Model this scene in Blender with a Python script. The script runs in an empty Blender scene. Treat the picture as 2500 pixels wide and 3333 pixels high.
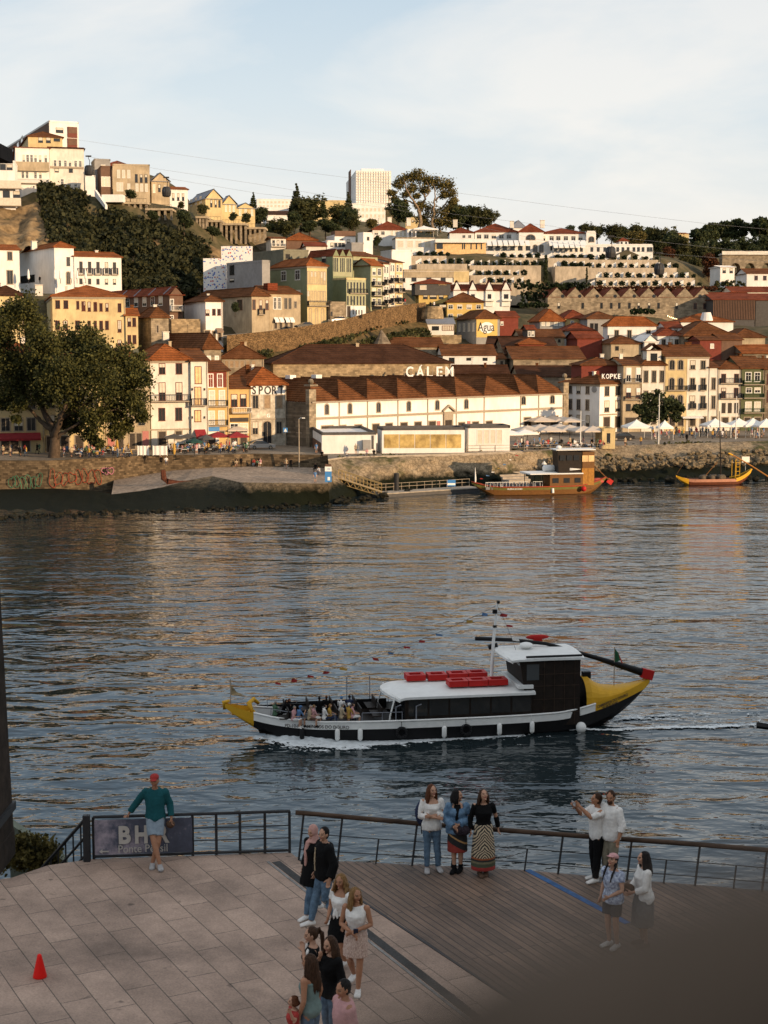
import bpy,bmesh,math,random
import numpy as np
from mathutils import Vector,Matrix,noise as mnoise
R=math.radians
random.seed(7)
rng=np.random.default_rng(7)
S=bpy.context.scene
COL=S.collection
TMP=bpy.data.scenes.new('workbench')
def evaluated(o):
 """mesh of an object with its modifiers, worked out in a scene of its own"""
 TMP.collection.objects.link(o);vl=TMP.view_layers[0];vl.update()
 return bpy.data.meshes.new_from_object(o.evaluated_get(vl.depsgraph))
H=23.0
FPX=5000.0
TH=math.atan((1666.5-1110)/FPX)
CTH,STH=math.cos(TH),math.sin(TH)
def ray(px,py):
 u=(px-1250)/FPX;v=(1666.5-py)/FPX
 return Vector((u,CTH+v*STH,-STH+v*CTH))
def atY(px,py,Y):
 d=ray(px,py);t=Y/d.y
 return Vector((d.x*t,Y,H+d.z*t))
def atZ(px,py,z):
 d=ray(px,py);t=(z-H)/d.z
 return Vector((d.x*t,d.y*t,z))
def onplane(px,py,P,n):
 d=ray(px,py);o=Vector((0,0,H))
 t=(P-o).dot(n)/d.dot(n)
 return o+d*t
def proj(p):
 x,y,z=p[0],p[1],p[2]-H
 zc=y*CTH-z*STH;yc=y*STH+z*CTH
 return(1250+FPX*x/zc,1666.5-FPX*yc/zc)
ZO={1:(0,350,.5124),2:(650,500,.5124),3:(1200,500,.42194),4:(1800,650,.42194),5:(0,880,.42194),6:(400,1050,.42194),7:(900,1050,.42194),8:(1700,1000,.4822),9:(1300,840,.3014),11:(0,1350,.42194),12:(500,1400,.42194),13:(1000,1350,.42194),14:(1500,1350,.60277),15:(700,1950,.42194),16:(1350,1950,.4822),17:(0,2450,.5425),18:(900,2500,.4822),21:(1700,2500,.4822),22:(900,2650,.27125),23:(900,2980,.27125),24:(1300,2500,.21097),25:(1850,2580,.21097),0:(0,0,1)}
def Z(k,x,y):
 a,b,s=ZO[k]
 return(a+x*s,b+y*s)
MATS={}
def nmat(name):
 m=bpy.data.materials.new(name);m.use_nodes=True
 nt=m.node_tree;b=nt.nodes['Principled BSDF']
 return m,nt,b
def mat(name,col,rough=.7,var=.15,scale=3.0,col2=None,var2=None,scale2=None,bump=0,metal=0,spec=None,stretch=None,alpha=None):
 """base colour broken up by two octaves of noise in object space"""
 if name in MATS:return MATS[name]
 m,nt,b=nmat(name);N=nt.nodes;L=nt.links
 b.inputs['Roughness'].default_value=rough;b.inputs['Metallic'].default_value=metal
 b.inputs['Specular IOR Level'].default_value=.18 if spec is None else spec
 tc=N.new('ShaderNodeTexCoord');src=tc.outputs['Object']
 if stretch:
  mp=N.new('ShaderNodeMapping');mp.inputs['Scale'].default_value=stretch;L.new(src,mp.inputs['Vector']);src=mp.outputs['Vector']
 nz=N.new('ShaderNodeTexNoise');nz.inputs['Scale'].default_value=scale;nz.inputs['Detail'].default_value=5;nz.inputs['Roughness'].default_value=.65
 L.new(src,nz.inputs['Vector'])
 rp=N.new('ShaderNodeValToRGB');e=rp.color_ramp.elements
 c=Vector(col);d=Vector(col2)if col2 else c*(1-2.2*var)
 hi=c*(1+.6*var)
 e[0].position=.33;e[0].color=(*d,1);e[1].position=.66;e[1].color=(*hi,1)
 L.new(nz.outputs['Fac'],rp.inputs['Fac'])
 out=rp.outputs['Color']
 if var2:
  n2=N.new('ShaderNodeTexNoise');n2.inputs['Scale'].default_value=scale2 or scale*.12;n2.inputs['Detail'].default_value=3
  L.new(tc.outputs['Object'],n2.inputs['Vector'])
  mr=N.new('ShaderNodeMapRange');mr.inputs['From Min'].default_value=.35;mr.inputs['From Max'].default_value=.65
  mr.inputs['To Min'].default_value=1-var2;mr.inputs['To Max'].default_value=1.0+var2*.4
  L.new(n2.outputs['Fac'],mr.inputs['Value'])
  mx=N.new('ShaderNodeVectorMath');mx.operation='SCALE'
  L.new(out,mx.inputs[0]);L.new(mr.outputs['Result'],mx.inputs['Scale']);out=mx.outputs['Vector']
 L.new(out,b.inputs['Base Color'])
 if bump:
  bp=N.new('ShaderNodeBump');bp.inputs['Strength'].default_value=bump;bp.inputs['Distance'].default_value=.05
  L.new(nz.outputs['Fac'],bp.inputs['Height']);L.new(bp.outputs['Normal'],b.inputs['Normal'])
 MATS[name]=m
 return m
def roofmat(name,col,dark=.55):
 """clay tiles: rows across the slope, streaks of lichen, tile to tile variation"""
 if name in MATS:return MATS[name]
 m,nt,b=nmat(name);N=nt.nodes;L=nt.links
 b.inputs['Roughness'].default_value=.9;b.inputs['Specular IOR Level'].default_value=.06
 tc=N.new('ShaderNodeTexCoord');g=N.new('ShaderNodeNewGeometry')
 n1=N.new('ShaderNodeTexNoise');n1.inputs['Scale'].default_value=3.2;n1.inputs['Detail'].default_value=6;n1.inputs['Roughness'].default_value=.8
 n2=N.new('ShaderNodeTexNoise');n2.inputs['Scale'].default_value=.35;n2.inputs['Detail'].default_value=5;n2.inputs['Roughness'].default_value=.7
 L.new(tc.outputs['Object'],n1.inputs['Vector']);L.new(tc.outputs['Object'],n2.inputs['Vector'])
 sp=N.new('ShaderNodeSeparateXYZ');L.new(tc.outputs['Object'],sp.inputs[0])
 ml=N.new('ShaderNodeMath');ml.operation='MULTIPLY';ml.inputs[1].default_value=17.0;L.new(sp.outputs['Z'],ml.inputs[0])
 sn=N.new('ShaderNodeMath');sn.operation='SINE';L.new(ml.outputs[0],sn.inputs[0])
 mr=N.new('ShaderNodeMapRange');mr.inputs['From Min'].default_value=-1;mr.inputs['To Min'].default_value=.8;mr.inputs['To Max'].default_value=1.08
 L.new(sn.outputs[0],mr.inputs['Value'])
 rp=N.new('ShaderNodeValToRGB');e=rp.color_ramp.elements;c=Vector(col)
 e[0].position=.32;e[0].color=(*(c*dark*.8),1);e[1].position=.7;e[1].color=(*(c*1.25),1)
 x=e.new(.5);x.color=(*c,1)
 L.new(n1.outputs['Fac'],rp.inputs['Fac'])
 rp2=N.new('ShaderNodeValToRGB');e=rp2.color_ramp.elements
 e[0].position=.38;e[0].color=(.62,.56,.5,1);e[1].position=.6;e[1].color=(1.06,1.0,.96,1)
 L.new(n2.outputs['Fac'],rp2.inputs['Fac'])
 mx=N.new('ShaderNodeMix');mx.data_type='RGBA';mx.blend_type='MULTIPLY';mx.inputs['Factor'].default_value=1
 L.new(rp.outputs['Color'],mx.inputs['A']);L.new(rp2.outputs['Color'],mx.inputs['B'])
 sc=N.new('ShaderNodeVectorMath');sc.operation='SCALE';L.new(mx.outputs['Result'],sc.inputs[0]);L.new(mr.outputs['Result'],sc.inputs['Scale'])
 L.new(sc.outputs['Vector'],b.inputs['Base Color'])
 bp=N.new('ShaderNodeBump');bp.inputs['Strength'].default_value=.6;bp.inputs['Distance'].default_value=.08
 L.new(sn.outputs[0],bp.inputs['Height']);L.new(bp.outputs['Normal'],b.inputs['Normal'])
 MATS[name]=m
 return m
def stonemat(name,col,mortar,sx=1.0,sy=.5,var=.5,mort=.02,rough=.9):
 """masonry: a brick texture on world-vertical faces (u along the wall, v up)"""
 if name in MATS:return MATS[name]
 m,nt,b=nmat(name);N=nt.nodes;L=nt.links
 b.inputs['Roughness'].default_value=rough;b.inputs['Specular IOR Level'].default_value=.1
 tc=N.new('ShaderNodeTexCoord');sp=N.new('ShaderNodeSeparateXYZ');L.new(tc.outputs['Object'],sp.inputs[0])
 ad=N.new('ShaderNodeMath');ad.operation='ADD';L.new(sp.outputs['X'],ad.inputs[0]);L.new(sp.outputs['Y'],ad.inputs[1])
 cb=N.new('ShaderNodeCombineXYZ');L.new(ad.outputs[0],cb.inputs['X']);L.new(sp.outputs['Z'],cb.inputs['Y'])
 br=N.new('ShaderNodeTexBrick');br.inputs['Scale'].default_value=1;br.inputs['Brick Width'].default_value=sx;br.inputs['Row Height'].default_value=sy
 br.inputs['Mortar Size'].default_value=mort;br.inputs['Bias'].default_value=0
 c=Vector(col);br.inputs['Color1'].default_value=(*(c*(1+var*.3)),1);br.inputs['Color2'].default_value=(*(c*(1-var)),1);br.inputs['Mortar'].default_value=(*mortar,1)
 L.new(cb.outputs[0],br.inputs['Vector'])
 nz=N.new('ShaderNodeTexNoise');nz.inputs['Scale'].default_value=.8;nz.inputs['Detail'].default_value=6;L.new(tc.outputs['Object'],nz.inputs['Vector'])
 mr=N.new('ShaderNodeMapRange');mr.inputs['From Min'].default_value=.3;mr.inputs['From Max'].default_value=.7;mr.inputs['To Min'].default_value=.6;mr.inputs['To Max'].default_value=1.15
 L.new(nz.outputs['Fac'],mr.inputs['Value'])
 sc=N.new('ShaderNodeVectorMath');sc.operation='SCALE';L.new(br.outputs['Color'],sc.inputs[0]);L.new(mr.outputs['Result'],sc.inputs['Scale'])
 L.new(sc.outputs['Vector'],b.inputs['Base Color'])
 MATS[name]=m
 return m
def glassmat(name,col=(.02,.022,.025),rough=.08):
 if name in MATS:return MATS[name]
 m,nt,b=nmat(name)
 b.inputs['Base Color'].default_value=(*col,1);b.inputs['Roughness'].default_value=rough
 b.inputs['Specular IOR Level'].default_value=.6
 MATS[name]=m
 return m
def leafmat(name,dark,light,trans=.25):
 """leaf colour differs from leaf to leaf (random per island) and from clump to clump"""
 if name in MATS:return MATS[name]
 m,nt,b=nmat(name);N=nt.nodes;L=nt.links
 b.inputs['Roughness'].default_value=.75;b.inputs['Specular IOR Level'].default_value=.2
 g=N.new('ShaderNodeNewGeometry');tc=N.new('ShaderNodeTexCoord')
 nz=N.new('ShaderNodeTexNoise');nz.inputs['Scale'].default_value=.45;nz.inputs['Detail'].default_value=3;L.new(tc.outputs['Object'],nz.inputs['Vector'])
 ad=N.new('ShaderNodeMath');ad.operation='MULTIPLY_ADD';ad.inputs[1].default_value=.55;L.new(g.outputs['Random Per Island'],ad.inputs[0])
 sb=N.new('ShaderNodeMath');sb.operation='SUBTRACT';sb.inputs[1].default_value=.27;L.new(nz.outputs['Fac'],sb.inputs[0])
 L.new(sb.outputs[0],ad.inputs[2])
 rp=N.new('ShaderNodeValToRGB');e=rp.color_ramp.elements
 e[0].position=.2;e[0].color=(*dark,1);e[1].position=.8;e[1].color=(*light,1)
 L.new(ad.outputs[0],rp.inputs['Fac']);L.new(rp.outputs['Color'],b.inputs['Base Color'])
 tr=N.new('ShaderNodeBsdfTranslucent');L.new(rp.outputs['Color'],tr.inputs['Color'])
 mx=N.new('ShaderNodeMixShader');mx.inputs['Fac'].default_value=trans
 L.new(b.outputs[0],mx.inputs[1]);L.new(tr.outputs[0],mx.inputs[2]);L.new(mx.outputs[0],N['Material Output'].inputs['Surface'])
 MATS[name]=m
 return m
def tag(o,label=None,cat=None,group=None,kind=None):
 if label:o['label']=label
 if cat:o['category']=cat
 if group:o['group']=group
 if kind:o['kind']=kind
 return o
def thing(name,label,cat,loc=(0,0,0),rz=0,group=None):
 o=bpy.data.objects.new(name,None);COL.objects.link(o)
 o.location=loc;o.rotation_euler=(0,0,rz);o.empty_display_size=.3
 return tag(o,label,cat,group)
def copy_tree(o,parent=None):
 c=o.copy();COL.objects.link(c);c.parent=parent
 if parent is not None:c.matrix_parent_inverse=o.matrix_parent_inverse.copy()
 for ch in o.children:copy_tree(ch,c)
 return c
class MB:
 """collects polygons, then becomes ONE mesh object"""
 def __init__(s):s.v=[];s.f=[];s.mi=[];s.sm=[];s.cur=0;s.smooth=False
 def add(s,vs,fs):
  b=len(s.v);s.v+=[tuple(p)for p in vs]
  for f in fs:s.f.append([b+i for i in f]);s.mi.append(s.cur);s.sm.append(s.smooth)
 def quad(s,a,b,c,d):s.add([a,b,c,d],[(0,1,2,3)])
 def box(s,c,d,rz=0,M=None):
  x,y,z=d[0]/2,d[1]/2,d[2]/2
  P=[Vector((i*x,j*y,k*z))for k in(-1,1)for j in(-1,1)for i in(-1,1)]
  if M is not None:P=[M@p for p in P]
  elif rz:
   q=Matrix.Rotation(rz,3,'Z');P=[q@p for p in P]
  c=Vector(c)
  s.add([p+c for p in P],[(0,2,3,1),(4,5,7,6),(0,1,5,4),(1,3,7,5),(3,2,6,7),(2,0,4,6)])
 def prism(s,poly,z0,z1):
  """poly: list of xy (ccw); z0/z1 numbers or lists"""
  n=len(poly);a=z0 if isinstance(z0,(list,tuple))else[z0]*n;b=z1 if isinstance(z1,(list,tuple))else[z1]*n
  vs=[(p[0],p[1],a[i])for i,p in enumerate(poly)]+[(p[0],p[1],b[i])for i,p in enumerate(poly)]
  s.add(vs,[tuple(range(n-1,-1,-1)),tuple(range(n,2*n))]+[(i,(i+1)%n,n+(i+1)%n,n+i)for i in range(n)])
 def hexa(s,P):
  """8 corners: bottom ring 0-3, top ring 4-7"""
  s.add(P,[(3,2,1,0),(4,5,6,7),(0,1,5,4),(1,2,6,5),(2,3,7,6),(3,0,4,7)])
 def tube(s,pts,rad,n=8,cap=True,flat=1.0,up=None):
  pts=[Vector(p)for p in pts]
  if not isinstance(rad,(list,tuple)):rad=[rad]*len(pts)
  rings=[]
  for i,p in enumerate(pts):
   t=(pts[min(i+1,len(pts)-1)]-pts[max(i-1,0)])
   if t.length<1e-9:t=Vector((0,0,1))
   t.normalize()
   u=Vector(up)if up is not None else(Vector((0,0,1))if abs(t.z)<.9 else Vector((0,1,0)))
   a=t.cross(u);
   if a.length<1e-6:a=t.cross(Vector((1,0,0)))
   a.normalize();b=a.cross(t).normalized()
   rings.append([p+a*(math.cos(2*math.pi*k/n)*rad[i])+b*(math.sin(2*math.pi*k/n)*rad[i]*flat)for k in range(n)])
  s.loftr(rings,cap)
 def loftr(s,rings,cap=True):
  n=len(rings[0]);vs=[p for r in rings for p in r];fs=[]
  for i in range(len(rings)-1):
   for k in range(n):
    fs.append((i*n+k,i*n+(k+1)%n,(i+1)*n+(k+1)%n,(i+1)*n+k))
  if cap:
   fs.append(tuple(range(n-1,-1,-1)));fs.append(tuple((len(rings)-1)*n+k for k in range(n)))
  s.add(vs,fs)
 def ell(s,c,r,M=None,n=14,m=9,fn=None):
  c=Vector(c);vs=[];fs=[]
  if not isinstance(r,(list,tuple,Vector)):r=(r,r,r)
  for i in range(m+1):
   ph=math.pi*i/m
   for k in range(n):
    th=2*math.pi*k/n
    p=Vector((math.sin(ph)*math.cos(th),math.sin(ph)*math.sin(th),math.cos(ph)))
    if fn:p=fn(p)
    p=Vector((p.x*r[0],p.y*r[1],p.z*r[2]))
    if M is not None:p=M@p
    vs.append(c+p)
  for i in range(m):
   for k in range(n):
    fs.append((i*n+k,(i+1)*n+k,(i+1)*n+(k+1)%n,i*n+(k+1)%n))
  s.add(vs,fs)
 def build(s,name,mats,parent=None,loc=None,smooth=None,weld=False):
  me=bpy.data.meshes.new(name)
  off=Vector(loc)if loc is not None else None
  vs=[(p[0]-off.x,p[1]-off.y,p[2]-off.z)for p in s.v]if off is not None else s.v
  me.from_pydata(vs,[],s.f)
  if not isinstance(mats,(list,tuple)):mats=[mats]
  for m in mats:me.materials.append(m)
  if len(mats)>1:me.polygons.foreach_set('material_index',s.mi)
  me.polygons.foreach_set('use_smooth',[bool(smooth)]*len(s.f)if smooth is not None else s.sm)
  if weld:
   bm=bmesh.new();bm.from_mesh(me);bmesh.ops.remove_doubles(bm,verts=bm.verts,dist=1e-5);bmesh.ops.recalc_face_normals(bm,faces=bm.faces);bm.to_mesh(me);bm.free()
  me.update()
  o=bpy.data.objects.new(name,me);COL.objects.link(o)
  if parent is not None:o.parent=parent
  elif off is not None:o.location=off
  return o
def text_mesh(body,size,depth=.0,align='CENTER',bold=0.0):
 cu=bpy.data.curves.new('lettering','FONT');cu.body=body;cu.size=size;cu.extrude=depth;cu.align_x=align;cu.offset=bold
 cu.resolution_u=3
 ob=bpy.data.objects.new('lettering',cu);me=evaluated(ob)
 bpy.data.objects.remove(ob);bpy.data.curves.remove(cu)
 return me
def lettering(name,body,parent,M,size,m,depth=.01,width=None,bold=0.0,height=None):
 """text mesh; its own x runs along M's x, its y along M's y; fitted to width/height"""
 me=text_mesh(body,size,depth,bold=bold)
 xs=[v.co.x for v in me.vertices];ys=[v.co.y for v in me.vertices]
 sx=width/(max(xs)-min(xs))if width else 1;sy=height/(max(ys)-min(ys))if height else(sx if width else 1)
 cx=(max(xs)+min(xs))/2;cy=(max(ys)+min(ys))/2
 for v in me.vertices:v.co=M@Vector(((v.co.x-cx)*sx,(v.co.y-cy)*sy,v.co.z))
 me.materials.clear();me.materials.append(m)
 o=bpy.data.objects.new(name,me);COL.objects.link(o)
 if parent is not None:o.parent=parent
 return o
def frame_mat(x,y,o):
 """4x4 with x axis, y axis and origin"""
 x=Vector(x).normalized();y=Vector(y).normalized();z=x.cross(y).normalized();y=z.cross(x)
 M=Matrix((x,y,z)).transposed().to_4x4();M.translation=Vector(o)
 return M
cam=bpy.data.cameras.new('camera');camo=bpy.data.objects.new('camera',cam);COL.objects.link(camo)
camo.location=(0,0,H);camo.rotation_euler=(math.pi/2-TH,0,0)
cam.sensor_fit='HORIZONTAL';cam.sensor_width=24;cam.lens=48;cam.clip_start=.02;cam.clip_end=20000
cam.dof.use_dof=True;cam.dof.focus_distance=75;cam.dof.aperture_fstop=3.2
S.camera=camo
S.view_settings.view_transform='Standard';S.view_settings.look='None';S.view_settings.exposure=0.64;S.view_settings.gamma=1
S.cycles.max_bounces=5;S.cycles.caustics_reflective=False;S.cycles.caustics_refractive=False
SUN_EL=10.0
SUN_AZ=128.0
def sun_dir():
 a=R(SUN_AZ);e=R(SUN_EL)
 return Vector((math.sin(a)*math.cos(e),math.cos(a)*math.cos(e),math.sin(e)))
sl=bpy.data.lights.new('sun','SUN');so=bpy.data.objects.new('sun',sl);COL.objects.link(so)
sl.energy=4.0;sl.angle=R(.5);sl.color=(1,.70,.41)
so.rotation_euler=sun_dir().to_track_quat('Z','Y').to_euler();so.location=(60,-60,120)
W=bpy.data.worlds.new('World');S.world=W;W.use_nodes=True
nt=W.node_tree;N=nt.nodes;L=nt.links
bg=N['Background']
sky=N.new('ShaderNodeTexSky');sky.sky_type='NISHITA';sky.sun_disc=False
sky.sun_elevation=R(SUN_EL);sky.sun_rotation=R(SUN_AZ);sky.air_density=1.0;sky.dust_density=1.0;sky.ozone_density=2.0;sky.altitude=0
tc=N.new('ShaderNodeTexCoord')
sp=N.new('ShaderNodeSeparateXYZ');L.new(tc.outputs['Generated'],sp.inputs[0])
mxz=N.new('ShaderNodeMath');mxz.operation='MAXIMUM';mxz.inputs[1].default_value=0.0;L.new(sp.outputs['Z'],mxz.inputs[0])
adz=N.new('ShaderNodeMath');adz.operation='ADD';adz.inputs[1].default_value=.16;L.new(mxz.outputs[0],adz.inputs[0])
dv=N.new('ShaderNodeVectorMath');dv.operation='DIVIDE';L.new(tc.outputs['Generated'],dv.inputs[0])
cb=N.new('ShaderNodeCombineXYZ');
for i in range(3):L.new(adz.outputs[0],cb.inputs[i])
L.new(cb.outputs[0],dv.inputs[1])
mp=N.new('ShaderNodeMapping');mp.inputs['Scale'].default_value=(1.0,.8,0);mp.inputs['Rotation'].default_value=(0,0,R(12));mp.inputs['Location'].default_value=(1.3,.4,0);L.new(dv.outputs[0],mp.inputs['Vector'])
cn=N.new('ShaderNodeTexNoise');cn.inputs['Scale'].default_value=1.15;cn.inputs['Detail'].default_value=9;cn.inputs['Roughness'].default_value=.56;cn.inputs['Distortion'].default_value=.5
L.new(mp.outputs[0],cn.inputs['Vector'])
cr=N.new('ShaderNodeValToRGB');e=cr.color_ramp.elements;e[0].position=.43;e[0].color=(0,0,0,1);e[1].position=.64;e[1].color=(1,1,1,1)
L.new(cn.outputs['Fac'],cr.inputs['Fac'])
vr=N.new('ShaderNodeValToRGB');e=vr.color_ramp.elements
e[0].position=0.0;e[0].color=(.90,.79,.68,1);e[1].position=1.0;e[1].color=(.80,.78,.77,1)
for p_,c_ in((.05,(.86,.79,.72)),(.09,(.77,.78,.77)),(.15,(.66,.73,.77)),(.22,(.53,.64,.73)),(.34,(.40,.53,.67)),(.55,(.43,.53,.64)),(.75,(.70,.71,.72))):
 x=e.new(p_);x.color=(*c_,1)
L.new(sp.outputs['Z'],vr.inputs['Fac'])
cm=N.new('ShaderNodeMix');cm.data_type='RGBA';cm.inputs['B'].default_value=(.93,.88,.82,1)
ce=N.new('ShaderNodeMapRange');ce.inputs['From Min'].default_value=.16;ce.inputs['From Max'].default_value=.5;ce.inputs['To Min'].default_value=.72;ce.inputs['To Max'].default_value=.2;L.new(sp.outputs['Z'],ce.inputs['Value'])
cf=N.new('ShaderNodeMath');cf.operation='MULTIPLY';L.new(ce.outputs[0],cf.inputs[1]);L.new(cr.outputs['Color'],cf.inputs[0])
L.new(cf.outputs[0],cm.inputs['Factor']);L.new(vr.outputs['Color'],cm.inputs['A'])
skm=N.new('ShaderNodeVectorMath');skm.operation='SCALE';skm.inputs['Scale'].default_value=.10;L.new(sky.outputs['Color'],skm.inputs[0])
fm=N.new('ShaderNodeMix');fm.data_type='RGBA';fm.inputs['Factor'].default_value=.86
L.new(skm.outputs['Vector'],fm.inputs['A']);L.new(cm.outputs['Result'],fm.inputs['B'])
bs=N.new('ShaderNodeVectorMath');bs.operation='SCALE';bs.inputs['Scale'].default_value=7.5;L.new(fm.outputs['Result'],bs.inputs[0])
L.new(bs.outputs['Vector'],bg.inputs['Color']);bg.inputs['Strength'].default_value=.1
def water_mat():
 m,nt,b=nmat('river_water');N=nt.nodes;L=nt.links
 b.inputs['Base Color'].default_value=(.014,.022,.025,1);b.inputs['Roughness'].default_value=.03;b.inputs['IOR'].default_value=1.45
 b.inputs['Specular IOR Level'].default_value=.5
 tc=N.new('ShaderNodeTexCoord')
 def wave(scale,sx,sy,rot,detail,dist,rough=.5):
  mp=N.new('ShaderNodeMapping');mp.inputs['Scale'].default_value=(sx,sy,1);mp.inputs['Rotation'].default_value=(0,0,R(rot));L.new(tc.outputs['Object'],mp.inputs['Vector'])
  n=N.new('ShaderNodeTexNoise');n.inputs['Scale'].default_value=scale;n.inputs['Detail'].default_value=detail;n.inputs['Roughness'].default_value=rough;n.inputs['Distortion'].default_value=dist
  L.new(mp.outputs[0],n.inputs['Vector']);return n.outputs['Fac']
 a=wave(.10,.5,1,9,2,.7)
 c=wave(.46,.55,1,-9,2,.5,.5)
 d=wave(1.6,.6,1,12,2,.3,.55)
 pt=wave(.018,.5,1,20,3,.8)
 pm=N.new('ShaderNodeMapRange');pm.inputs['From Min'].default_value=.35;pm.inputs['From Max'].default_value=.65;pm.inputs['To Min'].default_value=.3;pm.inputs['To Max'].default_value=1.6;L.new(pt,pm.inputs['Value'])
 m1=N.new('ShaderNodeMath');m1.operation='MULTIPLY';m1.inputs[1].default_value=1.0;L.new(a,m1.inputs[0])
 m2=N.new('ShaderNodeMath');m2.operation='MULTIPLY_ADD';m2.inputs[1].default_value=.46;L.new(c,m2.inputs[0]);L.new(m1.outputs[0],m2.inputs[2])
 dm=N.new('ShaderNodeMath');dm.operation='MULTIPLY';L.new(d,dm.inputs[0]);L.new(pm.outputs[0],dm.inputs[1])
 m3=N.new('ShaderNodeMath');m3.operation='MULTIPLY_ADD';m3.inputs[1].default_value=.10;L.new(dm.outputs[0],m3.inputs[0]);L.new(m2.outputs[0],m3.inputs[2])
 bp=N.new('ShaderNodeBump');bp.inputs['Strength'].default_value=1.0;bp.inputs['Distance'].default_value=.52
 L.new(m3.outputs[0],bp.inputs['Height']);L.new(bp.outputs['Normal'],b.inputs['Normal'])
 return m
WATER=water_mat()
mb=MB();mb.quad((-900,10,0),(900,10,0),(900,420,0),(-900,420,0))
river=mb.build('river',WATER);tag(river,kind='structure')
EARTH=mat('earth',(.13,.10,.07),.95,.25,.3,var2=.3,scale2=.05)
mb=MB();mb.quad((-6000,-3000,-1.5),(6000,-3000,-1.5),(6000,9000,-1.5),(-6000,9000,-1.5))
g=mb.build('ground',EARTH);tag(g,kind='structure')
WH=mat('white_render',(.68,.64,.565),.85,.07,1.6,var2=.16,scale2=.35,stretch=(1,1,.3))
WHB=mat('bright_white_render',(.75,.73,.70),.8,.05,1.4,var2=.10,scale2=.3,stretch=(1,1,.3))
CR=mat('cream_render',(.60,.47,.25),.85,.08,1.6,var2=.18,scale2=.4,stretch=(1,1,.3))
OC=mat('ochre_render',(.58,.40,.17),.85,.06,1.5,var2=.15,scale2=.4)
YE=mat('yellow_render',(.60,.43,.15),.85,.05,1.5,var2=.12,scale2=.4)
BE=mat('beige_render',(.44,.355,.24),.88,.10,1.6,var2=.22,scale2=.4,stretch=(1,1,.3))
GRN=mat('green_render',(.21,.23,.135),.85,.06,1.2,var2=.1,scale2=.3)
PGR=mat('pale_green_render',(.36,.36,.23),.85,.06,1.2,var2=.12,scale2=.3)
GY=mat('grey_render',(.30,.29,.28),.85,.06,1.2,var2=.12,scale2=.3)
DGY=mat('dark_grey_cladding',(.085,.08,.078),.7,.1,1.5)
OLV=mat('olive_concrete',(.20,.19,.14),.9,.08,1.2,var2=.12,scale2=.3)
RED=mat('oxblood_render',(.19,.045,.03),.8,.1,2,var2=.1,scale2=.4)
BRN=mat('brown_cladding',(.15,.088,.06),.8,.1,2,var2=.1,scale2=.4)
PLASTER=mat('flaking_plaster',(.60,.54,.44),.9,.12,1.1,col2=(.30,.26,.20),var2=.15,scale2=.4)
ST=stonemat('granite_masonry',(.33,.265,.185),(.20,.165,.12),.9,.38,.35)
STD=stonemat('dark_granite_masonry',(.22,.175,.125),(.13,.105,.08),.8,.36,.35)
STW=stonemat('warm_stone_wall',(.38,.285,.17),(.23,.17,.11),.8,.35,.4)
TRIM=mat('granite_trim',(.34,.28,.21),.85,.1,4)
WTR=mat('white_trim',(.72,.70,.65),.7,.04,3)
DTR=mat('dark_trim',(.06,.05,.045),.7,.1,3)
RTR=mat('red_brown_trim',(.16,.05,.035),.7,.1,3)
IRON=mat('black_iron',(.03,.03,.032),.5,.1,5)
GL=glassmat('dark_glass')
GLD=mat('painted_sunset_gold',(.72,.50,.25),.4,.12,1.5)  # orange pane colour stands in for the reflected sunset
GLW=mat('pale_blind',(.60,.55,.45),.6,.08,2)
BOARD=mat('boarded_opening',(.33,.23,.14),.9,.15,2)
DOOR=mat('dark_door',(.05,.038,.03),.6,.2,3)
RO=roofmat('orange_tiles',(.27,.092,.030))
RB=roofmat('brown_tiles',(.150,.064,.027))
RD=roofmat('dark_brown_tiles',(.072,.034,.019))
RR=roofmat('red_tiles',(.20,.056,.028))
SLT=mat('blue_grey_sheet',(.20,.21,.24),.6,.08,1.5)
CTRL=[]
RK={1:.5,2:.55,3:.62,4:.42,5:.62,6:.85,7:.85,8:.62,9:.62}
class Hs:pass
def fit(A,k,dx,dy):
 """t so that A + t*(dx,dy) shows at column slope k"""
 return(k*A.y-A.x)/(dx-k*dy)
def kx(px,py):
 d=ray(px,py);return d.x/d.y
def face_pt(h,face,px,py,z=None):
 """point on a face under a pixel; returns (s along face, z)"""
 O,d=h.F[face];n=Vector((d.y,-d.x,0))
 if z is None:
  P=onplane(px,py,Vector((O.x,O.y,0)),n);z=P.z
  return(P-O).xy.dot(d.xy),z
 return fit(O,kx(px,py),d.x,d.y),z
def fp(h,face,s,z,out=0.0):
 O,d=h.F[face];n=Vector((d.y,-d.x,0))
 return Vector((O.x+d.x*s+n.x*out,O.y+d.y*s+n.y*out,z))
def fbox(mb,h,face,s0,s1,z0,z1,o0,o1):
 P=[fp(h,face,s0,z0,o1),fp(h,face,s1,z0,o1),fp(h,face,s1,z0,o0),fp(h,face,s0,z0,o0)]
 Q=[Vector((p.x,p.y,z1))for p in P]
 mb.hexa(P+Q)
STY={'':(TRIM,GL,.16,1),'w':(WTR,GL,.14,2),'d':(DTR,GL,.08,0),'gold':(RTR,GLD,.12,1),'wg':(WTR,GLW,.16,2),'board':(TRIM,BOARD,.16,0),'door':(TRIM,DOOR,.18,0),'n':(None,GL,0,0),'r':(RTR,GL,.10,1),'arch':(TRIM,GL,.2,1),'shut':(DTR,DOOR,.06,1),'blind':(WTR,GLW,.1,0),'doorw':(WTR,DOOR,.12,0)}
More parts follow.
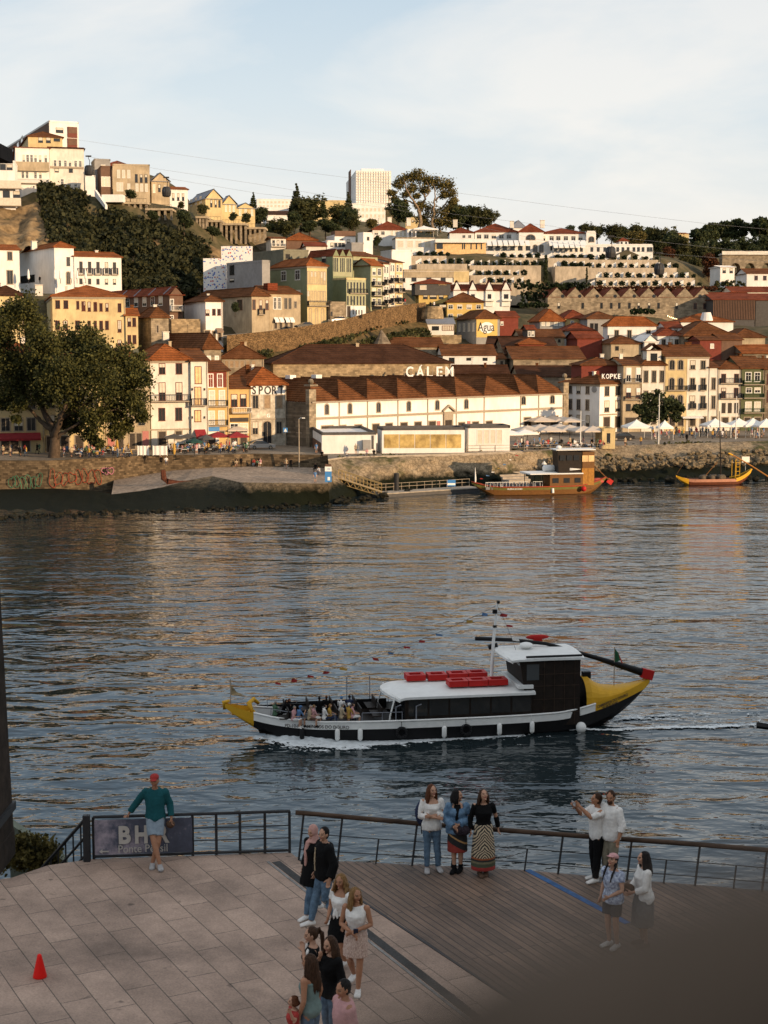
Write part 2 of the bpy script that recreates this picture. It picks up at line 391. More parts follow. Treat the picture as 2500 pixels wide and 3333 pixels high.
def window(h,face,s0,s1,z0,z1,style='',deep=.05):
 fm,pm,t,mull=STY[style]
 b=MB()
 arch=style=='arch'
 if arch:
  n=7;c=(s0+s1)/2;r=(s1-s0)/2;zt=z1-r*.75
  pts=[(s0,z0),(s1,z0),(s1,zt)]+[(c+r*math.cos(math.pi*i/n),zt+r*.75*math.sin(math.pi*i/n))for i in range(1,n)]+[(s0,zt)]
  V=[fp(h,face,s,z,.02)for s,z in pts];b.add(V,[tuple(range(len(V)))])
 else:
  b.add([fp(h,face,s,z,.02)for s,z in((s0,z0),(s1,z0),(s1,z1),(s0,z1))],[(0,1,2,3)])
 if fm is None:
  return b.build('window',pm,h.root,h.loc)
 f=MB()
 if arch:
  q=[(c+(r+t)*math.cos(math.pi*i/n),zt+(r*.75+t)*math.sin(math.pi*i/n))for i in range(0,n+1)]
  p=[(c+r*math.cos(math.pi*i/n),zt+r*.75*math.sin(math.pi*i/n))for i in range(0,n+1)]
  for i in range(n):
   f.add([fp(h,face,*p[i],deep),fp(h,face,*q[i],deep),fp(h,face,*q[i+1],deep),fp(h,face,*p[i+1],deep)],[(0,1,2,3)])
  fbox(f,h,face,s0-t,s0,z0-t,zt,0,deep);fbox(f,h,face,s1,s1+t,z0-t,zt,0,deep)
  fbox(f,h,face,s0,s1,z0-t,z0,0,deep)
 else:
  fbox(f,h,face,s0-t,s0,z0,z1,0,deep);fbox(f,h,face,s1,s1+t,z0,z1,0,deep)
  fbox(f,h,face,s0-t,s1+t,z1,z1+t,0,deep+.003);fbox(f,h,face,s0-t*1.3,s1+t*1.3,z0-t,z0,0,deep+.05)
 m=.05
 if mull>=1:fbox(f,h,face,(s0+s1)/2-m/2,(s0+s1)/2+m/2,z0,z1-(.1 if arch else 0),.021,deep*.8)
 if mull>=2:fbox(f,h,face,s0,s1,z0+(z1-z0)*.66,z0+(z1-z0)*.66+m,.021,deep*.7)
 o=f.build('window',fm,h.root,h.loc)
 if style in('','w','d','r')and random.random()<.38:
  k_=random.uniform(.3,.75);b.cur=1;b.add([fp(h,face,s,z,.03)for s,z in((s0,z1-(z1-z0)*k_),(s1,z1-(z1-z0)*k_),(s1,z1-.01),(s0,z1-.01))],[(0,1,2,3)])
 p=b.build('pane',[pm,GLW]if b.cur else pm,o)
 p.data.transform(Matrix.Translation(-h.loc))
 return o
def rows(h,face,spec):
 for r in spec:
  xs,w,y0,y1=r[:4];sty=r[4]if len(r)>4 else ''
  x0,Y0=Z(h.k,xs[0],y0);_,Y1=Z(h.k,xs[0],y1)
  _,zt=face_pt(h,face,x0,Y0);_,zb=face_pt(h,face,x0,Y1)
  for i,x in enumerate(xs):
   a,_=Z(h.k,x-w/2,y0);b,_=Z(h.k,x+w/2,y0)
   s0,_=face_pt(h,face,a,Y0,0);s1,_=face_pt(h,face,b,Y0,0)
   if s1<s0:s0,s1=s1,s0
   window(h,face,s0,s1,zb,zt,sty[i]if isinstance(sty,(list,tuple))else sty)
def balcony(h,face,x0,x1,y0,y1,dep=.8,slab=True,m=None,solid=None):
 """railing between two pixel columns; y0 top of rail, y1 floor"""
 a=Z(h.k,x0,y0);b=Z(h.k,x1,y0);c=Z(h.k,x0,y1)
 s0,z1=face_pt(h,face,*a);s1,_=face_pt(h,face,b[0],b[1],0);_,z0=face_pt(h,face,*c)
 if s1<s0:s0,s1=s1,s0
 if slab:
  q=MB();fbox(q,h,face,s0-.05,s1+.05,z0-.18,z0,0,dep+.05);bo=q.build('balcony',TRIM,h.root,h.loc)
 r=MB();n=max(3,int((s1-s0)/.28))
 if solid:fbox(r,h,face,s0,s1,z0,z1,dep-.06,dep)
 else:
  for i in range(n+1):
   s=s0+(s1-s0)*i/n;fbox(r,h,face,s-.018,s+.018,z0,z1,dep-.04,dep)
  fbox(r,h,face,s0,s1,z1-.03,z1+.05,dep-.06,dep+.02);fbox(r,h,face,s0,s1,z0+.06,z0+.11,dep-.05,dep+.01)
  fbox(r,h,face,s0-.02,s0+.02,z0,z1,.003,dep-.05);fbox(r,h,face,s1-.02,s1+.02,z0,z1,.003,dep-.05)
 ro=r.build('railing',solid or m or IRON,bo if slab else h.root,h.loc)
 if slab:ro.location=(0,0,0)
 return ro
def panel(h,name,face,x0,y0,x1,y1,m,out=.06,o0=.0):
 a=Z(h.k,x0,y0);c=Z(h.k,x1,y1)
 s0,z1=face_pt(h,face,*a);s1,z0=face_pt(h,face,*c);
 _,z0=face_pt(h,face,Z(h.k,x0,y1)[0],Z(h.k,x0,y1)[1])
 b=MB();fbox(b,h,face,min(s0,s1),max(s0,s1),z0,z1,o0,out)
 return b.build(name,m,h.root,h.loc)
def awning(h,face,x0,y0,x1,y1,m,out=1.5,name='awning'):
 a=Z(h.k,x0,y0);c=Z(h.k,x1,y1)
 s0,z1=face_pt(h,face,*a);s1,_=face_pt(h,face,c[0],a[1],0);_,z0=face_pt(h,face,a[0],c[1])
 b=MB();P=[fp(h,face,s0,z0,out),fp(h,face,s1,z0,out),fp(h,face,s1,z1-.05,.01),fp(h,face,s0,z1-.05,.01)]
 Q=[p+Vector((0,0,.05))for p in P];b.hexa(P+Q)
 P2=[fp(h,face,s0,z0-.3,out-.003),fp(h,face,s1,z0-.3,out-.003),fp(h,face,s1,z0-.3,out-.03),fp(h,face,s0,z0-.3,out-.03)]
 b.hexa(P2+[p+Vector((0,0,.298))for p in P2])
 return b.build(name,m,h.root,h.loc)
def roof_mesh(kind,A,d,n,w,l,zt,rh,ov,setback=None):
 """roof solids over the footprint A + s*d + t*n (0<=s<=w, 0<=t<=l)"""
 def P(s,t,z):return Vector((A.x+d.x*s+n.x*t,A.y+d.y*s+n.y*t,z))
 b=MB();th=.14;z0=zt-.04
 E=[P(-ov,-ov,z0),P(w+ov,-ov,z0),P(w+ov,l+ov,z0),P(-ov,l+ov,z0)]
 T=[e+Vector((0,0,th))for e in E]
 b.add(E+T,[(3,2,1,0),(0,1,5,4),(1,2,6,5),(2,3,7,6),(3,0,4,7)])
 zr=zt+th+rh
 if kind=='hip':
  if w>=l:i=min(l/2+ov,w/2+ov-.3);R0,R1=P(i-ov,l/2,zr),P(w+ov-i,l/2,zr);fs=[(0,1,5,4),(1,2,5),(2,3,4,5),(3,0,4)]
  else:i=w/2+ov;R0,R1=P(w/2,i-ov,zr),P(w/2,l+ov-i,zr);fs=[(0,1,4),(1,2,5,4),(2,3,5),(3,0,4,5)]
  b.add(T+[R0,R1],fs);ridges=[(T[0],R0),(R0,R1),(T[1],R1 if w>=l else R0),(T[3],R0 if w>=l else R1),(T[2],R1)]
 elif kind=='gs':
  R0,R1=P(-ov,l/2,zr),P(w+ov,l/2,zr);b.add(T+[R0,R1],[(0,1,5,4),(2,3,4,5)]);ridges=[(R0,R1)]
 elif kind=='gf':
  R0,R1=P(w/2,-ov,zr),P(w/2,l+ov,zr);b.add(T+[R0,R1],[(1,2,5,4),(3,0,4,5)]);ridges=[(R0,R1)]
 elif kind=='hf':
  R0,R1=P(w/2,setback-ov,zr),P(w/2,l+ov,zr);b.add(T+[R0,R1],[(0,1,4),(1,2,5,4),(2,3,5),(3,0,4,5)]);ridges=[(R0,R1),(T[0],R0),(T[1],R0)]
 for p,q in ridges:
  b.tube([p+Vector((0,0,.02)),q+Vector((0,0,.02))],.11,6)
 return b
def house(k,label,xl,xr,yt,yb,Y,phi=22,dep=12,side=None,roof='hip',rh=2.5,wm=WH,rm=RO,fr=(),sr=(),name='house',cat='house',group=None,ov=.4,chim=(),down=7,zb=None,n=1,cornice=None):
 rh*=RK.get(k,1);chim=[(a_,b_,c_,d_*.6)for a_,b_,c_,d_ in chim]
 h=Hs();h.k=k
 px,py=Z(k,xl,yt);A=atY(px,py,Y);zt=A.z
 bx,by=Z(k,xl,yb);h.zb=zb if zb is not None else atY(bx,by,Y).z
 d=Vector((math.cos(R(phi)),math.sin(R(phi)),0));nn=Vector((-d.y,d.x,0))
 qx,qy=Z(k,xr,yt);w=fit(A,kx(qx,qy),d.x,d.y)
 if side is not None:
  sx,sy=Z(k,side,yt)
  if phi>=0 or side<xl:dep=max(3.0,min(70,fit(A,kx(sx,sy),nn.x,nn.y)))
  else:dep=max(3.0,min(70,fit(A+d*w,kx(sx,sy),nn.x,nn.y)))
 h.A,h.d,h.n,h.w,h.l,h.zt=A,d,nn,w,dep,zt
 h.loc=Vector((A.x+d.x*w/2,A.y+d.y*w/2,h.zb));h.root=thing(name,label,cat,h.loc,group=group)
 h.F={'f':(A,d),'s':(A+nn*dep,-nn),'r':(A+d*w,nn),'b':(A+d*w+nn*dep,-d)}
 c=[A,A+d*w,A+d*w+nn*dep,A+nn*dep]
 b=MB();b.prism([(p.x,p.y)for p in c],h.zb-down,zt)
 if roof=='gf':
  ww=w/n
  for i in range(n):
   for t in(0.003,dep-.003):
    q=[A+d*(ww*i)+nn*t,A+d*(ww*(i+1))+nn*t,A+d*(ww*(i+.5))+nn*t]
    b.add([(q[0].x,q[0].y,zt),(q[1].x,q[1].y,zt),(q[2].x,q[2].y,zt+.1+rh)],[(0,1,2)])
 if roof=='gs':
  for t in(.003,w-.003):
   q=[A+d*t,A+d*t+nn*dep,A+d*t+nn*(dep/2)]
   b.add([(q[0].x,q[0].y,zt),(q[1].x,q[1].y,zt),(q[2].x,q[2].y,zt+rh)],[(0,1,2)])
 h.wall=b.build('wall',wm,h.root,h.loc)
 h.roof=None
 if roof=='flat':
  b=MB();t=.25
  for f,ww in(('f',w),('s',dep),('r',dep),('b',w)):fbox(b,h,f,-.06,ww+.06,zt,zt+.45,-t,.06)
  h.roof=b.build('parapet',cornice or wm,h.root,h.loc)
 elif roof:
  for i in range(n):
   ww=w/n
   rb=roof_mesh(roof,A+d*(ww*i),d,nn,ww,dep,zt,rh,ov if n==1 else.003 if i else.003,4)
   h.roof=rb.build('roof',rm,h.root,h.loc)
  for cx,cy,cw,ch in chim:
   t=fit(A+nn*(dep/2),kx(*Z(k,cx,cy)),d.x,d.y);p=A+d*t+nn*(dep/2)
   q=MB();q.box((p.x,p.y,zt+rh+ch/2-.6),(cw,cw*.8,ch+1.2),R(phi));q.box((p.x,p.y,zt+rh+ch+.06),(cw+.2,cw+.1,.12),R(phi))
   o=q.build('chimney',WH,h.roof,h.loc)
 if roof in('hip','gs')and h.roof and 330>Y:
  for q_i in range(random.choice((0,1,1,2))):
   p=A+d*(w*random.uniform(.25,.75))+nn*(dep*random.uniform(.4,.6));q=MB();cw=random.uniform(.45,.8);q.box((p.x,p.y,zt+rh*.8+.3),(cw,cw*.7,1.5),R(phi));q.box((p.x,p.y,zt+rh*.8+1.1),(cw+.16,cw*.7+.16,.1),R(phi));q.build('chimney',random.choice((WH,RB,BE)),h.roof,h.loc)
  if random.random()<.5:
   p=A+d*(w*random.uniform(.2,.8))+nn*(dep*.5);q=MB();q.tube([(p.x,p.y,zt+rh*.7),(p.x,p.y,zt+rh+1.9)],.03,4);q.tube([(p.x-.5,p.y,zt+rh+1.7),(p.x+.5,p.y,zt+rh+1.7)],.02,4);q.tube([(p.x-.35,p.y,zt+rh+1.4),(p.x+.35,p.y,zt+rh+1.4)],.02,4);q.build('aerial',IRON,h.roof,h.loc)
  if random.random()<.6:q=MB();fbox(q,h,'f',w-.22,w-.1,h.zb,zt-.1,0,.1);q.build('downpipe',TRIM,h.root,h.loc)
 if roof in('hip','gs','hf')and cornice:
  b=MB();fbox(b,h,'f',-.1,w+.1,zt-.45,zt-.06,0,.14);fbox(b,h,'s',0,dep,zt-.45,zt-.06,0,.14);b.build('cornice',cornice,h.root,h.loc)
 rows(h,'f',fr);rows(h,'s',sr)
 for s in(0,.5,1):
  for t in(0,1):
   p=A+d*(w*s)+nn*(dep*t);CTRL.append((p.x,p.y,h.zb))
 return h
BLUE=mat('blue_sign',(.06,.22,.50),.5,.05,2)
CRIM=mat('crimson_canvas',(.25,.025,.03),.8,.1,2)
WCAN=mat('white_canvas',(.78,.76,.72),.8,.03,2)
BCAN=mat('brown_canvas',(.24,.17,.12),.85,.08,2)
BEIC=mat('beige_canvas',(.55,.47,.39),.85,.05,2)
LETW=mat('white_letters',(.82,.81,.78),.5,.02,3)
LETB=mat('black_letters',(.05,.045,.04),.6,.1,3)
def sidewindows(h,xs,w,y0,y1,sty=''):rows(h,'s',[(xs,w,y0,y1,sty)])
h=house(6,'tall cream white house with a long iron balcony, beside the big plane tree',210,520,292,965,257,22,13,roof='hip',rh=3.0,wm=WH,rm=RO,cornice=TRIM,fr=[([302,432],42,318,396,'r'),([302,432],44,465,600,'r'),([300,430],44,662,756,'r'),([303],54,842,952,'door'),([430],46,838,900,'door')])
balcony(h,'f',212,518,556,606);panel(h,'string_course','f',210,822,520,832,TRIM,.12)
h=house(6,'narrow pale grey house with three tall windows painted sunset gold and a red awning',523,654,297,960,259,22,13,roof='gs',rh=2.2,wm=WH,rm=RB,fr=[([580],44,342,468,'gold'),([578],44,500,632,'gold'),([577],42,680,762,'gold'),([580],40,885,950,'door')])
balcony(h,'f',524,640,585,638);awning(h,'f',550,825,634,880,CRIM)
for x in(536,630):
 for y in(505,722):panel(h,'wall_lamp','f',x-4,y,x+4,y+18,IRON,.25)
h=house(6,'ochre house with dark red top storey and blue shop front',655,814,375,960,261,22,12,roof='gs',rh=1.8,wm=OC,rm=RB,fr=[([676,748],32,400,496,'wg'),([686,763],36,528,632,'wg'),([684,759],36,686,782,'wg'),([762],40,838,880,'door')])
panel(h,'upper_wall','f',656,378,800,500,RED,.03);balcony(h,'f',656,806,600,645,.5);balcony(h,'f',656,806,752,795,.5)
panel(h,'shop_front','f',646,840,742,960,WTR,.1);panel(h,'shop_sign','f',642,806,742,838,BLUE,.35);panel(h,'door','f',660,868,715,955,DOOR,.14)
h=house(6,'small ochre house with white balcony, next to the lettered corner house',816,984,510,955,263,22,12,roof='gs',rh=2.2,wm=OC,rm=RB,fr=[([858,928],42,556,648,'r'),([858,932],56,782,850,'w'),([858,930],50,862,940,'door')])
panel(h,'sign_board','f',828,735,968,766,DTR,.15);balcony(h,'f',836,980,656,694,.9,m=WTR)
for x in(858,928):
 panel(h,'blind','f',x-18,556,x+18,584,GLW,.045,.03)
h=house(6,'corner house with flaking white plaster and big dark letters under the eaves',985,1258,485,950,264.5,22,17,roof='hip',rh=3.4,wm=PLASTER,rm=RO,fr=[([1022,1113,1207],40,563,660,['','board','board']),([1020,1205],38,768,860),([1113],62,762,935,'arch')])
panel(h,'frieze','f',988,488,1256,556,WHB,.03)
panel(h,'string_course','f',985,742,1258,752,TRIM,.1)
for c,x in zip('SPORT',(1012,1064,1117,1170,1221)):
 s,z=face_pt(h,'f',*Z(6,x,521));M=frame_mat(h.d,(0,0,1),fp(h,'f',s,z,.06)-h.loc)
 lettering('lettering',c,h.root,M,1.6,LETB,.03,bold=.03,height=1.45)
s,z=face_pt(h,'f',*Z(6,1121,717));lettering('lettering','G',h.root,frame_mat(h.d,(0,0,1),fp(h,'f',s,z,.06)-h.loc),.9,LETW,.02,bold=.02)
h=house(5,'cream house at the left edge with a long crimson awning',-160,330,640,1440,246,16,14,roof='hip',rh=3,wm=CR,rm=RO,fr=[([42,142,240],62,1142,1238),([42,142,240],62,960,1070),([42,142,240],62,780,880),([40,110,200],60,1310,1400,'door')])
awning(h,'f',-30,1256,312,1298,CRIM,1.6)
h=house(5,'pale yellow house half hidden behind the plane tree',334,800,690,1430,250,18,14,roof='hip',rh=3,wm=CR,rm=RB,fr=[([390,500,610,720],56,780,880),([390,500,610,720],56,950,1060),([390,500,610,720],56,1120,1220),([390,500,610,720],60,1280,1400,'door')])
h=house(5,'house with pink ground floor panels between the plane tree and the tall cream house',806,1150,700,1420,253.5,20,13,roof='hip',rh=3,wm=BE,rm=RB,fr=[([870,980,1090],50,790,880),([870,980,1090],50,950,1060),([870,980,1090],50,1110,1200),([930,1020,1072],40,1260,1380,'door')])
PINK=mat('pink_panel',(.42,.17,.15),.8,.06,2)
panel(h,'shop_panel','f',830,1255,886,1372,PINK,.08);panel(h,'shop_panel','f',1098,1240,1148,1372,PINK,.08)
h=house(6,'stone house with broad brown hipped roof above the narrow riverfront houses',625,757,207,330,284,22,side=225,roof='hip',rh=3.4,wm=ST,rm=RB,fr=[([663,724],20,262,318,'wg')],chim=[(330,180,1.2,.6)])
h=house(5,'long yellow house with two rows of red framed windows and orange roof',402,965,200,620,300,14,side=320,roof='hip',rh=3.6,wm=CR,rm=RO,cornice=TRIM,fr=[([445,508],28,234,293,'r'),([600],14,240,298,'r'),([637,651],8,242,312,'r'),([688],16,245,315,'r'),([729,741],8,248,314,'r'),([779,825],16,256,314,'r'),([922],20,258,320,'r'),([443,505,598],28,390,455,'r'),([688,735],16,392,455,'r'),([780,825],20,392,456,'r'),([922],22,388,476,'r'),([922],22,538,575,'r')],sr=[([340],30,228,290,'r')],chim=[(300,120,1.6,1.8)])
h=house(5,'slim cream house with four shuttered windows beside the long yellow house',968,1064,350,590,303,14,10,roof='gs',rh=2.2,wm=CR,rm=RO,fr=[([997,1035],20,368,432,'r'),([998,1037],20,502,565,'r')])
h=house(5,'old stone house with mossy hipped roof and a single window slit',1165,1300,366,610,306,24,side=1068,roof='hip',rh=3.2,wm=ST,rm=RB,fr=[([1215],14,425,480,'door')])
h=house(5,'modern brown clad row house with ribbed roof and open gable end',1308,1410,190,420,322,30,side=640,roof='gf',rh=2.6,wm=BRN,rm=RR,fr=[([1325],22,225,310,'w'),([1325],20,350,395,'w')],sr=[([985,1050,1115,1178,1240],26,218,282,'w')])
balcony(h,'f',1312,1400,270,310,.9,m=WTR)
for i in range(6):
 b=MB();t=h.l*(i+.3)/6.3;p=h.A+h.n*t
 b.tube([Vector((p.x,p.y,h.zt+.2))-h.d*.3,Vector((p.x,p.y,h.zt+1.72))+h.d*(h.w/2)],.16,4);b.build('roof_seam',SLT,h.roof,h.loc)
h=house(5,'white two storey house with small hipped roof at the foot of the sloping road',1585,1718,240,560,318,24,side=1420,roof='hip',rh=1.8,wm=WHB,rm=RB,fr=[([1600],24,306,348,'r'),([1650,1690],20,300,345,'r'),([1598],40,465,545,'door'),([1650,1695],22,470,540,'door')],chim=[(1605,190,.5,1.0)])
awning(h,'f',1665,445,1715,470,BCAN,1.0)
h=house(5,'low beige stone wall house between the ribbed row house and the white house',1322,1545,392,560,314,18,6,roof='flat',wm=STW)
h=house(1,'white hotel wing with five french windows on small balconies below the ivy cliff',470,770,945,1135,352,26,14,roof='gs',rh=2.6,wm=WHB,rm=RO,fr=[([514,569,622,676,727],16,980,1048,'d'),([514,569,622,676,727],15,1088,1120,'d')],chim=[(612,905,.7,.8)])
for x in(514,569,622,676,727):balcony(h,'f',x-20,x+20,1020,1060,.5)
h=house(1,'white hotel main block with broad blank shaded wall and hipped orange roof',344,468,888,1135,350,30,side=118,roof='hip',rh=2.6,wm=WHB,rm=RO,fr=[([433],18,952,1005,'d'),([433],20,1045,1120,'arch')],sr=[([175],90,1068,1112,'d')],chim=[(215,840,1.2,1.2)])
h=house(1,'white house at the left edge with tall door below the cliff',-60,122,902,1135,345,22,12,roof='gs',rh=2.6,wm=WHB,rm=RO,fr=[([62],26,918,968),([62],34,1036,1120)])
h=house(5,'low house with dark brown roof left of the long yellow house',-60,180,195,420,296,20,14,roof='hip',rh=3,wm=CR,rm=RD,fr=[([60,130],28,235,290)])
h=house(2,'old house with crumbling plaster and wide brown hipped roof beside the road',330,440,906,1135,333,30,side=-30,roof='hip',rh=3.4,wm=BE,rm=RB,fr=[([345,387,427],15,930,990,'r')],sr=[([255],30,930,992,'r'),([120],26,940,990,'board')])
balcony(h,'f',372,408,985,1020,.6)
h=house(2,'beige two storey house with four white awnings beside the road',441,640,890,1112,338,30,13,roof='gs',rh=3.2,wm=BE,rm=RB,fr=[([478,506],16,916,986,'w'),([546,573],17,918,986,''),([608],13,940,980,''),([482,515,550,582],17,1052,1112,'door')])
for x in(484,515,552,582):awning(h,'f',x-14,1040,x+12,1064,WCAN,.9)
b=MB();t=fit(h.A+h.n*3,kx(*Z(2,450,860)),h.d.x,h.d.y);p=h.A+h.n*3+h.d*t;b.box((p.x,p.y,h.zt+1.6),(2.4,2.2,1.6),R(30));b.build('dormer',RR,h.roof,h.loc)
h=house(2,'tall green house with front painted sunlit yellow, arched ground floor and iron balcony',681,808,712,1090,345,34,side=446,roof='hip',rh=3.2,wm=GRN,rm=RO,cornice=TRIM,fr=[([690,712,734,756,775,793],9,750,825,''),([690,712,734,756,775,793],9,874,938,''),([703,742,780],12,985,1085,'arch')],sr=[([534,622],28,748,806,'w'),([625],28,870,890,'w')])
panel(h,'facade','f',682,716,807,1088,CR,.028);balcony(h,'f',684,822,935,965,.8)  # green house's front coloured yellow for the sun falling on it
h=house(2,'lower flat roofed green building with yellow front and white ground floor',931,1056,800,1040,352,36,side=846,roof='flat',wm=GRN,cornice=CR,fr=[([941,962,982,1002,1022,1042],10,816,886,'n'),([941,962,982,1002,1022,1042],10,904,962,'n'),([975,995,1012,1030],8,992,1022,'n')])
panel(h,'facade','f',932,800,1055,966,PGR,.018);panel(h,'facade','f',932,966,1055,1038,WHB,.015);balcony(h,'f',950,1060,858,885,.5);panel(h,'door','f',936,968,958,1040,DOOR,.05)
h=house(2,'green building with three steep gables and rows of tall windows',846,972,652,780,364,36,side=682,roof='gf',rh=2.8,n=3,wm=GRN,rm=RR,fr=[([853,864,875,895,906,917,936,947,958],7,662,750,'n')],sr=[([790],26,655,690,'d')])
panel(h,'facade','f',847,655,971,778,PGR,.015)  # front panel paler than the side walls, sunlight put into its colour
h=house(2,'flat grey annexe with one tall window behind the old hipped roof house',396,446,688,820,348,34,side=172,roof='flat',wm=GY,sr=[([205],28,710,770,'d'),([205],28,795,815,'d')])
h=house(2,'flat olive concrete building above the grey annexe',532,690,618,700,376,30,side=322,roof='flat',wm=OLV,fr=[([560],24,640,665,'d')])
h=house(2,'stone garden house wall with small door beside the green houses',830,930,952,1050,347,34,3,roof='flat',wm=ST,fr=[([838],8,1005,1030,'d')])
bal=[(775,800),(842,866),(908,930)]
for i,(xl,xr,yt,yb,Y,sd,lab,wmx,rmx)in enumerate([(1086,1162,712,1000,369,976,'apartment house with pale green blank side wall, lowest on the climbing street',PGR,RO),(1166,1203,700,982,378,None,'white apartment house with stacked balconies, second up the climbing street',WH,RB),(1206,1240,690,968,385,None,'white apartment house with stacked balconies, third up the climbing street',WH,RB),(1243,1290,690,960,392,None,'cream apartment house with stacked balconies, highest on the climbing street',CR,RB)]):
 h=house(2,lab,xl,xr,yt,yb,Y,52,14 if sd is None else 12,side=sd,roof='gs',rh=3.0,wm=wmx,rm=rmx,down=1.5,name='apartment_building',cat='apartment house')
 a=xl+(xr-xl)*.28;c=xl+(xr-xl)*.72;w=(xr-xl)*.24
 for j in range(4):
  y=yt+18+j*64;rows(h,'f',[([a,c],w,y,y+40,'w')]);
  if j:balcony(h,'f',xl+4,xr-4,y+18,y+42,1.0,m=IRON)
 panel(h,'shop_front','f',xl+6,yb-48,xr-6,yb-6,GL,.05)
h=house(2,'house with wide orange hipped roof below the wood on the hill',552,745,550,610,402,12,14,roof='hip',rh=3.8,wm=BRN,rm=RO)
h=house(2,'small white house with wooden balcony beside the orange hipped roof',452,548,538,606,398,12,9,roof='gs',rh=.8,wm=WH,rm=RB,fr=[([470,498,524],12,552,585,'d')]);balcony(h,'f',455,545,570,590,.6,m=WTR)
h=house(2,'low house with red mono pitch roof behind the three green gables',675,802,588,612,392,10,9,roof='gs',rh=2.0,wm=WH,rm=RR)
h=house(2,'white flat roofed house with glazed top, right of the low red roof',808,925,562,612,396,14,8,roof='flat',wm=WHB,fr=[([840,865,890,912],16,568,590,'d')])
h=house(2,'white modern house with brown panelled upper storey',858,990,525,605,404,16,9,roof='flat',wm=WHB,fr=[([900,945],18,545,575,'d')]);panel(h,'upper_wall','f',858,490,990,524,BRN,.2,-4)
h=house(2,'white cubic house with blank shaded wall',1040,1100,510,600,400,30,side=1004,roof='flat',wm=WHB,fr=[([1070],12,530,550,'d')])
h=house(2,'grey flat roofed shed in front of the white cubic house',965,1040,575,625,390,14,8,roof='flat',wm=GY)
h=house(2,'brown roofed house climbing behind the apartment houses',975,1130,650,720,372,40,10,roof='gs',rh=2.2,wm=PGR,rm=RB)
h=house(1,'tall modern white apartment block with brown balconies on the hilltop',312,498,92,290,428,24,side=-170,roof='flat',wm=WHB,cornice=WHB,fr=[([378],44,130,160,'d')],name='apartment_building',cat='apartment block')
for y0,y1 in((122,190),(195,265)):
 panel(h,'balcony','f',428,y0,490,y1,RTR,.25);panel(h,'balcony_glass','f',432,y0+4,486,y0+(y1-y0)*.6,BRN,.3,.2)
b=MB();fbox(b,h,'s',.2,h.l-.2,h.zt-3.6,h.zt-.1,0,.08);b.build('side_cladding',BRN,h.root,h.loc)
h=house(1,'white house with brown hipped roof in front of the hilltop block',178,396,184,260,412,18,side=-60,roof='hip',rh=3.6,wm=CR,rm=RB,fr=[([257,307],26,186,222,'d'),([361],36,198,214,'d')],sr=[([138,112,84],12,186,222,'d')])
h=house(1,'long white terrace house with open gallery above the cliff',96,312,252,480,400,14,side=78,roof='gs',rh=2.4,wm=WHB,rm=RR,fr=[([150,175,200,225,255,290],14,300,345,'w'),([145,172,225,256],14,408,450,'w')])
panel(h,'gallery','f',96,345,312,402,BE,1.1);balcony(h,'f',96,312,450,478,.9,m=WTR)
h=house(1,'long pale house with two rows of small windows above the ivy',314,532,256,520,404,14,12,roof='gs',rh=1.6,wm=WH,rm=RD,fr=[([350,380,415,445,480,510],14,335,372,'w'),([360,450],22,388,410,'d'),([395,440,480],16,455,500,'w')])
panel(h,'string_course','f',314,372,532,384,TRIM,.3)
h=house(1,'white block with glazed balconies at the left edge above the rock',-80,92,345,640,385,10,12,roof='flat',wm=WHB,fr=[([18,60],34,360,395,'d'),([40,105],40,530,590,'d')]);
for y in(465,575):balcony(h,'f',-70,135,y,y+48,1.6,solid=GLW)
h=house(1,'dark modern house with tall glazing beside the white stair',640,712,380,545,402,16,side=600,roof='flat',wm=BRN,fr=[([652,672,692],14,440,500,'blind')])
h=house(1,'grey concrete house with flat roof behind the dark modern house',600,700,335,470,410,16,9,roof='flat',wm=GY,fr=[([655],24,365,415,'blind')])
h=house(1,'house with hipped red roof on the ridge behind the beige terrace',660,830,372,470,424,10,10,roof='hip',rh=3.4,wm=BE,rm=RR)
h=house(1,'long beige terrace of two storeys with flat roof on the ridge',715,950,368,570,402,10,11,roof='flat',wm=BE,fr=[([753,785,818],14,398,446,'blind'),([866,897,928],13,425,475,'d'),([750,772],15,478,530,'blind'),([818,870,900,930],13,485,530,'blind')])
h=house(1,'beige gabled house with blue grey roof side, first of the ridge gables',962,1075,468,585,408,24,side=945,roof='gf',rh=4.2,wm=BE,rm=SLT,fr=[([978],12,490,540,'blind'),([1012],12,490,535,'d'),([1048],10,500,540,'blind')])
h=house(1,'low white house with orange roof between the ridge gables',1078,1192,518,625,412,18,10,roof='gs',rh=1.8,wm=WHB,rm=RO,fr=[([1100,1132,1163],11,545,590,'d')])
h=house(1,'beige gabled house with long blue grey roof, second of the ridge gables',1305,1412,580,695,416,22,side=1200,roof='gf',rh=5.0,wm=CR,rm=SLT,fr=[([1342,1370,1394],10,588,632,'d')],sr=[([1215,1245,1275],12,585,625,'blind')])
h=house(1,'beige gabled house with short blue grey roof, third of the ridge gables',1412,1502,615,730,424,22,side=1404,roof='gf',rh=4.6,wm=CR,rm=SLT,fr=[([1435,1460,1484],9,620,660,'blind')])
h=house(1,'beige house with shallow gable at the right end of the ridge',1502,1620,640,745,432,20,9,roof='gf',rh=2.8,wm=CR,rm=SLT,fr=[([1525,1560,1600],10,645,685,'blind')])
h=house(1,'blank white stair wall beside the hanging gondola',540,604,440,522,396,10,6,roof='flat',wm=WHB)
h=Hs();h.k=7
A=atY(*Z(7,272,615),262);h.A=A;h.zt=A.z;h.zb=5.0;h.phi=42
h.d=Vector((math.cos(R(42)),math.sin(R(42)),0));h.n=Vector((-h.d.y,h.d.x,0))
h.w=fit(A,kx(1840,1282),h.d.x,h.d.y);h.l=fit(A,kx(*Z(7,82,600)),h.n.x,h.n.y)
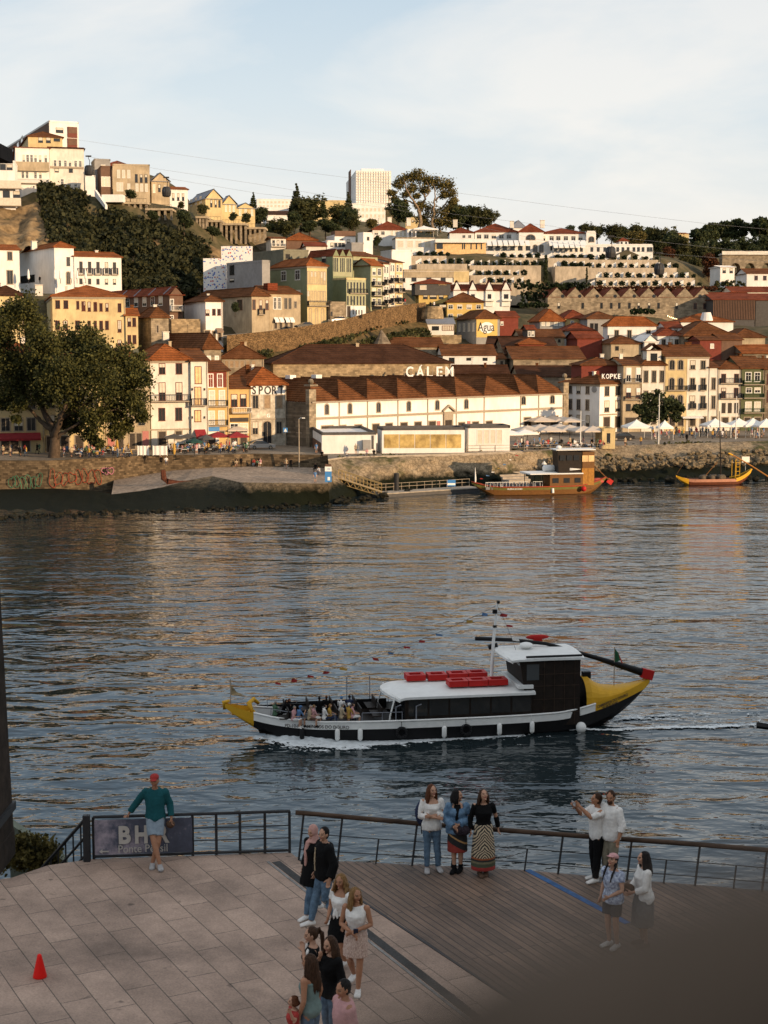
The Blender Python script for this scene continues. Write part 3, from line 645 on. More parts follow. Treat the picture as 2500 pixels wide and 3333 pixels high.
h.loc=Vector((A.x+h.d.x*h.w/2,A.y+h.d.y*h.w/2,h.zb))
h.root=thing('warehouse','long white riverside warehouse with nine hipped brown roofs in a row','warehouse',h.loc)
h.F={'f':(A,h.d),'s':(A+h.n*h.l,-h.n),'r':(A+h.d*h.w,h.n)}
L9=23.0
c=[A,A+h.d*h.w,A+h.d*h.w+h.n*L9,A+h.n*L9]
b=MB();b.prism([(p.x,p.y)for p in c],-1,h.zt);b.build('wall',WHB,h.root,h.loc)
b=MB();fbox(b,h,'s',-(L9-h.l),h.l-.01,0,h.zt-.05,0,.06);b.build('end_wall',STD,h.root,h.loc)
edges=[270,462,668,905,1138,1362,1580];xs=[Z(7,x,0)[0]for x in edges]+[Z(8,98,0)[0]-44,Z(8,98,0)[0]+2,Z(8,285,0)[0]]
ss=[0]+[fit(A,kx(x,1300),h.d.x,h.d.y)for x in xs[1:-1]]+[h.w]
ss=[h.w*i/9*.35+ss[i]*.65 if 0<i<9 else ss[i]for i in range(10)]
h.roof=None
for i in range(9):
 rb=roof_mesh('hf',A+h.d*ss[i],h.d,h.n,ss[i+1]-ss[i],L9,h.zt,3.5,.003,4.2)
 o=rb.build('roof',RB,h.root,h.loc);h.roof=h.roof or o
b=MB();fbox(b,h,'f',-.3,h.w+.2,h.zt-.12,h.zt+.1,0,.55);b.build('gutter',TRIM,h.root,h.loc)
s,z=face_pt(h,'f',*Z(7,275,742));b=MB();fbox(b,h,'f',-.1,h.w+.1,z-.2,z+.22,0,.16);b.build('string_course',TRIM,h.root,h.loc)
for i in range(1,9):
 b=MB();fbox(b,h,'f',ss[i]-.09,ss[i]+.09,h.zb,h.zt,.0,.13);b.build('downpipe',TRIM,h.root,h.loc)
for s in(0,h.w):
 b=MB();fbox(b,h,'f',s-.75,s+.75,h.zb-3,h.zt+2.2,-.7,.25);p=fp(h,'f',s,h.zt+2.9,-.2)
 b.box(p,(1.7,1.7,.3),R(42));b.ell(p+Vector((0,0,.6)),.5,n=10,m=6);b.build('corner_pillar',ST,h.root,h.loc)
rows(h,'f',[([388,566,787,1020,1240,1464],26,632,706,'arch')])
rows(h,'f',[([390],86,798,880,'door'),([511],44,795,872,'door'),([631,766,868,983,1091,1202],50,790,860,'door'),([1428,1535,1640],46,772,830,'door')])
h.k=8;rows(h,'f',[([8,203],26,603,655,'arch'),([35,122,218],44,745,800,'door')]);h.k=7
panel(h,'portal','f',1284,690,1354,830,TRIM,.35);panel(h,'door','f',1292,752,1342,830,DOOR,.4,.36)
s0,z0=face_pt(h,'f',*Z(7,1275,690));s1,z1=face_pt(h,'f',*Z(7,1366,645))
b=MB();mid=(s0+s1)/2
for a_,b_ in((s0,mid),(mid,s1)):
 za,zb_=(z0,z1)if a_==s0 else(z1,z0)
 P=[fp(h,'f',a_,za,.5),fp(h,'f',b_,zb_,.5),fp(h,'f',b_,zb_,.01),fp(h,'f',a_,za,.01)]
 b.hexa(P+[p+Vector((0,0,.35))for p in P])
b.build('portal_gable',TRIM,h.root,h.loc)
for x in(1250,1482):panel(h,'wall_plaque','f',x-12,760,x+12,795,PINK,.1)
h.k=7
sidewindows(h,[90,175],30,745,840,'door')
for x in(110,310):
 t=fit(A+h.n*(L9*.75),kx(*Z(7,x,470)),h.d.x,h.d.y);p=A+h.n*(L9*.75)+h.d*t;b=MB();b.box((p.x,p.y,h.zt+3.0),(1.4,1.4,2.4),R(42));b.build('chimney',WHB,h.roof,h.loc)
for i,s in enumerate((0,.5,1)):
 for t in(0,23):p=A+h.d*(h.w*s)+h.n*t;CTRL.append((p.x,p.y,4.0))
gs=atY(*Z(7,1178,418),300)
dS=Vector((math.cos(R(8)),math.sin(R(8)),0))
sg=thing('rooftop_sign','white rooftop letters on a steel scaffold above the long warehouse','sign',(gs.x,gs.y,gs.z-3))
off=Vector(sg.location)
b=MB()
for i in range(8):
 p=gs+dS*((i-3.5)*1.4);b.tube([p+Vector((0,.2,-3.2)),p+Vector((0,.2,1.5))],.06,5);b.tube([p+Vector((0,1.6,-3.2)),p+Vector((0,.2,-.2))],.04,4)
 if i<7:b.tube([p+Vector((0,.2,-2.6 if i%2 else-.3)),p+dS*1.4+Vector((0,.2,-.3 if i%2 else-2.6))],.04,4)
for z in(-.3,-1.5):b.tube([gs-dS*5.2+Vector((0,.2,z)),gs+dS*5.2+Vector((0,.2,z))],.06,5)
b.build('scaffold',TRIM,sg,off)
for c_,x,y in zip('CALEM',(1027,1108,1183,1257,1334),(0,)*5):
 P=atY(*Z(7,x,379),300+(x-1178)*.011)
 M=frame_mat(dS,(0,0,1),P-off-Vector((0,.25,0)))
 lettering('lettering',c_,sg,M,2,LETW,.08,bold=.04,height=2.05,width={'C':1.45,'A':1.6,'L':1.15,'E':1.2,'M':1.6}[c_])
P=atY(*Z(7,1113,334),299.3)-off;b=MB();b.tube([P+Vector((-.15,-.25,-.2)),P+Vector((.2,-.25,.2))],.13,6);b.build('accent',LETW,sg)
def shed(k,lab,xl,xr,yt,yb,Y,phi,dep,rh,rm=RD,wm=ST,roof='gs',**kw):return house(k,lab,xl,xr,yt,yb,Y,phi,dep,roof=roof,rh=rh,wm=wm,rm=rm,name='warehouse',cat='warehouse',**kw)
shed(7,'very long dark roofed warehouse with sunlit stone wall under the grassy bank',-25,1345,318,395,300,12,16,4.2,wm=STW,roof='hip')
shed(6,'low warehouse with dark roof and wide barred openings behind the small red topped house',762,1088,278,350,293,8,10,3.0,rm=RB,roof='hip',fr=[([800,840,880,920,965,1010],26,296,345,'board')])
shed(7,'dark roofed warehouse wedged behind the big rooftop letters',690,1390,424,470,305,6,9,3.0,roof='hip')
shed(7,'brown roofed rear range behind the nine hipped roofs',10,660,455,520,306,8,10,2.6,rm=RD)
shed(7,'brown roofed rear range at the right, behind the nine hipped roofs',1390,1800,430,500,322,6,10,3.0,rm=RD)
h=house(9,'long white house with three square dark windows and brown roof, above the rooftop letters',470,1040,1052,1170,342,4,13,roof='gs',rh=3.6,wm=WHB,rm=RB,fr=[([566],62,1075,1142,'n'),([750],52,1076,1108,'n'),([926],54,1076,1110,'n')])
house(9,'brown annexe with small door at the right end of the long white house',1046,1142,1090,1168,344,8,8,roof='gs',rh=1.8,wm=BE,rm=RB,fr=[([1105],30,1112,1160,'door')])
shed(9,'long low brown roof running left from the long white house',-200,468,960,1020,352,6,12,3.2,rm=RB)
shed(9,'broad dark warehouse roof right of the long white house',1150,1740,1040,1170,348,4,22,6.0)
shed(9,'dark gabled warehouse roof below the lettered yellow house',940,1320,970,1050,362,-8,16,4.2)
shed(8,'brown warehouse roof at the foot of the red roofed cluster',-60,420,350,420,340,4,18,4.2,rm=RB)
shed(8,'dark low roof left of the white corner house with white letters',-20,400,470,520,326,4,12,3.4)
h=house(8,'white corner house with shaded bluish side and dark rooftop fascia with white letters',524,680,520,832,303,43,side=258,roof='hip',rh=2.6,wm=WHB,rm=RB,cornice=TRIM,fr=[([572,645],28,532,598),([571,645],28,634,706),([570,648],40,742,815,'door')],sr=[([325,381,442],20,522,580),([325,381,441],20,622,688),([325,381,443],18,728,800)])
panel(h,'string_course','f',524,722,680,732,TRIM,.1)
s,z=face_pt(h,'s',*Z(8,487,555));P=fp(h,'s',s,z,.08);b=MB();O,d=h.F['s'];nn=Vector((d.y,-d.x,0));b.tube([P-nn*.06,P+nn*.06],.62,16);b.build('round_emblem',GY,h.root,h.loc)
h2=house(8,'dark attic storey with brown hipped roof behind the white letters',400,680,392,470,309,6,9,roof='hip',rh=2.2,wm=RED,rm=RB,name='house')
for t,(c_,x)in enumerate(zip('KOPKE',(549,576,603,630,657))):
 P=atY(*Z(8,x,466),306.5);M=frame_mat(Vector((math.cos(R(6)),math.sin(R(6)),0)),(0,0,1),P-h.loc);lettering('lettering',c_,h.root,M,2,LETW,.05,bold=.04,height=.98,width=.68)
b=MB();P=atY(*Z(8,603,486),306.8);b.box((P.x,P.y,P.z-.1),(4.4,.15,.2),R(6));b.build('sign_rail',IRON,h.root,h.loc)
Yk=306
h=house(8,'narrow brown house with white roller blinds next to the white corner house',684,806,392,815,Yk,10,12,roof='gs',rh=2.2,wm=BE,rm=RB,fr=[([718,785],28,412,500,'w'),([718,785],28,547,610,'r'),([716,785],28,655,700,'d'),([740],90,745,805,'door')])
for x in(718,785):panel(h,'blind','f',x-15,410,x+15,455,WHB,.1);panel(h,'blind','f',x-15,545,x+15,575,WHB,.1)
balcony(h,'f',690,800,480,508,.6);balcony(h,'f',690,800,600,622,.6)
h=house(8,'white house with arched dormer in its brown roof above the small quay tree',811,966,394,815,Yk+1,10,12,roof='hip',rh=3.0,wm=WH,rm=RB,fr=[([836,890,944],25,430,507),([836,890,944],25,566,640),([836,890,944],25,690,790,'door')])
P=atY(*Z(8,875,345),Yk+3.5);b=MB();b.box(P,(3.0,2.4,3.4),R(10));do=b.build('dormer',WH,h.roof,h.loc)
b=MB();q=roof_mesh('gf',P-h.d*1.7-h.n*1.4+Vector((0,0,0)),h.d,h.n,3.4,3.2,P.z+1.6,1.2,.1);q.build('dormer_roof',RB,do,h.loc)
b=MB();pp=P-h.n*1.23;b.hexa([pp+h.d*x+Vector((0,0,z))+h.n*t for z in(-1.1,1.0)for x,t in((-.7,-.02),(.7,-.02),(.7,.2),(-.7,.2))]);b.build('dormer_window',GL,do,h.loc)
h=house(8,'tall cream house with paired arched windows behind the quay tree',970,1112,332,815,Yk+2,8,12,roof='gs',rh=3.4,wm=CR,rm=RB,cornice=TRIM,fr=[([1012,1070],32,357,420,'arch'),([1010,1070],32,478,556,'arch'),([1012,1067],32,594,700,'arch'),([1012,1070],36,740,800,'door')]);balcony(h,'f',980,1110,530,560,.5)
h=house(8,'tall pale house with three rows of large dark windows, right of the arched windows',1115,1262,332,815,Yk+3,8,12,roof='gs',rh=3.4,wm=WH,rm=RB,cornice=TRIM,fr=[([1152,1222],28,362,418),([1150,1222],28,480,556),([1148,1220],30,600,685),([1150,1222],36,740,800,'door')])
for y in(545,670):
 for x in(1150,1221):balcony(h,'f',x-20,x+20,y-22,y+14,.4)
h=house(8,'very narrow pale house with one window per floor',1265,1328,408,815,Yk+3.5,8,12,roof='gs',rh=2.0,wm=WH,rm=RB,fr=[([1293],22,478,555),([1292],22,600,685),([1295],30,740,800,'door')])
h=house(8,'three storey pale house with long balconies and brown doors',1332,1478,418,815,Yk+4,8,12,roof='hip',rh=2.4,wm=WH,rm=RB,fr=[([1360,1447],26,452,510,'r'),([1360,1445],26,547,610,'r'),([1360,1402,1445],22,648,713,'shut'),([1370,1440],40,745,805,'door')])
for y in(508,610):balcony(h,'f',1336,1476,y-30,y+4,.7)
h=house(8,'dark green house with white paned bay windows and green balconies',1482,1636,414,815,Yk+4.5,8,12,roof='gs',rh=3.6,wm=mat('bottle_green',(.10,.11,.055),.8,.1,2),rm=RB,fr=[([1527,1588],34,442,500,'w'),([1530,1588],34,546,576,'w'),([1527,1588],34,642,698,'wg'),([1520,1590],40,745,805,'door')])
for y in(520,610,710):balcony(h,'f',1492,1626,y-28,y,.8,m=mat('green_paint',(.04,.07,.03),.6,.1,2))
h=house(8,'brown house cut by the right edge of the row',1640,1800,420,815,Yk+5,8,12,roof='gs',rh=3.2,wm=STD,rm=RB,fr=[([1670,1730],28,450,520,'r'),([1670,1730],28,560,640,'r')])
Y0=352
h=house(8,'grey house with four white windows under a steep orange roof, left of the cluster',120,286,96,130,398,6,side=None,dep=14,roof='hip',rh=5,wm=GY,rm=RO,fr=[([142,175,228,262],16,98,122,'wg')])
house(8,'ochre house with one small window attached to the steep orange roof',290,440,76,130,400,10,10,roof='hip',rh=3.4,wm=OC,rm=RR,fr=[([338],16,95,116,'w')])
house(8,'blue grey house with red hipped roof in the middle of the cluster',290,486,160,250,378,4,12,roof='hip',rh=3.0,wm=GY,rm=RR)
house(8,'grey roofed house behind the blue grey house',440,640,78,200,392,6,12,roof='hip',rh=2.8,wm=GY,rm=RB,fr=[([470,500],20,110,180,'d')])
h=house(8,'white house with three french windows and long balcony in the cluster',578,905,128,240,366,6,side=545,roof='hip',rh=3.4,wm=WHB,rm=RO,fr=[([638,724,852],24,156,208)]);balcony(h,'f',580,900,188,216,.9)
house(8,'small house with hipped roof in front of the balcony house',600,800,248,305,352,8,10,roof='hip',rh=2.8,wm=BE,rm=RB,fr=[([640],20,265,290,'d')])
house(8,'little pale blue gabled house right of the small hipped roof',826,912,232,262,352,8,8,roof='gf',rh=2.4,wm=WHB,rm=WHB)
house(8,'white house with grey door frames and small white dormers above',914,1088,192,262,360,6,10,roof='hip',rh=2.6,wm=WHB,rm=RR,fr=[([955,1004,1043],22,218,258)])
house(8,'white attic house with two pairs of small windows',966,1078,138,195,368,6,8,roof='gs',rh=2.0,wm=WHB,rm=RR,fr=[([985,1000],10,146,168),([1038],14,146,168)])
house(8,'large brown roofed house open beneath its eaves, right half of the cluster',1095,1430,196,262,356,4,18,roof='hip',rh=5.5,wm=STD,rm=RB)
house(8,'oxblood walled house with skylit roof at the right of the cluster',1200,1345,222,312,346,6,9,roof='gs',rh=1.5,wm=RED,rm=RB,fr=[([1282],16,250,275,'wg')])
house(8,'timber slatted house beside the oxblood wall',1346,1485,222,318,347,10,9,roof='gs',rh=2.2,wm=BRN,rm=RB)
house(8,'brown roofed house at the right edge of the cluster',1432,1640,205,320,362,4,14,roof='hip',rh=3.2,wm=BE,rm=RB,fr=[([1500,1545,1590],18,255,300)])
house(8,'house with orange roof low at the right edge',1490,1720,312,400,342,4,12,roof='gs',rh=2.8,wm=STD,rm=RO)
h=house(8,'white house with a tall white tapering chimney cone',1072,1425,100,190,384,4,12,roof='hip',rh=3.2,wm=WHB,rm=RO)
P=atY(*Z(8,1243,92),386);b=MB();b.tube([P,P+Vector((0,0,2.1))],[1.7,1.05],14);b.build('cone_chimney',WHB,h.root,h.loc)
house(8,'oxblood house with double pitched roof left of the balcony house',372,540,212,265,358,8,10,roof='gs',rh=2.4,wm=RED,rm=RR)
house(8,'low white walled house below a brown roof, left part of the cluster',-10,284,205,252,366,5,12,roof='gs',rh=3.0,wm=BE,rm=RB,fr=[([250],14,218,236,'d')])
house(8,'black fronted dormer house with white balustrade',34,88,150,220,362,6,6,roof='gs',rh=1.4,wm=DGY,rm=RR,fr=[([48,72],12,165,195,'w')])
house(8,'orange roofed house at the lower left of the cluster',-20,150,250,290,350,5,10,roof='hip',rh=2.0,wm=RED,rm=RO)
h=house(9,'house painted yellow with a white oval and hand lettered word',832,1085,656,870,388,10,side=618,roof='hip',rh=3.6,wm=GY,rm=RB,sr=[([650,700,752,803],18,712,790,'wg')])
panel(h,'painted_wall','f',833,660,1058,856,mat('sign_yellow',(.66,.45,.14),.8,.04,2),.04)
s,z=face_pt(h,'f',*Z(9,945,752));P=fp(h,'f',s,z,.07);b=MB();n_=24;zz=[fp(h,'f',s+1.85*math.cos(6.2832*i/n_),z+1.4*math.sin(6.2832*i/n_),.06)for i in range(n_)];b.add(zz,[tuple(range(n_))]);b.build('painted_oval',LETW,h.root,h.loc)
lettering('lettering','Agua',h.root,frame_mat(h.d,(0,0,1),fp(h,'f',s-.2,z-.1,.09)-h.loc),3,LETB,.02,width=4.3,height=2.9,bold=.01)
house(9,'red brick walled house right of the lettered yellow house',1088,1285,640,880,398,8,10,roof='gs',rh=2.4,wm=RED,rm=RR,fr=[([1108],20,690,722,'w')])
h=house(9,'yellow house with white framed windows and brown hipped roof below the terraces',515,910,478,660,412,4,12,roof='hip',rh=4.2,wm=YE,rm=RB,fr=[([554,652,754,856],44,508,546,'w'),([470],70,505,540,'d'),([554,652],44,608,642,'w')])
house(9,'yellow house under the black restaurant storey, beside the road',210,518,388,480,418,4,12,roof='flat',wm=YE,fr=[([282],44,402,440,'d'),([366],70,402,440,'d'),([452],46,402,440,'d')])
h=house(9,'black clad restaurant storey with thin gold lettering and low red roof',170,552,275,386,417.5,4,11,roof='hip',rh=2.0,wm=DGY,rm=RR,fr=[([258],64,298,338,'blind')],down=.3)
s,z=face_pt(h,'f',*Z(9,468,282));lettering('lettering','DIVINO',h.root,frame_mat(h.d,(0,0,1),fp(h,'f',s,z,.06)-h.loc),2,GLD,.02,width=2.1,height=.6)
h=house(9,'white house with long window and glazed veranda below the bastion',220,590,712,830,384,4,9,roof='gs',rh=2.2,wm=WHB,rm=SLT,fr=[([390],78,735,782,'n')])
panel(h,'veranda','f',462,728,586,784,RTR,.1);
for i in range(6):panel(h,'veranda_pane','f',466+i*20,732,480+i*20,780,GLW,.13,.101)
house(9,'white shed with sloping wall left of the glazed veranda',115,216,648,728,386,4,6,roof='flat',wm=WHB)
shed(9,'retaining building of ochre stone with rusty posts under the white veranda house',175,670,850,950,380,4,4,1,wm=STW,roof='flat')
h=house(9,'white row house with four small gables outlined in red',570,1195,352,540,440,4,9,roof='gs',rh=2.8,wm=WHB,rm=RR)
for x,x2 in((582,660),(752,832),(930,1010),(1105,1195)):
 panel(h,'gable_bay','f',x,345,x2,520,WHB,.5)
 a=face_pt(h,'f',*Z(9,x,348));c=face_pt(h,'f',*Z(9,x2,348));rb=roof_mesh('gf',fp(h,'f',a[0],0,.5),h.d,h.n,c[0]-a[0],4,a[1],2.6,.25);rb.build('gable_roof',RR,h.root,h.loc)
 b=MB();b.add([fp(h,'f',a[0],a[1],.51),fp(h,'f',c[0],a[1],.51),fp(h,'f',(a[0]+c[0])/2,a[1]+2.5,.51)],[(0,1,2)]);b.build('gable_wall',WHB,h.root,h.loc)
 if x>600:panel(h,'window','f',x+22,390,x2-20,440,GL,.55,.51)
for x in(970,1150):panel(h,'balcony','f',x-45,445,x+55,465,WTR,1.4)
Yw=446
h=Hs()
h=house(4,'long stone warehouse with a row of eight gables under red roofs',-40,1228,752,850,Yw,2,24,roof='gf',rh=6.2,n=9,wm=ST,rm=RR,name='warehouse',cat='warehouse',fr=[([45,230,375,450,512,590,662,742,815,955],16,796,838,'d'),([1098,1172],20,800,842,['r','r'])])
for x in(75,207,342,480,628,780,1135):
 s,z=face_pt(h,'f',*Z(4,x,752));P=fp(h,'f',s,z+.3,0);b=MB();O,d=h.F['f'];nn=Vector((d.y,-d.x,0));b.tube([P,P+nn*.08],.5,12);b.build('round_window',GL,h.root,h.loc)
h=house(4,'timber slatted hall with red roof beside the stone gables',1232,1560,772,940,440,2,20,roof='gs',rh=5.2,wm=DGY,rm=RR)
for i in range(26):x=1236+i*12.6;panel(h,'slat','f',x,775,x+3,925,BRN,.3)
house(4,'dark glazed hall at the right edge beyond the slatted hall',1566,1760,775,930,446,2,16,roof='gs',rh=4.6,wm=DGY,rm=RR)
house(4,'long red roof behind the slatted hall at the right edge',1380,1760,712,760,480,2,14,roof='gs',rh=4,wm=WH,rm=RR)
house(4,'white cottage with two dark windows below the viaduct',1292,1402,520,650,520,10,9,roof='gs',rh=1.2,wm=WHB,rm=WHB,fr=[([1322,1376],22,530,565,'d')])
house(4,'long white cottage with brown roof below the viaduct',1496,1760,570,625,500,4,12,roof='gs',rh=4.0,wm=WHB,rm=RB,fr=[([1568,1635],22,588,620,'r')])
Yh=560
h=house(3,'main hotel range with long red hipped roof and white front on the ridge',820,1152,606,665,Yh,0,16,roof='hip',rh=5.6,wm=WHB,rm=RR,name='hotel_building',cat='hotel',fr=[([852,908,966,1024,1082],34,624,655,'w')],chim=[(668,560,1.6,2.4)])
house(3,'lower white hotel wing with hipped roof at the left of the main range',625,815,612,660,Yh-4,0,14,roof='hip',rh=3.2,wm=WHB,rm=RR,name='hotel_building',cat='hotel',fr=[([735,780],22,628,650,'w')])
h=house(3,'hotel entrance pavilion with pyramid roof and arched porch',1160,1350,606,690,Yh-6,0,15,roof='hip',rh=5.2,wm=WHB,rm=RR,name='hotel_building',cat='hotel',fr=[([1250],70,625,665,'arch')],chim=[(1340,560,1.6,2.4),(1105,560,1.4,2.0)])
h=house(4,'right hotel range with long red roof and large white windows',-98,262,262,325,Yh,0,16,roof='hip',rh=5.4,wm=WHB,rm=RR,name='hotel_building',cat='hotel',fr=[([-75,-10,42,100,158,212],32,282,315,'w')])
house(4,'flat roofed white hotel end block with large arched window',258,332,250,328,Yh-2,0,12,roof='flat',wm=WHB,name='hotel_building',cat='hotel',fr=[([297],40,285,325,'arch')])
house(3,'white house with red hipped roof at the left end of the hotel terraces',30,300,588,650,520,8,14,roof='hip',rh=5.0,wm=WHB,rm=RR,fr=[([180,215,250,280],18,595,636,'wg'),([60,110],26,600,625,'w')],chim=[(160,545,1.4,2.6),(308,550,1.4,2.4),(90,555,1.2,1.8)])
house(3,'glazed modern annexe of the red roofed house on the terraces',300,368,592,645,518,8,9,roof='flat',wm=WHB,fr=[([320,348],16,600,640,'d')])
h=house(3,'long flat pavilion with sunlit beige wall panels on the upper terrace',208,512,655,728,508,6,10,roof='flat',wm=WHB,cornice=ST,name='hotel_building',cat='hotel',fr=[([245,320,385,455],44,672,722,'wg')])
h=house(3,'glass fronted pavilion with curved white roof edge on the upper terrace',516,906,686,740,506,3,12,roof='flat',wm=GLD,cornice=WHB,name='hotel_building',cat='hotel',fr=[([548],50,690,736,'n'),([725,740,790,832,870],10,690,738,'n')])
panel(h,'roof_edge','f',512,660,908,688,WHB,1.5,-3)
h=house(3,'white hotel arcade with dark open arches under sloping awnings',906,1700,688,770,540,0,9,roof='flat',wm=WHB,name='hotel_building',cat='hotel',fr=[([940,995,1050,1110,1170,1230,1420,1480,1540,1600,1660],36,708,748,'n'),([1285,1332],30,704,760,'arch')])
for x in list(range(925,1260,42))+list(range(1400,1690,42)):awning(h,'f',x-16,668,x+18,712,WCAN,5)
h=house(4,'white open loggia with pillars at the right end of the hotel terrace',0,772,352,415,538,0,8,roof='flat',wm=WHB,name='hotel_building',cat='hotel',fr=[([20,60,100,140,180,220,300,350,400,440,500,540,580,625,660,695,735,758],22,366,402,'n')])
for x in range(10,230,42):awning(h,'f',x-16,322,x+18,372,WCAN,5)
house(4,'small pavilion with pyramid roof above the loggia',515,580,320,350,544,0,8,roof='hip',rh=2.8,wm=WHB,rm=RR,fr=[([530,565],16,325,345,'n')])
house(3,'white stepped stair block at the left end of the terraces',178,330,752,870,478,20,10,roof='flat',wm=WHB)
h=house(3,'row of stone and glass terrace suites above the black restaurant',268,776,905,1010,462,3,9,roof='flat',wm=WHB,cornice=BE,name='hotel_building',cat='hotel',fr=[([350,465,575],34,955,985,'d')])
panel(h,'stone_band','f',270,908,655,955,BE,.3);panel(h,'end_panel','f',656,908,774,990,CR,.3)
h=house(2,'tall white tower block standing alone on the skyline',993,1216,112,330,900,6,side=918,roof='flat',wm=WHB,name='tower_block',cat='tower block')
for i in range(12):
 y=122+i*17;panel(h,'window_band','f',998,y,1212,y+7,GLW,.2)
for i in range(1,14):x=993+i*16;panel(h,'mullion','f',x,114,x+4,328,WHB,.4)
panel(h,'side_slot','s',948,118,962,330,BRN,.3)
b=MB();P=fp(h,'f',h.w*.5,h.zt,-8);b.box((P.x,P.y,P.z+.8),(13,5,2.6),R(6));b.build('roof_plant',WHB,h.root,h.loc)
house(2,'pale podium block below the tower',960,1180,320,470,880,6,30,roof='flat',wm=WHB,fr=[([985+i*26 for i in range(8)],14,345,365,'blind'),([985+i*26 for i in range(8)],14,385,405,'blind')])
house(2,'pale block with rows of windows on the skyline left of the wood',362,592,292,420,860,6,30,roof='flat',wm=WHB,fr=[([385+i*24 for i in range(8)],14,302,314,'blind'),([385+i*24 for i in range(8)],14,326,338,'blind')])
house(2,'dark roofed white hall on the skyline below the pale block',425,572,388,470,720,6,30,roof='gs',rh=5,wm=WHB,rm=RD)
house(2,'long white block glimpsed between the trees near the tower',690,960,300,420,840,4,20,roof='flat',wm=CR)
house(3,'pale pink house glimpsed behind the big plane trees',285,390,500,580,640,6,20,roof='flat',wm=CR,fr=[([310,340,370],14,512,530,'d')])
house(4,'small pale house on the skyline behind the trees, right',975,1050,262,330,900,6,14,roof='gs',rh=2,wm=CR,rm=RO)
house(3,'white house with blue grey hipped roof peeping above the hotel',1115,1210,572,610,640,4,14,roof='hip',rh=5,wm=WHB,rm=SLT)
EXTRA=[(-160,560,92),(-100,600,88),(-220,420,80),(-40,620,66),(40,640,60),(120,700,58),(200,640,50),(200,760,50),(330,700,50),(0,860,70),(-60,860,75),(60,900,66),(-300,300,40),(-120,250,4),(-60,240,4),(120,290,4),(300,300,5),(-300,240,4),(0,1000,70),(-200,1000,80),(300,1000,55),(-20,470,52),(10,500,50),(-40,500,58)]
for px,py,Y in((1060,950,470),(1350,800,520),(1600,960,470),(1900,960,470),(2200,950,480),(1500,980,455),(2050,930,520),(1700,870,530),(2300,900,600),(2450,900,620),(2150,880,600),(950,740,520),(1100,745,540),(1250,745,540)):
 p=atY(px,py,Y);EXTRA.append((p.x,p.y,p.z-1))
CP=np.array(CTRL+EXTRA)
gx_=np.arange(-330,371,6.0);gy_=np.arange(292,1010,6.0)
TGX,TGY=np.meshgrid(gx_,gy_)
d2=(TGX[...,None]-CP[:,0])**2+(TGY[...,None]-CP[:,1])**2+4.0
wgt=1/d2**2.0
TGZ=(wgt*CP[:,2]).sum(-1)/wgt.sum(-1)-1.6
TGZ=np.minimum(TGZ,3.9+np.maximum(0,TGY-np.where(TGX>-25,345,300))*1.2)
nv=TGX.shape
vs=np.stack([TGX,TGY,TGZ],-1).reshape(-1,3)
vs[:,2]+=rng.normal(0,.25,len(vs))
fs=[(r*nv[1]+c,r*nv[1]+c+1,(r+1)*nv[1]+c+1,(r+1)*nv[1]+c)for r in range(nv[0]-1)for c in range(nv[1]-1)]
GRASSY=mat('scrubby_hillside',(.115,.088,.048),.95,.3,.25,col2=(.035,.038,.016),var2=.3,scale2=.06)
mb=MB();mb.add(vs.tolist(),fs);hill=mb.build('hillside',GRASSY,smooth=True);tag(hill,kind='structure')
def strip(name,top,bot,nx,ny,m,amp=.5,fr=.15,seed=0,kind='structure',wav=None):
 """bumpy sheet between two polylines of world points"""
 def res(P,n):
  P=[Vector(p)for p in P];L_=[0]
  for a,b_ in zip(P,P[1:]):L_.append(L_[-1]+(b_-a).length)
  out=[]
  for i in range(n+1):
   t=L_[-1]*i/n;k=0
   while k<len(P)-2 and L_[k+1]<t:k+=1
   f=(t-L_[k])/max(1e-6,L_[k+1]-L_[k]);out.append(P[k].lerp(P[k+1],f))
  return out
 T=res(top,nx);B=res(bot,nx);V=[]
 for j in range(ny+1):
  for i in range(nx+1):
   p=T[i].lerp(B[i],j/ny);q=p*fr+Vector((seed,0,0));e=min(1,j*.8)
   o=Vector((mnoise.noise(q)*.4,-abs(mnoise.noise(q*1.7+Vector((5,5,5))))*1.2-.4*mnoise.noise(q*3.1),mnoise.noise(q*2.3)*.5))*amp*e
   V.append(p+o)
 F=[(j*(nx+1)+i,(j+1)*(nx+1)+i,(j+1)*(nx+1)+i+1,j*(nx+1)+i+1)for j in range(ny)for i in range(nx)]
 b=MB();b.add(V,F);o=b.build(name,m,smooth=True)
 if kind:tag(o,kind=kind)
 return o
ROCK=mat('cliff_rock',(.27,.185,.095),.95,.25,.5,col2=(.09,.062,.035),var2=.35,scale2=.12,bump=.4)
def zp(k,pts):return[atY(*Z(k,x,y),Y)for x,y,Y in pts]
IVY_TOP=[(225,600,392),(262,492,398),(400,508,399),(520,530,399),(600,628,394),(690,640,392),(790,668,390),(900,715,390),(1080,765,390),(1200,800,392),(1290,850,392),(1400,905,394)]
IVY_BOT=[(200,880,366),(300,900,366),(420,920,366),(520,960,366),(640,1140,362),(760,1170,362),(900,1180,362),(1000,1180,362),(1100,1180,364),(1200,1180,368),(1290,1180,372),(1330,1160,376)]
cl=strip('cliff',zp(1,[(-80,620,386),(60,635,388),(140,640,390)]+IVY_TOP+[(1500,920,400),(1720,930,410)]),zp(1,[(-80,950,362),(60,940,364),(140,930,365)]+IVY_BOT+[(1450,1080,382),(1700,1060,396)]),90,26,ROCK,2.6,.13)
ro_=[(175,1171,318),(420,1146,325),(640,1118,332),(930,1065,346),(1150,1005,362),(1300,975,374),(1436,958,384)]
outer=zp(2,ro_)
ASPH=mat('road_asphalt',(.085,.078,.07),.9,.12,2,var2=.15,scale2=.2)
b=MB();W_=9.5
V=[]
for p in outer:V+=[p,p+Vector((-W_*.35,W_,.25))]
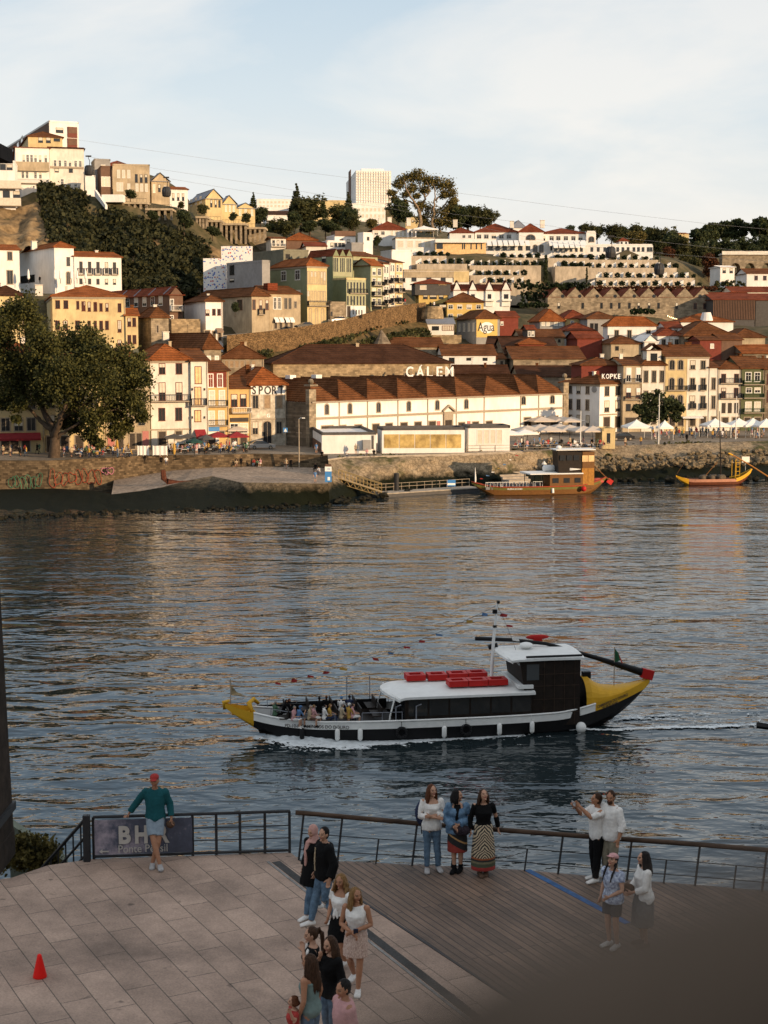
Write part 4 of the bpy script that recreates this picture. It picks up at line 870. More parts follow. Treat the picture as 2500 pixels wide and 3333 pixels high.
b.add(V,[(2*i,2*i+2,2*i+3,2*i+1)for i in range(len(outer)-1)]);tag(b.build('road',ASPH),kind='structure')
PAVE=mat('pavement_stone',(.30,.27,.23),.9,.1,2)
b=MB();V=[]
for p in outer:q=p+Vector((-W_*.35,W_,.25));V+=[q+Vector((0,0,.13)),q+Vector((-1.2,3.6,.15))]
b.add(V,[(2*i,2*i+2,2*i+3,2*i+1)for i in range(len(outer)-1)]);
for p,q in zip(outer,outer[1:]):
 a_,c_=p+Vector((-W_*.35,W_-.05,.2)),q+Vector((-W_*.35,W_-.05,.2));b.hexa([a_,c_,c_+Vector((0,.1,0)),a_+Vector((0,.1,0))]+[x+Vector((0,0,.17))for x in(a_,c_,c_+Vector((0,.1,0)),a_+Vector((0,.1,0)))])
tag(b.build('pavement',PAVE),kind='structure')
w_=thing('retaining_wall','sunlit brown stone retaining wall rising along the sloping road','wall',outer[0])
b=MB()
for p,q in zip(outer,outer[1:]):
 P=[p+Vector((0,-1.6,-9)),q+Vector((0,-1.6,-9)),q+Vector((0,.4,-9)),p+Vector((0,.4,-9)),p+Vector((0,-.5,.55)),q+Vector((0,-.5,.55)),q+Vector((0,-.05,.55)),p+Vector((0,-.05,.55))];b.hexa(P)
b.build('wall',stonemat('brown_retaining_stone',(.20,.125,.06),(.10,.064,.034),.42,.2,.65),w_,outer[0])
bank_top=[p+Vector((0,-1.0,-4.0))for p in outer];bank_bot=[p+Vector((2,-14,-11.0))for p in outer]
strip('grass_bank',bank_top,bank_bot,40,8,mat('dry_grass',(.12,.082,.036),.95,.3,.8,col2=(.04,.034,.014),var2=.3,scale2=.1),1.2,.2)
P=atY(*Z(9,360,540),378);bz=thing('stone_bastion','round stone lookout bastion at the bend of the sloping road','bastion',P)
b=MB();b.tube([P+Vector((0,1,-2.6)),P+Vector((0,1,.2))],[2.8,2.4],18);b.build('wall',STW,bz,P)
b=MB();b.tube([P+Vector((0,1,.1)),P+Vector((0,1,.4))],[2.55,2.55],18);b.build('coping',ST,bz,P)
P=atY(*Z(7,815,200),350);tz=thing('stone_turret','small stone turret with a pointed cone roof on the grassy bank','turret',P)
b=MB();b.tube([P+Vector((0,0,-4)),P+Vector((0,0,1.0))],1.6,12);b.build('wall',ST,tz,P)
b=MB();b.tube([P+Vector((0,0,.9)),P+Vector((0,0,2.4)),P+Vector((-.2,0,4.2))],[2.1,1.2,.12],12);b.build('roof',STD,tz,P)
def algae_mat(name,base,base2,zt,algae=(.0055,.0075,.0035),grass=None,brick=False):
 m,nt,b=nmat(name);N=nt.nodes;L=nt.links;b.inputs['Roughness'].default_value=.9;b.inputs['Specular IOR Level'].default_value=.12
 g=N.new('ShaderNodeNewGeometry');sp=N.new('ShaderNodeSeparateXYZ');L.new(g.outputs['Position'],sp.inputs[0])
 n1=N.new('ShaderNodeTexNoise');n1.inputs['Scale'].default_value=.9;n1.inputs['Detail'].default_value=7;n1.inputs['Roughness'].default_value=.75;L.new(g.outputs['Position'],n1.inputs['Vector'])
 vo=N.new('ShaderNodeTexVoronoi');vo.inputs['Scale'].default_value=1.5;vo.feature='DISTANCE_TO_EDGE';L.new(g.outputs['Position'],vo.inputs['Vector'])
 vm=N.new('ShaderNodeMapRange');vm.inputs['From Max'].default_value=.10;vm.inputs['To Min'].default_value=.5;L.new(vo.outputs['Distance'],vm.inputs['Value'])
 rp=N.new('ShaderNodeValToRGB');e=rp.color_ramp.elements;e[0].position=.36;e[0].color=(*base2,1);e[1].position=.64;e[1].color=(*base,1);L.new(n1.outputs['Fac'],rp.inputs['Fac'])
 sc=N.new('ShaderNodeVectorMath');sc.operation='SCALE';L.new(rp.outputs['Color'],sc.inputs[0]);L.new(vm.outputs['Result'],sc.inputs['Scale'])
 col=sc.outputs['Vector']
 if grass:
  n2=N.new('ShaderNodeTexNoise');n2.inputs['Scale'].default_value=.16;n2.inputs['Detail'].default_value=5;n2.inputs['Roughness'].default_value=.7;L.new(g.outputs['Position'],n2.inputs['Vector'])
  r2=N.new('ShaderNodeMapRange');r2.inputs['From Min'].default_value=.53;r2.inputs['From Max'].default_value=.64;L.new(n2.outputs['Fac'],r2.inputs['Value'])
  mx=N.new('ShaderNodeMix');mx.data_type='RGBA';mx.inputs['B'].default_value=(*grass,1);L.new(r2.outputs['Result'],mx.inputs['Factor']);L.new(col,mx.inputs['A']);col=mx.outputs['Result']
 ad=N.new('ShaderNodeMath');ad.operation='MULTIPLY_ADD';ad.inputs[1].default_value=1.8;L.new(n1.outputs['Fac'],ad.inputs[0]);L.new(sp.outputs['Z'],ad.inputs[2])
 mr=N.new('ShaderNodeMapRange');mr.inputs['From Min'].default_value=zt+.5;mr.inputs['From Max'].default_value=zt+1.5;L.new(ad.outputs[0],mr.inputs['Value'])
 m2=N.new('ShaderNodeMix');m2.data_type='RGBA';m2.inputs['A'].default_value=(*algae,1);L.new(mr.outputs['Result'],m2.inputs['Factor']);L.new(col,m2.inputs['B'])
 L.new(m2.outputs['Result'],b.inputs['Base Color'])
 bp=N.new('ShaderNodeBump');bp.inputs['Strength'].default_value=.7;bp.inputs['Distance'].default_value=.25;L.new(n1.outputs['Fac'],bp.inputs['Height']);L.new(bp.outputs['Normal'],b.inputs['Normal'])
 return m
COB=mat('cobbles',(.37,.285,.215),.95,.3,1.9,col2=(.16,.125,.095),var2=.2,scale2=.15)
QW=algae_mat('quay_wall_stone',(.20,.155,.10),(.08,.062,.04),2.1)
BK=algae_mat('bank_stone',(.34,.265,.175),(.15,.115,.075),2.0,grass=(.055,.056,.022))
PG=mat('promenade_ground',(.26,.215,.165),.92,.15,.8,col2=(.15,.12,.09),var2=.2,scale2=.1)
zpz=lambda L_:[atZ(x,y,z)for x,y,z in L_]
front=zpz([(-200,1600,.7),(0,1595,.7),(160,1589,.8)])
back=zpz([(-250,1598,.5),(0,1592,.7),(160,1586,1.0),(371,1563,1.5),(456,1548,1.9),(563,1531,2.6),(694,1522,3.0),(825,1518,3.0),(972,1521,3.0),(1066,1523,3.0)])
edge=zpz([(363,1609,.8),(464,1597,1.3),(527,1586,1.8),(600,1566,2.4),(690,1549,2.9),(782,1570,3.0),(930,1572,3.0),(1068,1574,3.0)])
b=MB()
pts=edge;bb=back[3:]
bb=[bb[0],bb[1],bb[2],bb[2].lerp(bb[3],.5)]+bb[3:]
for a_,c_,d_,e_ in zip(edge,edge[1:],bb,bb[1:]):b.quad(a_,c_,e_,d_)
land=b.build('landing_stage',COB);tag(land,kind='structure')
wat=zpz([(340,1688,-.3),(450,1684,-.3),(527,1679,-.3),(600,1674,-.3),(690,1669,-.3),(782,1662,-.3),(930,1653,-.3),(1074,1646,-.3)])
strip('landing_wall',edge,wat,60,10,QW,.35,.5)
b=MB();e7,w7=edge[7],wat[7];b.quad(e7,w7,w7+Vector((1.0,26,0)),e7+Vector((.5,24,0)));tag(b.build('landing_end_wall',QW),kind='structure')
strip('foreshore',[atZ(-250,1600,.6),atZ(0,1593,.7),atZ(160,1589,.8),atZ(300,1596,.9),atZ(363,1608,.8)],[atZ(-250,1694,-.3),atZ(0,1692,-.3),atZ(160,1690,-.3),atZ(300,1688,-.3),atZ(345,1688,-.3)],40,10,QW,.5,.3)
qw=thing('quay_wall','old stone quay wall with green, red and pink graffiti','wall',back[1])
b=MB();tops=[Vector((p.x,p.y+.4,5.0))for p in back]
for i in range(len(back)-1):
 p,q,s_,t_=back[i]-Vector((0,0,1.5)),back[i+1]-Vector((0,0,1.5)),tops[i+1],tops[i]
 b.hexa([p,q,q+Vector((0,1.2,0)),p+Vector((0,1.2,0)),t_,s_,s_+Vector((0,.8,0)),t_+Vector((0,.8,0))])
b.build('wall',stonemat('quay_masonry',(.15,.108,.065),(.075,.055,.036),.7,.3,.6),qw,back[1])
def graffiti(px0,px1,py0,py1,m,seed,loops):
 rd=random.Random(seed);bb_=MB();n=Vector((back[2]-back[1]))
 i_=1 if px1<150 else 2;pl=Vector((back[i_+1].x-back[i_].x,back[i_+1].y-back[i_].y,0)).normalized();nn=Vector((pl.y,-pl.x,0))
 for i in range(loops):
  cx=px0+(px1-px0)*(i+.5)/loops;cy=(py0+py1)/2-(py1-py0)*.0+rd.uniform(-3,3)-(cx-px0)*.06;w=(px1-px0)/loops*.55;hh=(py1-py0)/2*rd.uniform(.75,1.1)
  ph=[rd.uniform(0,6.28)for _ in range(3)];P=[]
  for k in range(17):
   t=6.2832*k/16;r=1+.25*math.sin(2*t+ph[0])+.18*math.sin(3*t+ph[1])
   P.append(onplane(cx+w*r*math.cos(t),cy+hh*r*math.sin(t),back[i_]+nn*.12,nn))
  bb_.tube(P,.055,4)
 return bb_.build('graffiti',m,qw,back[1])
graffiti(30,136,1552,1592,mat('green_spray',(.05,.17,.10),.7,.2,1),3,6);graffiti(160,330,1534,1584,mat('red_spray',(.26,.05,.025),.7,.2,1),5,8);graffiti(334,368,1524,1546,mat('pink_spray',(.55,.2,.3),.7,.2,1),8,2)
etop=zpz([(1068,1497,5),(1126,1489,5),(1400,1481,5),(1700,1471,5),(2018,1450,5),(2260,1442,5),(2560,1432,5),(3900,1400,5)])
ring=[Vector((-130,back[0].y+1,5))]+[Vector((p.x,p.y+1.1,5))for p in back]+etop
b=MB()
for p,q in zip(ring,ring[1:]):
 yb_=348;b.quad((p.x,p.y,5),(q.x,q.y,5),(q.x*1.15,yb_,5.0),(p.x*1.15,yb_,5.0))
tag(b.build('promenade',PG),kind='structure')
wl=zpz([(1074,1646,-.3),(1150,1622,-.3),(1230,1604,-.3),(1540,1592,-.3),(2000,1574,-.3),(2560,1560,-.3),(3900,1525,-.3)])
strip('river_bank',[p+Vector((0,0,-.02))for p in etop],wl,190,18,BK,1.0,.32)
KERB=mat('kerb_granite',(.36,.31,.25),.9,.15,1.5)
kb=thing('kerb','long granite kerb along the top of the far river bank','kerb',etop[1]);b=MB()
for p,q in zip(etop[:4],etop[1:4]):b.hexa([p+Vector((0,-.25,-.3)),q+Vector((0,-.25,-.3)),q+Vector((0,.35,-.3)),p+Vector((0,.35,-.3)),p+Vector((0,-.25,.14)),q+Vector((0,-.25,.14)),q+Vector((0,.35,.14)),p+Vector((0,.35,.14))])
b.build('coping',KERB,kb,etop[1])
for nm,lab,px,py,wd,yaw,n in(('stone_steps','stone steps between the landing stage and the terrace',985,1520,6,0,8),('stone_steps','stone steps cut into the sloping bank above the moored wooden boat',1690,1560,4.5,20,12)):
 z0=3.0 if n==8 else 1.2;P=atZ(px,py,z0)+(Vector((0,1.6,-.5))if n==12 else Vector());st=thing(nm,lab,'steps',P,R(yaw));b=MB();dz=(5.05-z0)/n;run=3.6/8 if n==8 else 1.05
 for i in range(n):b.box((0,i*run+run/2+.01*i,dz*(i+1)/2-.3),(wd,run,dz*(i+1)+.6))
 b.build('flight',KERB,st)
LF=leafmat('plane_tree_leaves',(.011,.016,.005),(.112,.108,.030))
LFL=leafmat('light_leaves',(.030,.030,.009),(.21,.165,.05))
LFD=leafmat('dark_leaves',(.013,.019,.008),(.072,.088,.034))
LFO=leafmat('olive_leaves',(.016,.019,.007),(.088,.088,.030))
LFR=leafmat('russet_leaves',(.035,.016,.008),(.13,.05,.02))
LIV=leafmat('ivy_leaves',(.010,.014,.006),(.060,.060,.024))
BARK=mat('bark',(.085,.06,.042),.95,.25,2,col2=(.05,.036,.025))
PBARK=mat('pale_bark',(.27,.20,.13),.95,.25,2,col2=(.10,.07,.045))
def leaf_mesh(name,C,size,m,up=.0,seed=0,flat=.35):
 """C: n x 3 leaf centres; one bent leaf clump card each, as numpy"""
 r=np.random.default_rng(seed);n=len(C)
 a=r.normal(size=(n,3));a/=np.linalg.norm(a,axis=1)[:,None]
 c=r.normal(size=(n,3));c-=(c*a).sum(1)[:,None]*a;c/=np.linalg.norm(c,axis=1)[:,None]
 b=np.cross(a,c);s=(size*r.uniform(.55,1.35,n))[:,None]
 fold=b*s*.0+np.cross(a,b)*0
 V=np.empty((n,5,3));nrm=np.cross(a,b)
 V[:,0]=C-a*s*.5;V[:,1]=C+b*s*.34-a*s*.1;V[:,2]=C+b*s*.22+a*s*.36;V[:,3]=C-b*s*.16+a*s*.5;V[:,4]=C-b*s*.36-a*s*.02
 V[:,(1,4)]+=(nrm*s*flat*.4)[:,None]
 me=bpy.data.meshes.new(name);me.vertices.add(n*5);me.vertices.foreach_set('co',V.reshape(-1).astype(np.float32))
 me.loops.add(n*5);me.loops.foreach_set('vertex_index',np.arange(n*5,dtype=np.int32))
 me.polygons.add(n);me.polygons.foreach_set('loop_start',np.arange(0,n*5,5,dtype=np.int32));me.polygons.foreach_set('loop_total',np.full(n,5,dtype=np.int32))
 me.materials.append(m);me.update(calc_edges=True);me.validate()
 return me
def addmesh(name,me,parent=None,loc=None):
 o=bpy.data.objects.new(name,me);COL.objects.link(o)
 if parent is not None:o.parent=parent
 if loc is not None:o.location=loc
 return o
def clumps(blobs,per,sub,spread,seed,hollow=.55):
 """blobs (centre, radii): fill each with sub clumps near its surface, each a ball of leaf centres"""
 r=np.random.default_rng(seed);out=[]
 for c,rad in blobs:
  c=np.array(c);rad=np.array(rad if hasattr(rad,'__len__')else(rad,)*3)
  u=r.normal(size=(sub,3));u/=np.linalg.norm(u,axis=1)[:,None]
  cc=c+u*rad*(hollow+(1-hollow)*r.random(sub))[:,None]
  k=(r.random(sub)*per*1.4+per*.3).astype(int)
  for p,n in zip(cc,k):
   q=r.normal(size=(n,3))*spread*np.array([1,1,.72])*rad.mean();out.append(p+q)
 return np.concatenate(out)
def limbs(b,base,pts,r0,r1=.06,wob=.25,seed=0):
 rd=random.Random(seed);P=[Vector(base)]+[Vector(p)for p in pts];Q=[]
 for i in range(len(P)-1):
  for k in range(4):
   t=k/4;p=P[i].lerp(P[i+1],t);w=wob if(i or k)else 0;Q.append(p+Vector((rd.uniform(-w,w),rd.uniform(-w,w),rd.uniform(-w,w)*.4)))
 Q.append(P[-1]);n=len(Q);b.tube(Q,[r0+(r1-r0)*(i/(n-1))**.8 for i in range(n)],7)
Yt=238
base=atY(*Z(5,425,1475),Yt);s_=Yt/FPX*.42194
tr=thing('plane_tree','huge dark plane tree with spreading crown on the left of the far quay','tree',base)
B5=[(190,260,115,0),(90,330,110,1),(40,420,130,-1),(250,430,120,2),(330,560,150,-2),(520,560,130,2),(680,540,110,0),(760,640,130,-2),(620,700,180,3),(930,690,120,0),(1040,740,105,2),(1080,850,85,-1),(960,900,160,3),(760,860,180,-3),(500,820,200,-4),(250,760,190,2),(60,700,140,1),(100,900,140,3),(-40,560,120,0),(340,960,120,1),(560,1040,130,2),(720,1130,120,-2),(880,1090,140,2),(1030,1010,110,-1),(1080,1120,60,1),(900,1230,70,0),(690,1270,60,1),(580,1210,60,2),(150,1060,70,-1),(120,1150,36,0),(30,1030,60,1),(480,1180,50,3),(980,1190,60,2),(760,1330,45,0)]
bl=[]
for x,y,r_,dy in B5:
 c=atY(*Z(5,x,y),Yt+dy*1.2)-base;rr=r_*s_;bl.append(((c.x,c.y,c.z),(rr,rr*1.25,rr*.95)))
Cn=np.concatenate([clumps([q],70,max(14,int(44*(q[1][0]/3.2)**2)),.26,i+50,.3)for i,q in enumerate(bl)])
addmesh('crown',leaf_mesh('crown',Cn,.40,LF,seed=4),tr)
b=MB();g_=lambda x,y,dy=0:atY(*Z(5,x,y),Yt+dy)-base
limbs(b,(0,0,-1),[g_(420,1400),g_(425,1290),g_(400,1200,1),g_(300,1020,2),g_(200,820,1),g_(150,500)],1.15,.1,.1,1)
limbs(b,g_(425,1290),[g_(470,1120,-2),g_(560,900,-2),g_(620,650,0)],.62,.1,.2,2);limbs(b,g_(410,1230),[g_(330,1180,1),g_(270,1110,2),g_(120,980,2),g_(60,800,1)],.5,.08,.2,3)
limbs(b,g_(460,1150),[g_(640,1050,2),g_(820,900,2),g_(960,800,1)],.45,.08,.2,4);limbs(b,g_(425,1300),[g_(520,1230,-1),g_(700,1130,-2),g_(950,1050,-1)],.38,.07,.2,5)
b.build('trunk',BARK,tr,smooth=True)
Yt=288;base=atY(*Z(8,930,800),Yt);s_=Yt/FPX*.4822
tr=thing('quay_tree','small rounded dark green tree in front of the right hand quay houses','tree',base)
bl=[]
for x,y,r_ in((850,640,60),(930,620,60),(1010,660,55),(1060,680,34),(780,690,36),(880,710,62),(970,730,62),(830,740,48),(1040,740,36)):
 c=atY(*Z(8,x,y),Yt)-base;rr=r_*s_;bl.append(((c.x,c.y,c.z),(rr,rr,rr)))
addmesh('crown',leaf_mesh('crown',clumps(bl,26,24,.2,9),.5,LFD,seed=9),tr)
b=MB();limbs(b,(0,0,-1),[(0,0,2),(.3,0,4.5)],.3,.12,.1,3);limbs(b,(0,0,1.6),[(-1.4,0,3.6),(-2.4,0,5)],.2,.06,.1,4);b.build('trunk',BARK,tr,smooth=True)
def make_tree(name,label,m,seed,kind='round',group=None,hgt=10.0,wid=8.0,per=20,sub=22,leaf=.62):
 rd=random.Random(seed);o=thing(name,label,'tree',group=group);bl=[]
 if kind=='round':
  for i in range(9):
   a=rd.uniform(0,6.28);q=rd.uniform(.1,.55)*wid/2;z=rd.uniform(.32,.8)*hgt;r_=wid*rd.uniform(.2,.3)*(1.1-.3*abs(z/hgt-.5));bl.append(((q*math.cos(a),q*math.sin(a),z),(r_,r_,r_*.85)))
  bl.append(((0,0,hgt*.55),(wid*.3,wid*.3,hgt*.36)))
 elif kind=='cone':
  for i in range(12):
   z=hgt*(.12+.86*i/12);r_=wid/2*(1-i/12.5)
   for k in range(5 if i<9 else 2):a=k*1.257+i;bl.append(((r_*.62*math.cos(a),r_*.62*math.sin(a),z),(r_*.42,r_*.42,hgt*.025)))
 elif kind=='column':
  for i in range(9):bl.append(((rd.uniform(-.1,.1),rd.uniform(-.1,.1),hgt*(.08+.1*i)),(wid*.42*(1-.07*i if i>2 else.85),)*2+(hgt*.085,)))
 elif kind=='pine':
  for i in range(10):
   a=rd.uniform(0,6.28);q=rd.uniform(.2,.8)*wid/2;z=hgt*rd.uniform(.55,.93);r_=wid*rd.uniform(.14,.22);bl.append(((q*math.cos(a),q*math.sin(a),z),(r_,r_,r_*.6)))
 addmesh('crown',leaf_mesh('crown',clumps(bl,per,sub,.2,seed),leaf,m,seed=seed),o)
 b=MB();top=hgt*(.95 if kind=='cone' else.6);limbs(b,(0,0,-2),[(0,0,hgt*.25),(rd.uniform(-.4,.4),0,top)],hgt*.03,.05,.1,seed)
 if kind in('round','pine'):
  for k in range(4):a=rd.uniform(0,6.28);limbs(b,(0,0,hgt*(.28 if kind=='round' else.5)),[(wid*.28*math.cos(a),wid*.28*math.sin(a),hgt*rd.uniform(.5,.72))],hgt*.014,.03,.15,seed+k)
 b.build('trunk',BARK,o,smooth=True)
 return o
KINDS={'oak':make_tree('broadleaf_tree','',LFO,11),'dark':make_tree('evergreen_tree','',LFD,12,wid=7.5),'light':make_tree('broadleaf_tree','',LFL,13,wid=8.5),'rus':make_tree('russet_tree','',LFR,14,wid=7),'pine':make_tree('umbrella_pine','',LFD,15,'pine',wid=8,sub=26),'con':make_tree('conifer','',LFD,16,'cone',wid=4.6,per=9,sub=9,leaf=.5),'cyp':make_tree('cypress','',LFD,17,'column',hgt=10,wid=2.0,per=26,sub=16,leaf=.4),'oak2':make_tree('broadleaf_tree','',LFO,18,wid=9)}
used=set()
def plant(kind,px,ptop,pbot,Y,label,group=None,wide=1.0):
 o=KINDS[kind]
 if kind in used:o=copy_tree(o)
 used.add(kind)
 a=atY(px,pbot,Y);c=atY(px,ptop,Y);s=(c.z-a.z)/10.0
 o.location=a;o.scale=(s*wide,s*wide,s);o.rotation_euler=(0,0,random.uniform(0,6.28));o['label']=label
 if group:o['group']=group
 return o
G1='trees of the hilltop wood'
for k,x,t,bt,Y,w in(('dark',385,320,470,470,1.25),('oak',640,275,470,500,1.3),('oak2',700,258,480,520,1.3),('dark',600,350,500,480,1.1),('oak',880,305,490,500,1.2),('dark',950,320,500,490,1.2),('oak2',980,380,500,480,1.1),('dark',800,395,520,470,1.4),('oak',500,400,530,470,1.5),('dark',700,410,520,465,1.5),('light',1095,405,490,500,1.2),('oak2',560,420,540,460,1.4),('dark',440,430,540,462,1.2),('dark',860,430,520,466,1.2)):
 zx,zt=Z(2,x,t);_,zb=Z(2,x,bt);plant(k,zx,zt,zb,Y,{'dark':'dark evergreen tree in the wood on the hilltop left of the tower','oak':'olive green broad tree in the wood on the hilltop left of the tower','oak2':'wide olive green tree in the wood on the hilltop left of the tower','light':'light green tree at the right edge of the hilltop wood'}[k],G1,w)
for x,t,bt,Y,lab in((340,235,400,500,'leftmost of the four pointed conifers on the skyline'),(615,175,400,540,'tallest pointed conifer standing above the hilltop wood'),(782,260,420,520,'pointed conifer in the middle of the hilltop wood'),(945,232,420,560,'pointed conifer in front of the tower block')):
 zx,zt=Z(2,x,t);_,zb=Z(2,x,bt);plant('con',zx,zt,zb,Y,lab,'pointed conifers')
zx,zt=Z(2,1260,262);plant('dark',zx,zt,Z(2,0,470)[1],560,'dense round dark tree beside the tall sparse trees',None,1.05)
Yt=590;base=atY(*Z(2,1430,500),Yt)
tr=thing('sparse_tree','group of tall sparse trees with bare branching limbs showing against the sky','tree',base)
g2=lambda x,y,dy=0:atY(*Z(2,x,y),Yt+dy)-base
b=MB()
for i,(P,r0)in enumerate((([(1400,500),(1400,380),(1370,320),(1310,230),(1290,160)],.9),([(1400,380),(1430,290),(1400,200),(1380,140)],.6),([(1370,320),(1300,290),(1230,250)],.4),([(1480,500),(1485,380),(1500,280),(1480,190)],.7),([(1500,300),(1560,230),(1590,190)],.4),([(1485,390),(1550,330),(1610,260)],.4),([(1430,290),(1460,240),(1440,170)],.3),([(1530,500),(1540,400),(1570,300)],.4))):
 Q=[g2(x,y,(i%3-1)*3)for x,y in P];limbs(b,Q[0],Q[1:],r0,.1,.5,i)
b.build('trunk',PBARK,tr,smooth=True)
s_=Yt/FPX*.5124;bl=[]
for x,y,r_ in((1290,165,42),(1340,150,36),(1390,140,46),(1440,170,40),(1260,200,30),(1220,250,26),(1240,290,24),(1310,260,26),(1350,220,36),(1480,180,44),(1530,190,44),(1580,200,40),(1600,250,32),(1560,260,30),(1610,300,24),(1430,230,30),(1400,330,30),(1460,350,46),(1420,420,44),(1500,420,50),(1560,370,46),(1600,340,36),(1540,450,46),(1460,480,36),(1590,420,40),(1380,270,20),(1300,310,18)):
 c=g2(x,y);rr=r_*s_;bl.append(((c.x,c.y,c.z),(rr,rr,rr*.8)))
addmesh('crown',leaf_mesh('crown',clumps(bl,17,34,.42,21,.15),.66,LFL,seed=21),tr)
G2='trees behind the hotel'
for k,x,t,bt,Y,w in(('dark',1650,310,500,600,1.3),('oak',1700,330,500,610,1.2)):
 zx,zt=Z(2,x,t);plant(k,zx,zt,Z(2,0,bt)[1],Y,'dark tree right of the tall sparse trees',G2,w)
for k,x,t,bt,Y,w in(('dark',680,360,620,590,1.0),('oak',860,385,600,600,1.15),('dark',770,370,600,610,1.1),('oak2',925,430,600,600,1.0)):
 zx,zt=Z(3,x,t);plant(k,zx,zt,Z(3,0,bt)[1],Y,'bushy dark tree behind the left end of the main hotel roof',G2,w)
for k,x,t,bt,Y,w in(('oak',270,165,340,640,1.1),('dark',340,185,340,650,1.1),('oak2',450,178,350,640,1.2),('dark',540,185,360,650,1.1),('oak',640,170,380,660,1.1),('light',640,225,400,610,1.1),('dark',740,185,400,660,1.1),('oak2',840,195,440,650,1.0),('dark',920,215,470,640,1.0),('oak',980,255,480,630,1.0),('oak',820,300,470,610,.9),('dark',130,180,300,680,1.2)):
 zx,zt=Z(4,x,t);plant(k,zx,zt,Z(4,0,bt)[1],Y,{'dark':'dark green tree in the belt right of the hotel','oak':'olive tree in the belt right of the hotel','oak2':'broad olive tree in the belt right of the hotel','light':'lighter green tree at the front of the belt right of the hotel'}[k],G2,w)
G3='trees of the right hand hill'
for k,x,t,bt,Y,w in(('pine',1100,215,470,660,.9),('pine',1215,175,470,680,.9),('pine',1330,160,470,690,1.0),('pine',1450,140,470,690,1.0),('pine',1590,125,470,680,.9),('pine',1680,160,470,690,1.0),('dark',1120,290,520,640,1.0),('dark',1230,280,480,650,1.1),('dark',1350,270,470,650,1.2),('dark',1470,260,470,655,1.1),('dark',1600,240,470,655,1.1),('oak',1100,420,640,560,.8),('oak2',1030,400,560,570,.9),('dark',1390,330,500,640,1.2),('dark',1550,330,480,642,1.2),('oak2',1160,340,540,630,1.0)):
 zx,zt=Z(4,x,t);plant(k,zx,zt,Z(4,0,bt)[1],Y,{'dark':'dark tree low in the wood on the right hand hill','pine':'tall pine standing out of the wood on the right hand hill','oak':'olive tree at the foot of the wood on the right hand hill','oak2':'broad olive tree at the foot of the wood on the right hand hill'}[k],G3,w)
for x,t,bt,Y,lab in((890,350,500,560,'russet tree at the right end of the hotel terraces'),(1200,400,640,545,'large russet and green tree left of the viaduct')):
 zx,zt=Z(4,x,t);plant('rus',zx,zt,Z(4,0,bt)[1],Y,lab)
for k,x,t,bt,Y,lab in((3,1365,770,1000,462,'tall dark cypress in front of the hotel terraces'),(4,260,515,640,466,'shorter cypress by the stair of the right terraces')):
 zx,zt=Z(k,x,t);plant('cyp',zx,zt,Z(k,0,bt)[1],Y,lab)
zx,zt=Z(3,70,615);plant('dark',zx,zt,Z(3,0,730)[1],470,'dark shrub tree beside the white cubic house',None,.8)
for k,x,t,bt,Y,w,lab in(('dark',830,510,590,396,1.6,'dark shrub in front of the beige terrace on the ridge'),('dark',965,640,730,388,1.2,'round shrub under the first pergola terrace'),('dark',1170,625,790,388,1.0,'large dark tree between the pergola terraces'),('oak',1290,605,690,400,1.1,'rounded tree before the second ridge gable'),('dark',1350,740,830,390,1.6,'spreading dark shrub below the second ridge gable'),('dark',1485,655,730,408,1.0,'bush before the third ridge gable'),('oak',1565,660,745,410,1.0,'round bush before the last ridge house'),('dark',165,745,800,380,1.2,'small bush on the bare rock at the left'),('oak',1150,590,650,398,1.2,'small tree by the low white ridge house')):
 zx,zt=Z(1,x,t);plant(k,zx,zt,Z(1,0,bt)[1],Y,lab,None,w)
for k,z_,x,t,bt,Y,w,lab in(('dark',7,622,-10,85,352,.8,'upright dark shrub against the sloping retaining wall'),('dark',7,370,125,195,336,1.2,'dark shrub low on the dry grass bank'),('oak',7,270,115,170,338,1.4,'low scrub bush on the dry grass bank'),('oak2',7,900,0,150,372,.8,'bright green creeper clad tree left of the turret cone'),('oak',7,1010,30,160,374,1.0,'green shrub under the bastion, right of the turret'),('dark',2,225,930,1020,329,.9,'ivy bush against the crumbling plaster house')):
 zx,zt=Z(z_,x,t);plant(k,zx,zt,Z(z_,0,bt)[1],Y,lab,None,w)
me=cl.data;V=np.array([v.co for v in me.vertices]).reshape(27,91,3)
r=np.random.default_rng(31);pts=[]
for _ in range(30000):
 i=r.uniform(17,68);j=r.uniform(0,26);i0,j0=int(i),int(j);i1,j1=min(i0+1,90),min(j0+1,26);f,g=i-i0,j-j0
 p=(V[j0,i0]*(1-f)+V[j0,i1]*f)*(1-g)+(V[j1,i0]*(1-f)+V[j1,i1]*f)*g
 hole=mnoise.noise(Vector((i*.28,j*.2,3.0)))+.25*mnoise.noise(Vector((i,j*.8,9.0)))
 if hole<-.42 or(i>62 and r.random()<(i-62)/6):continue
 bul=1.0+1.3*mnoise.noise(Vector((i*.7,j*.5,1.0)))
 pts.append(p+np.array([0,-abs(bul),.0])+r.normal(size=3)*.45)
iv=addmesh('ivy',leaf_mesh('ivy',np.array(pts),1.0,LIV,seed=33));tag(iv,'dark ivy curtain covering the steep cliff on the left','ivy',kind='stuff')
rd=random.Random(8)
def rocks(name,label,m,n,fn):
 b=MB()
 for _ in range(n):
  p,s=fn();M_=Matrix.Rotation(rd.uniform(0,6),3,'Z')@Matrix.Rotation(rd.uniform(-.5,.5),3,'X');k_=[rd.uniform(.7,1.25)for _ in range(40)];it=iter(k_*4);b.ell(p,(s*rd.uniform(.8,1.5),s,s*rd.uniform(.5,.8)),M_,6,4,lambda q:q*next(it))
 o=b.build(name,m,smooth=False);tag(o,label,'rocks',kind='stuff')
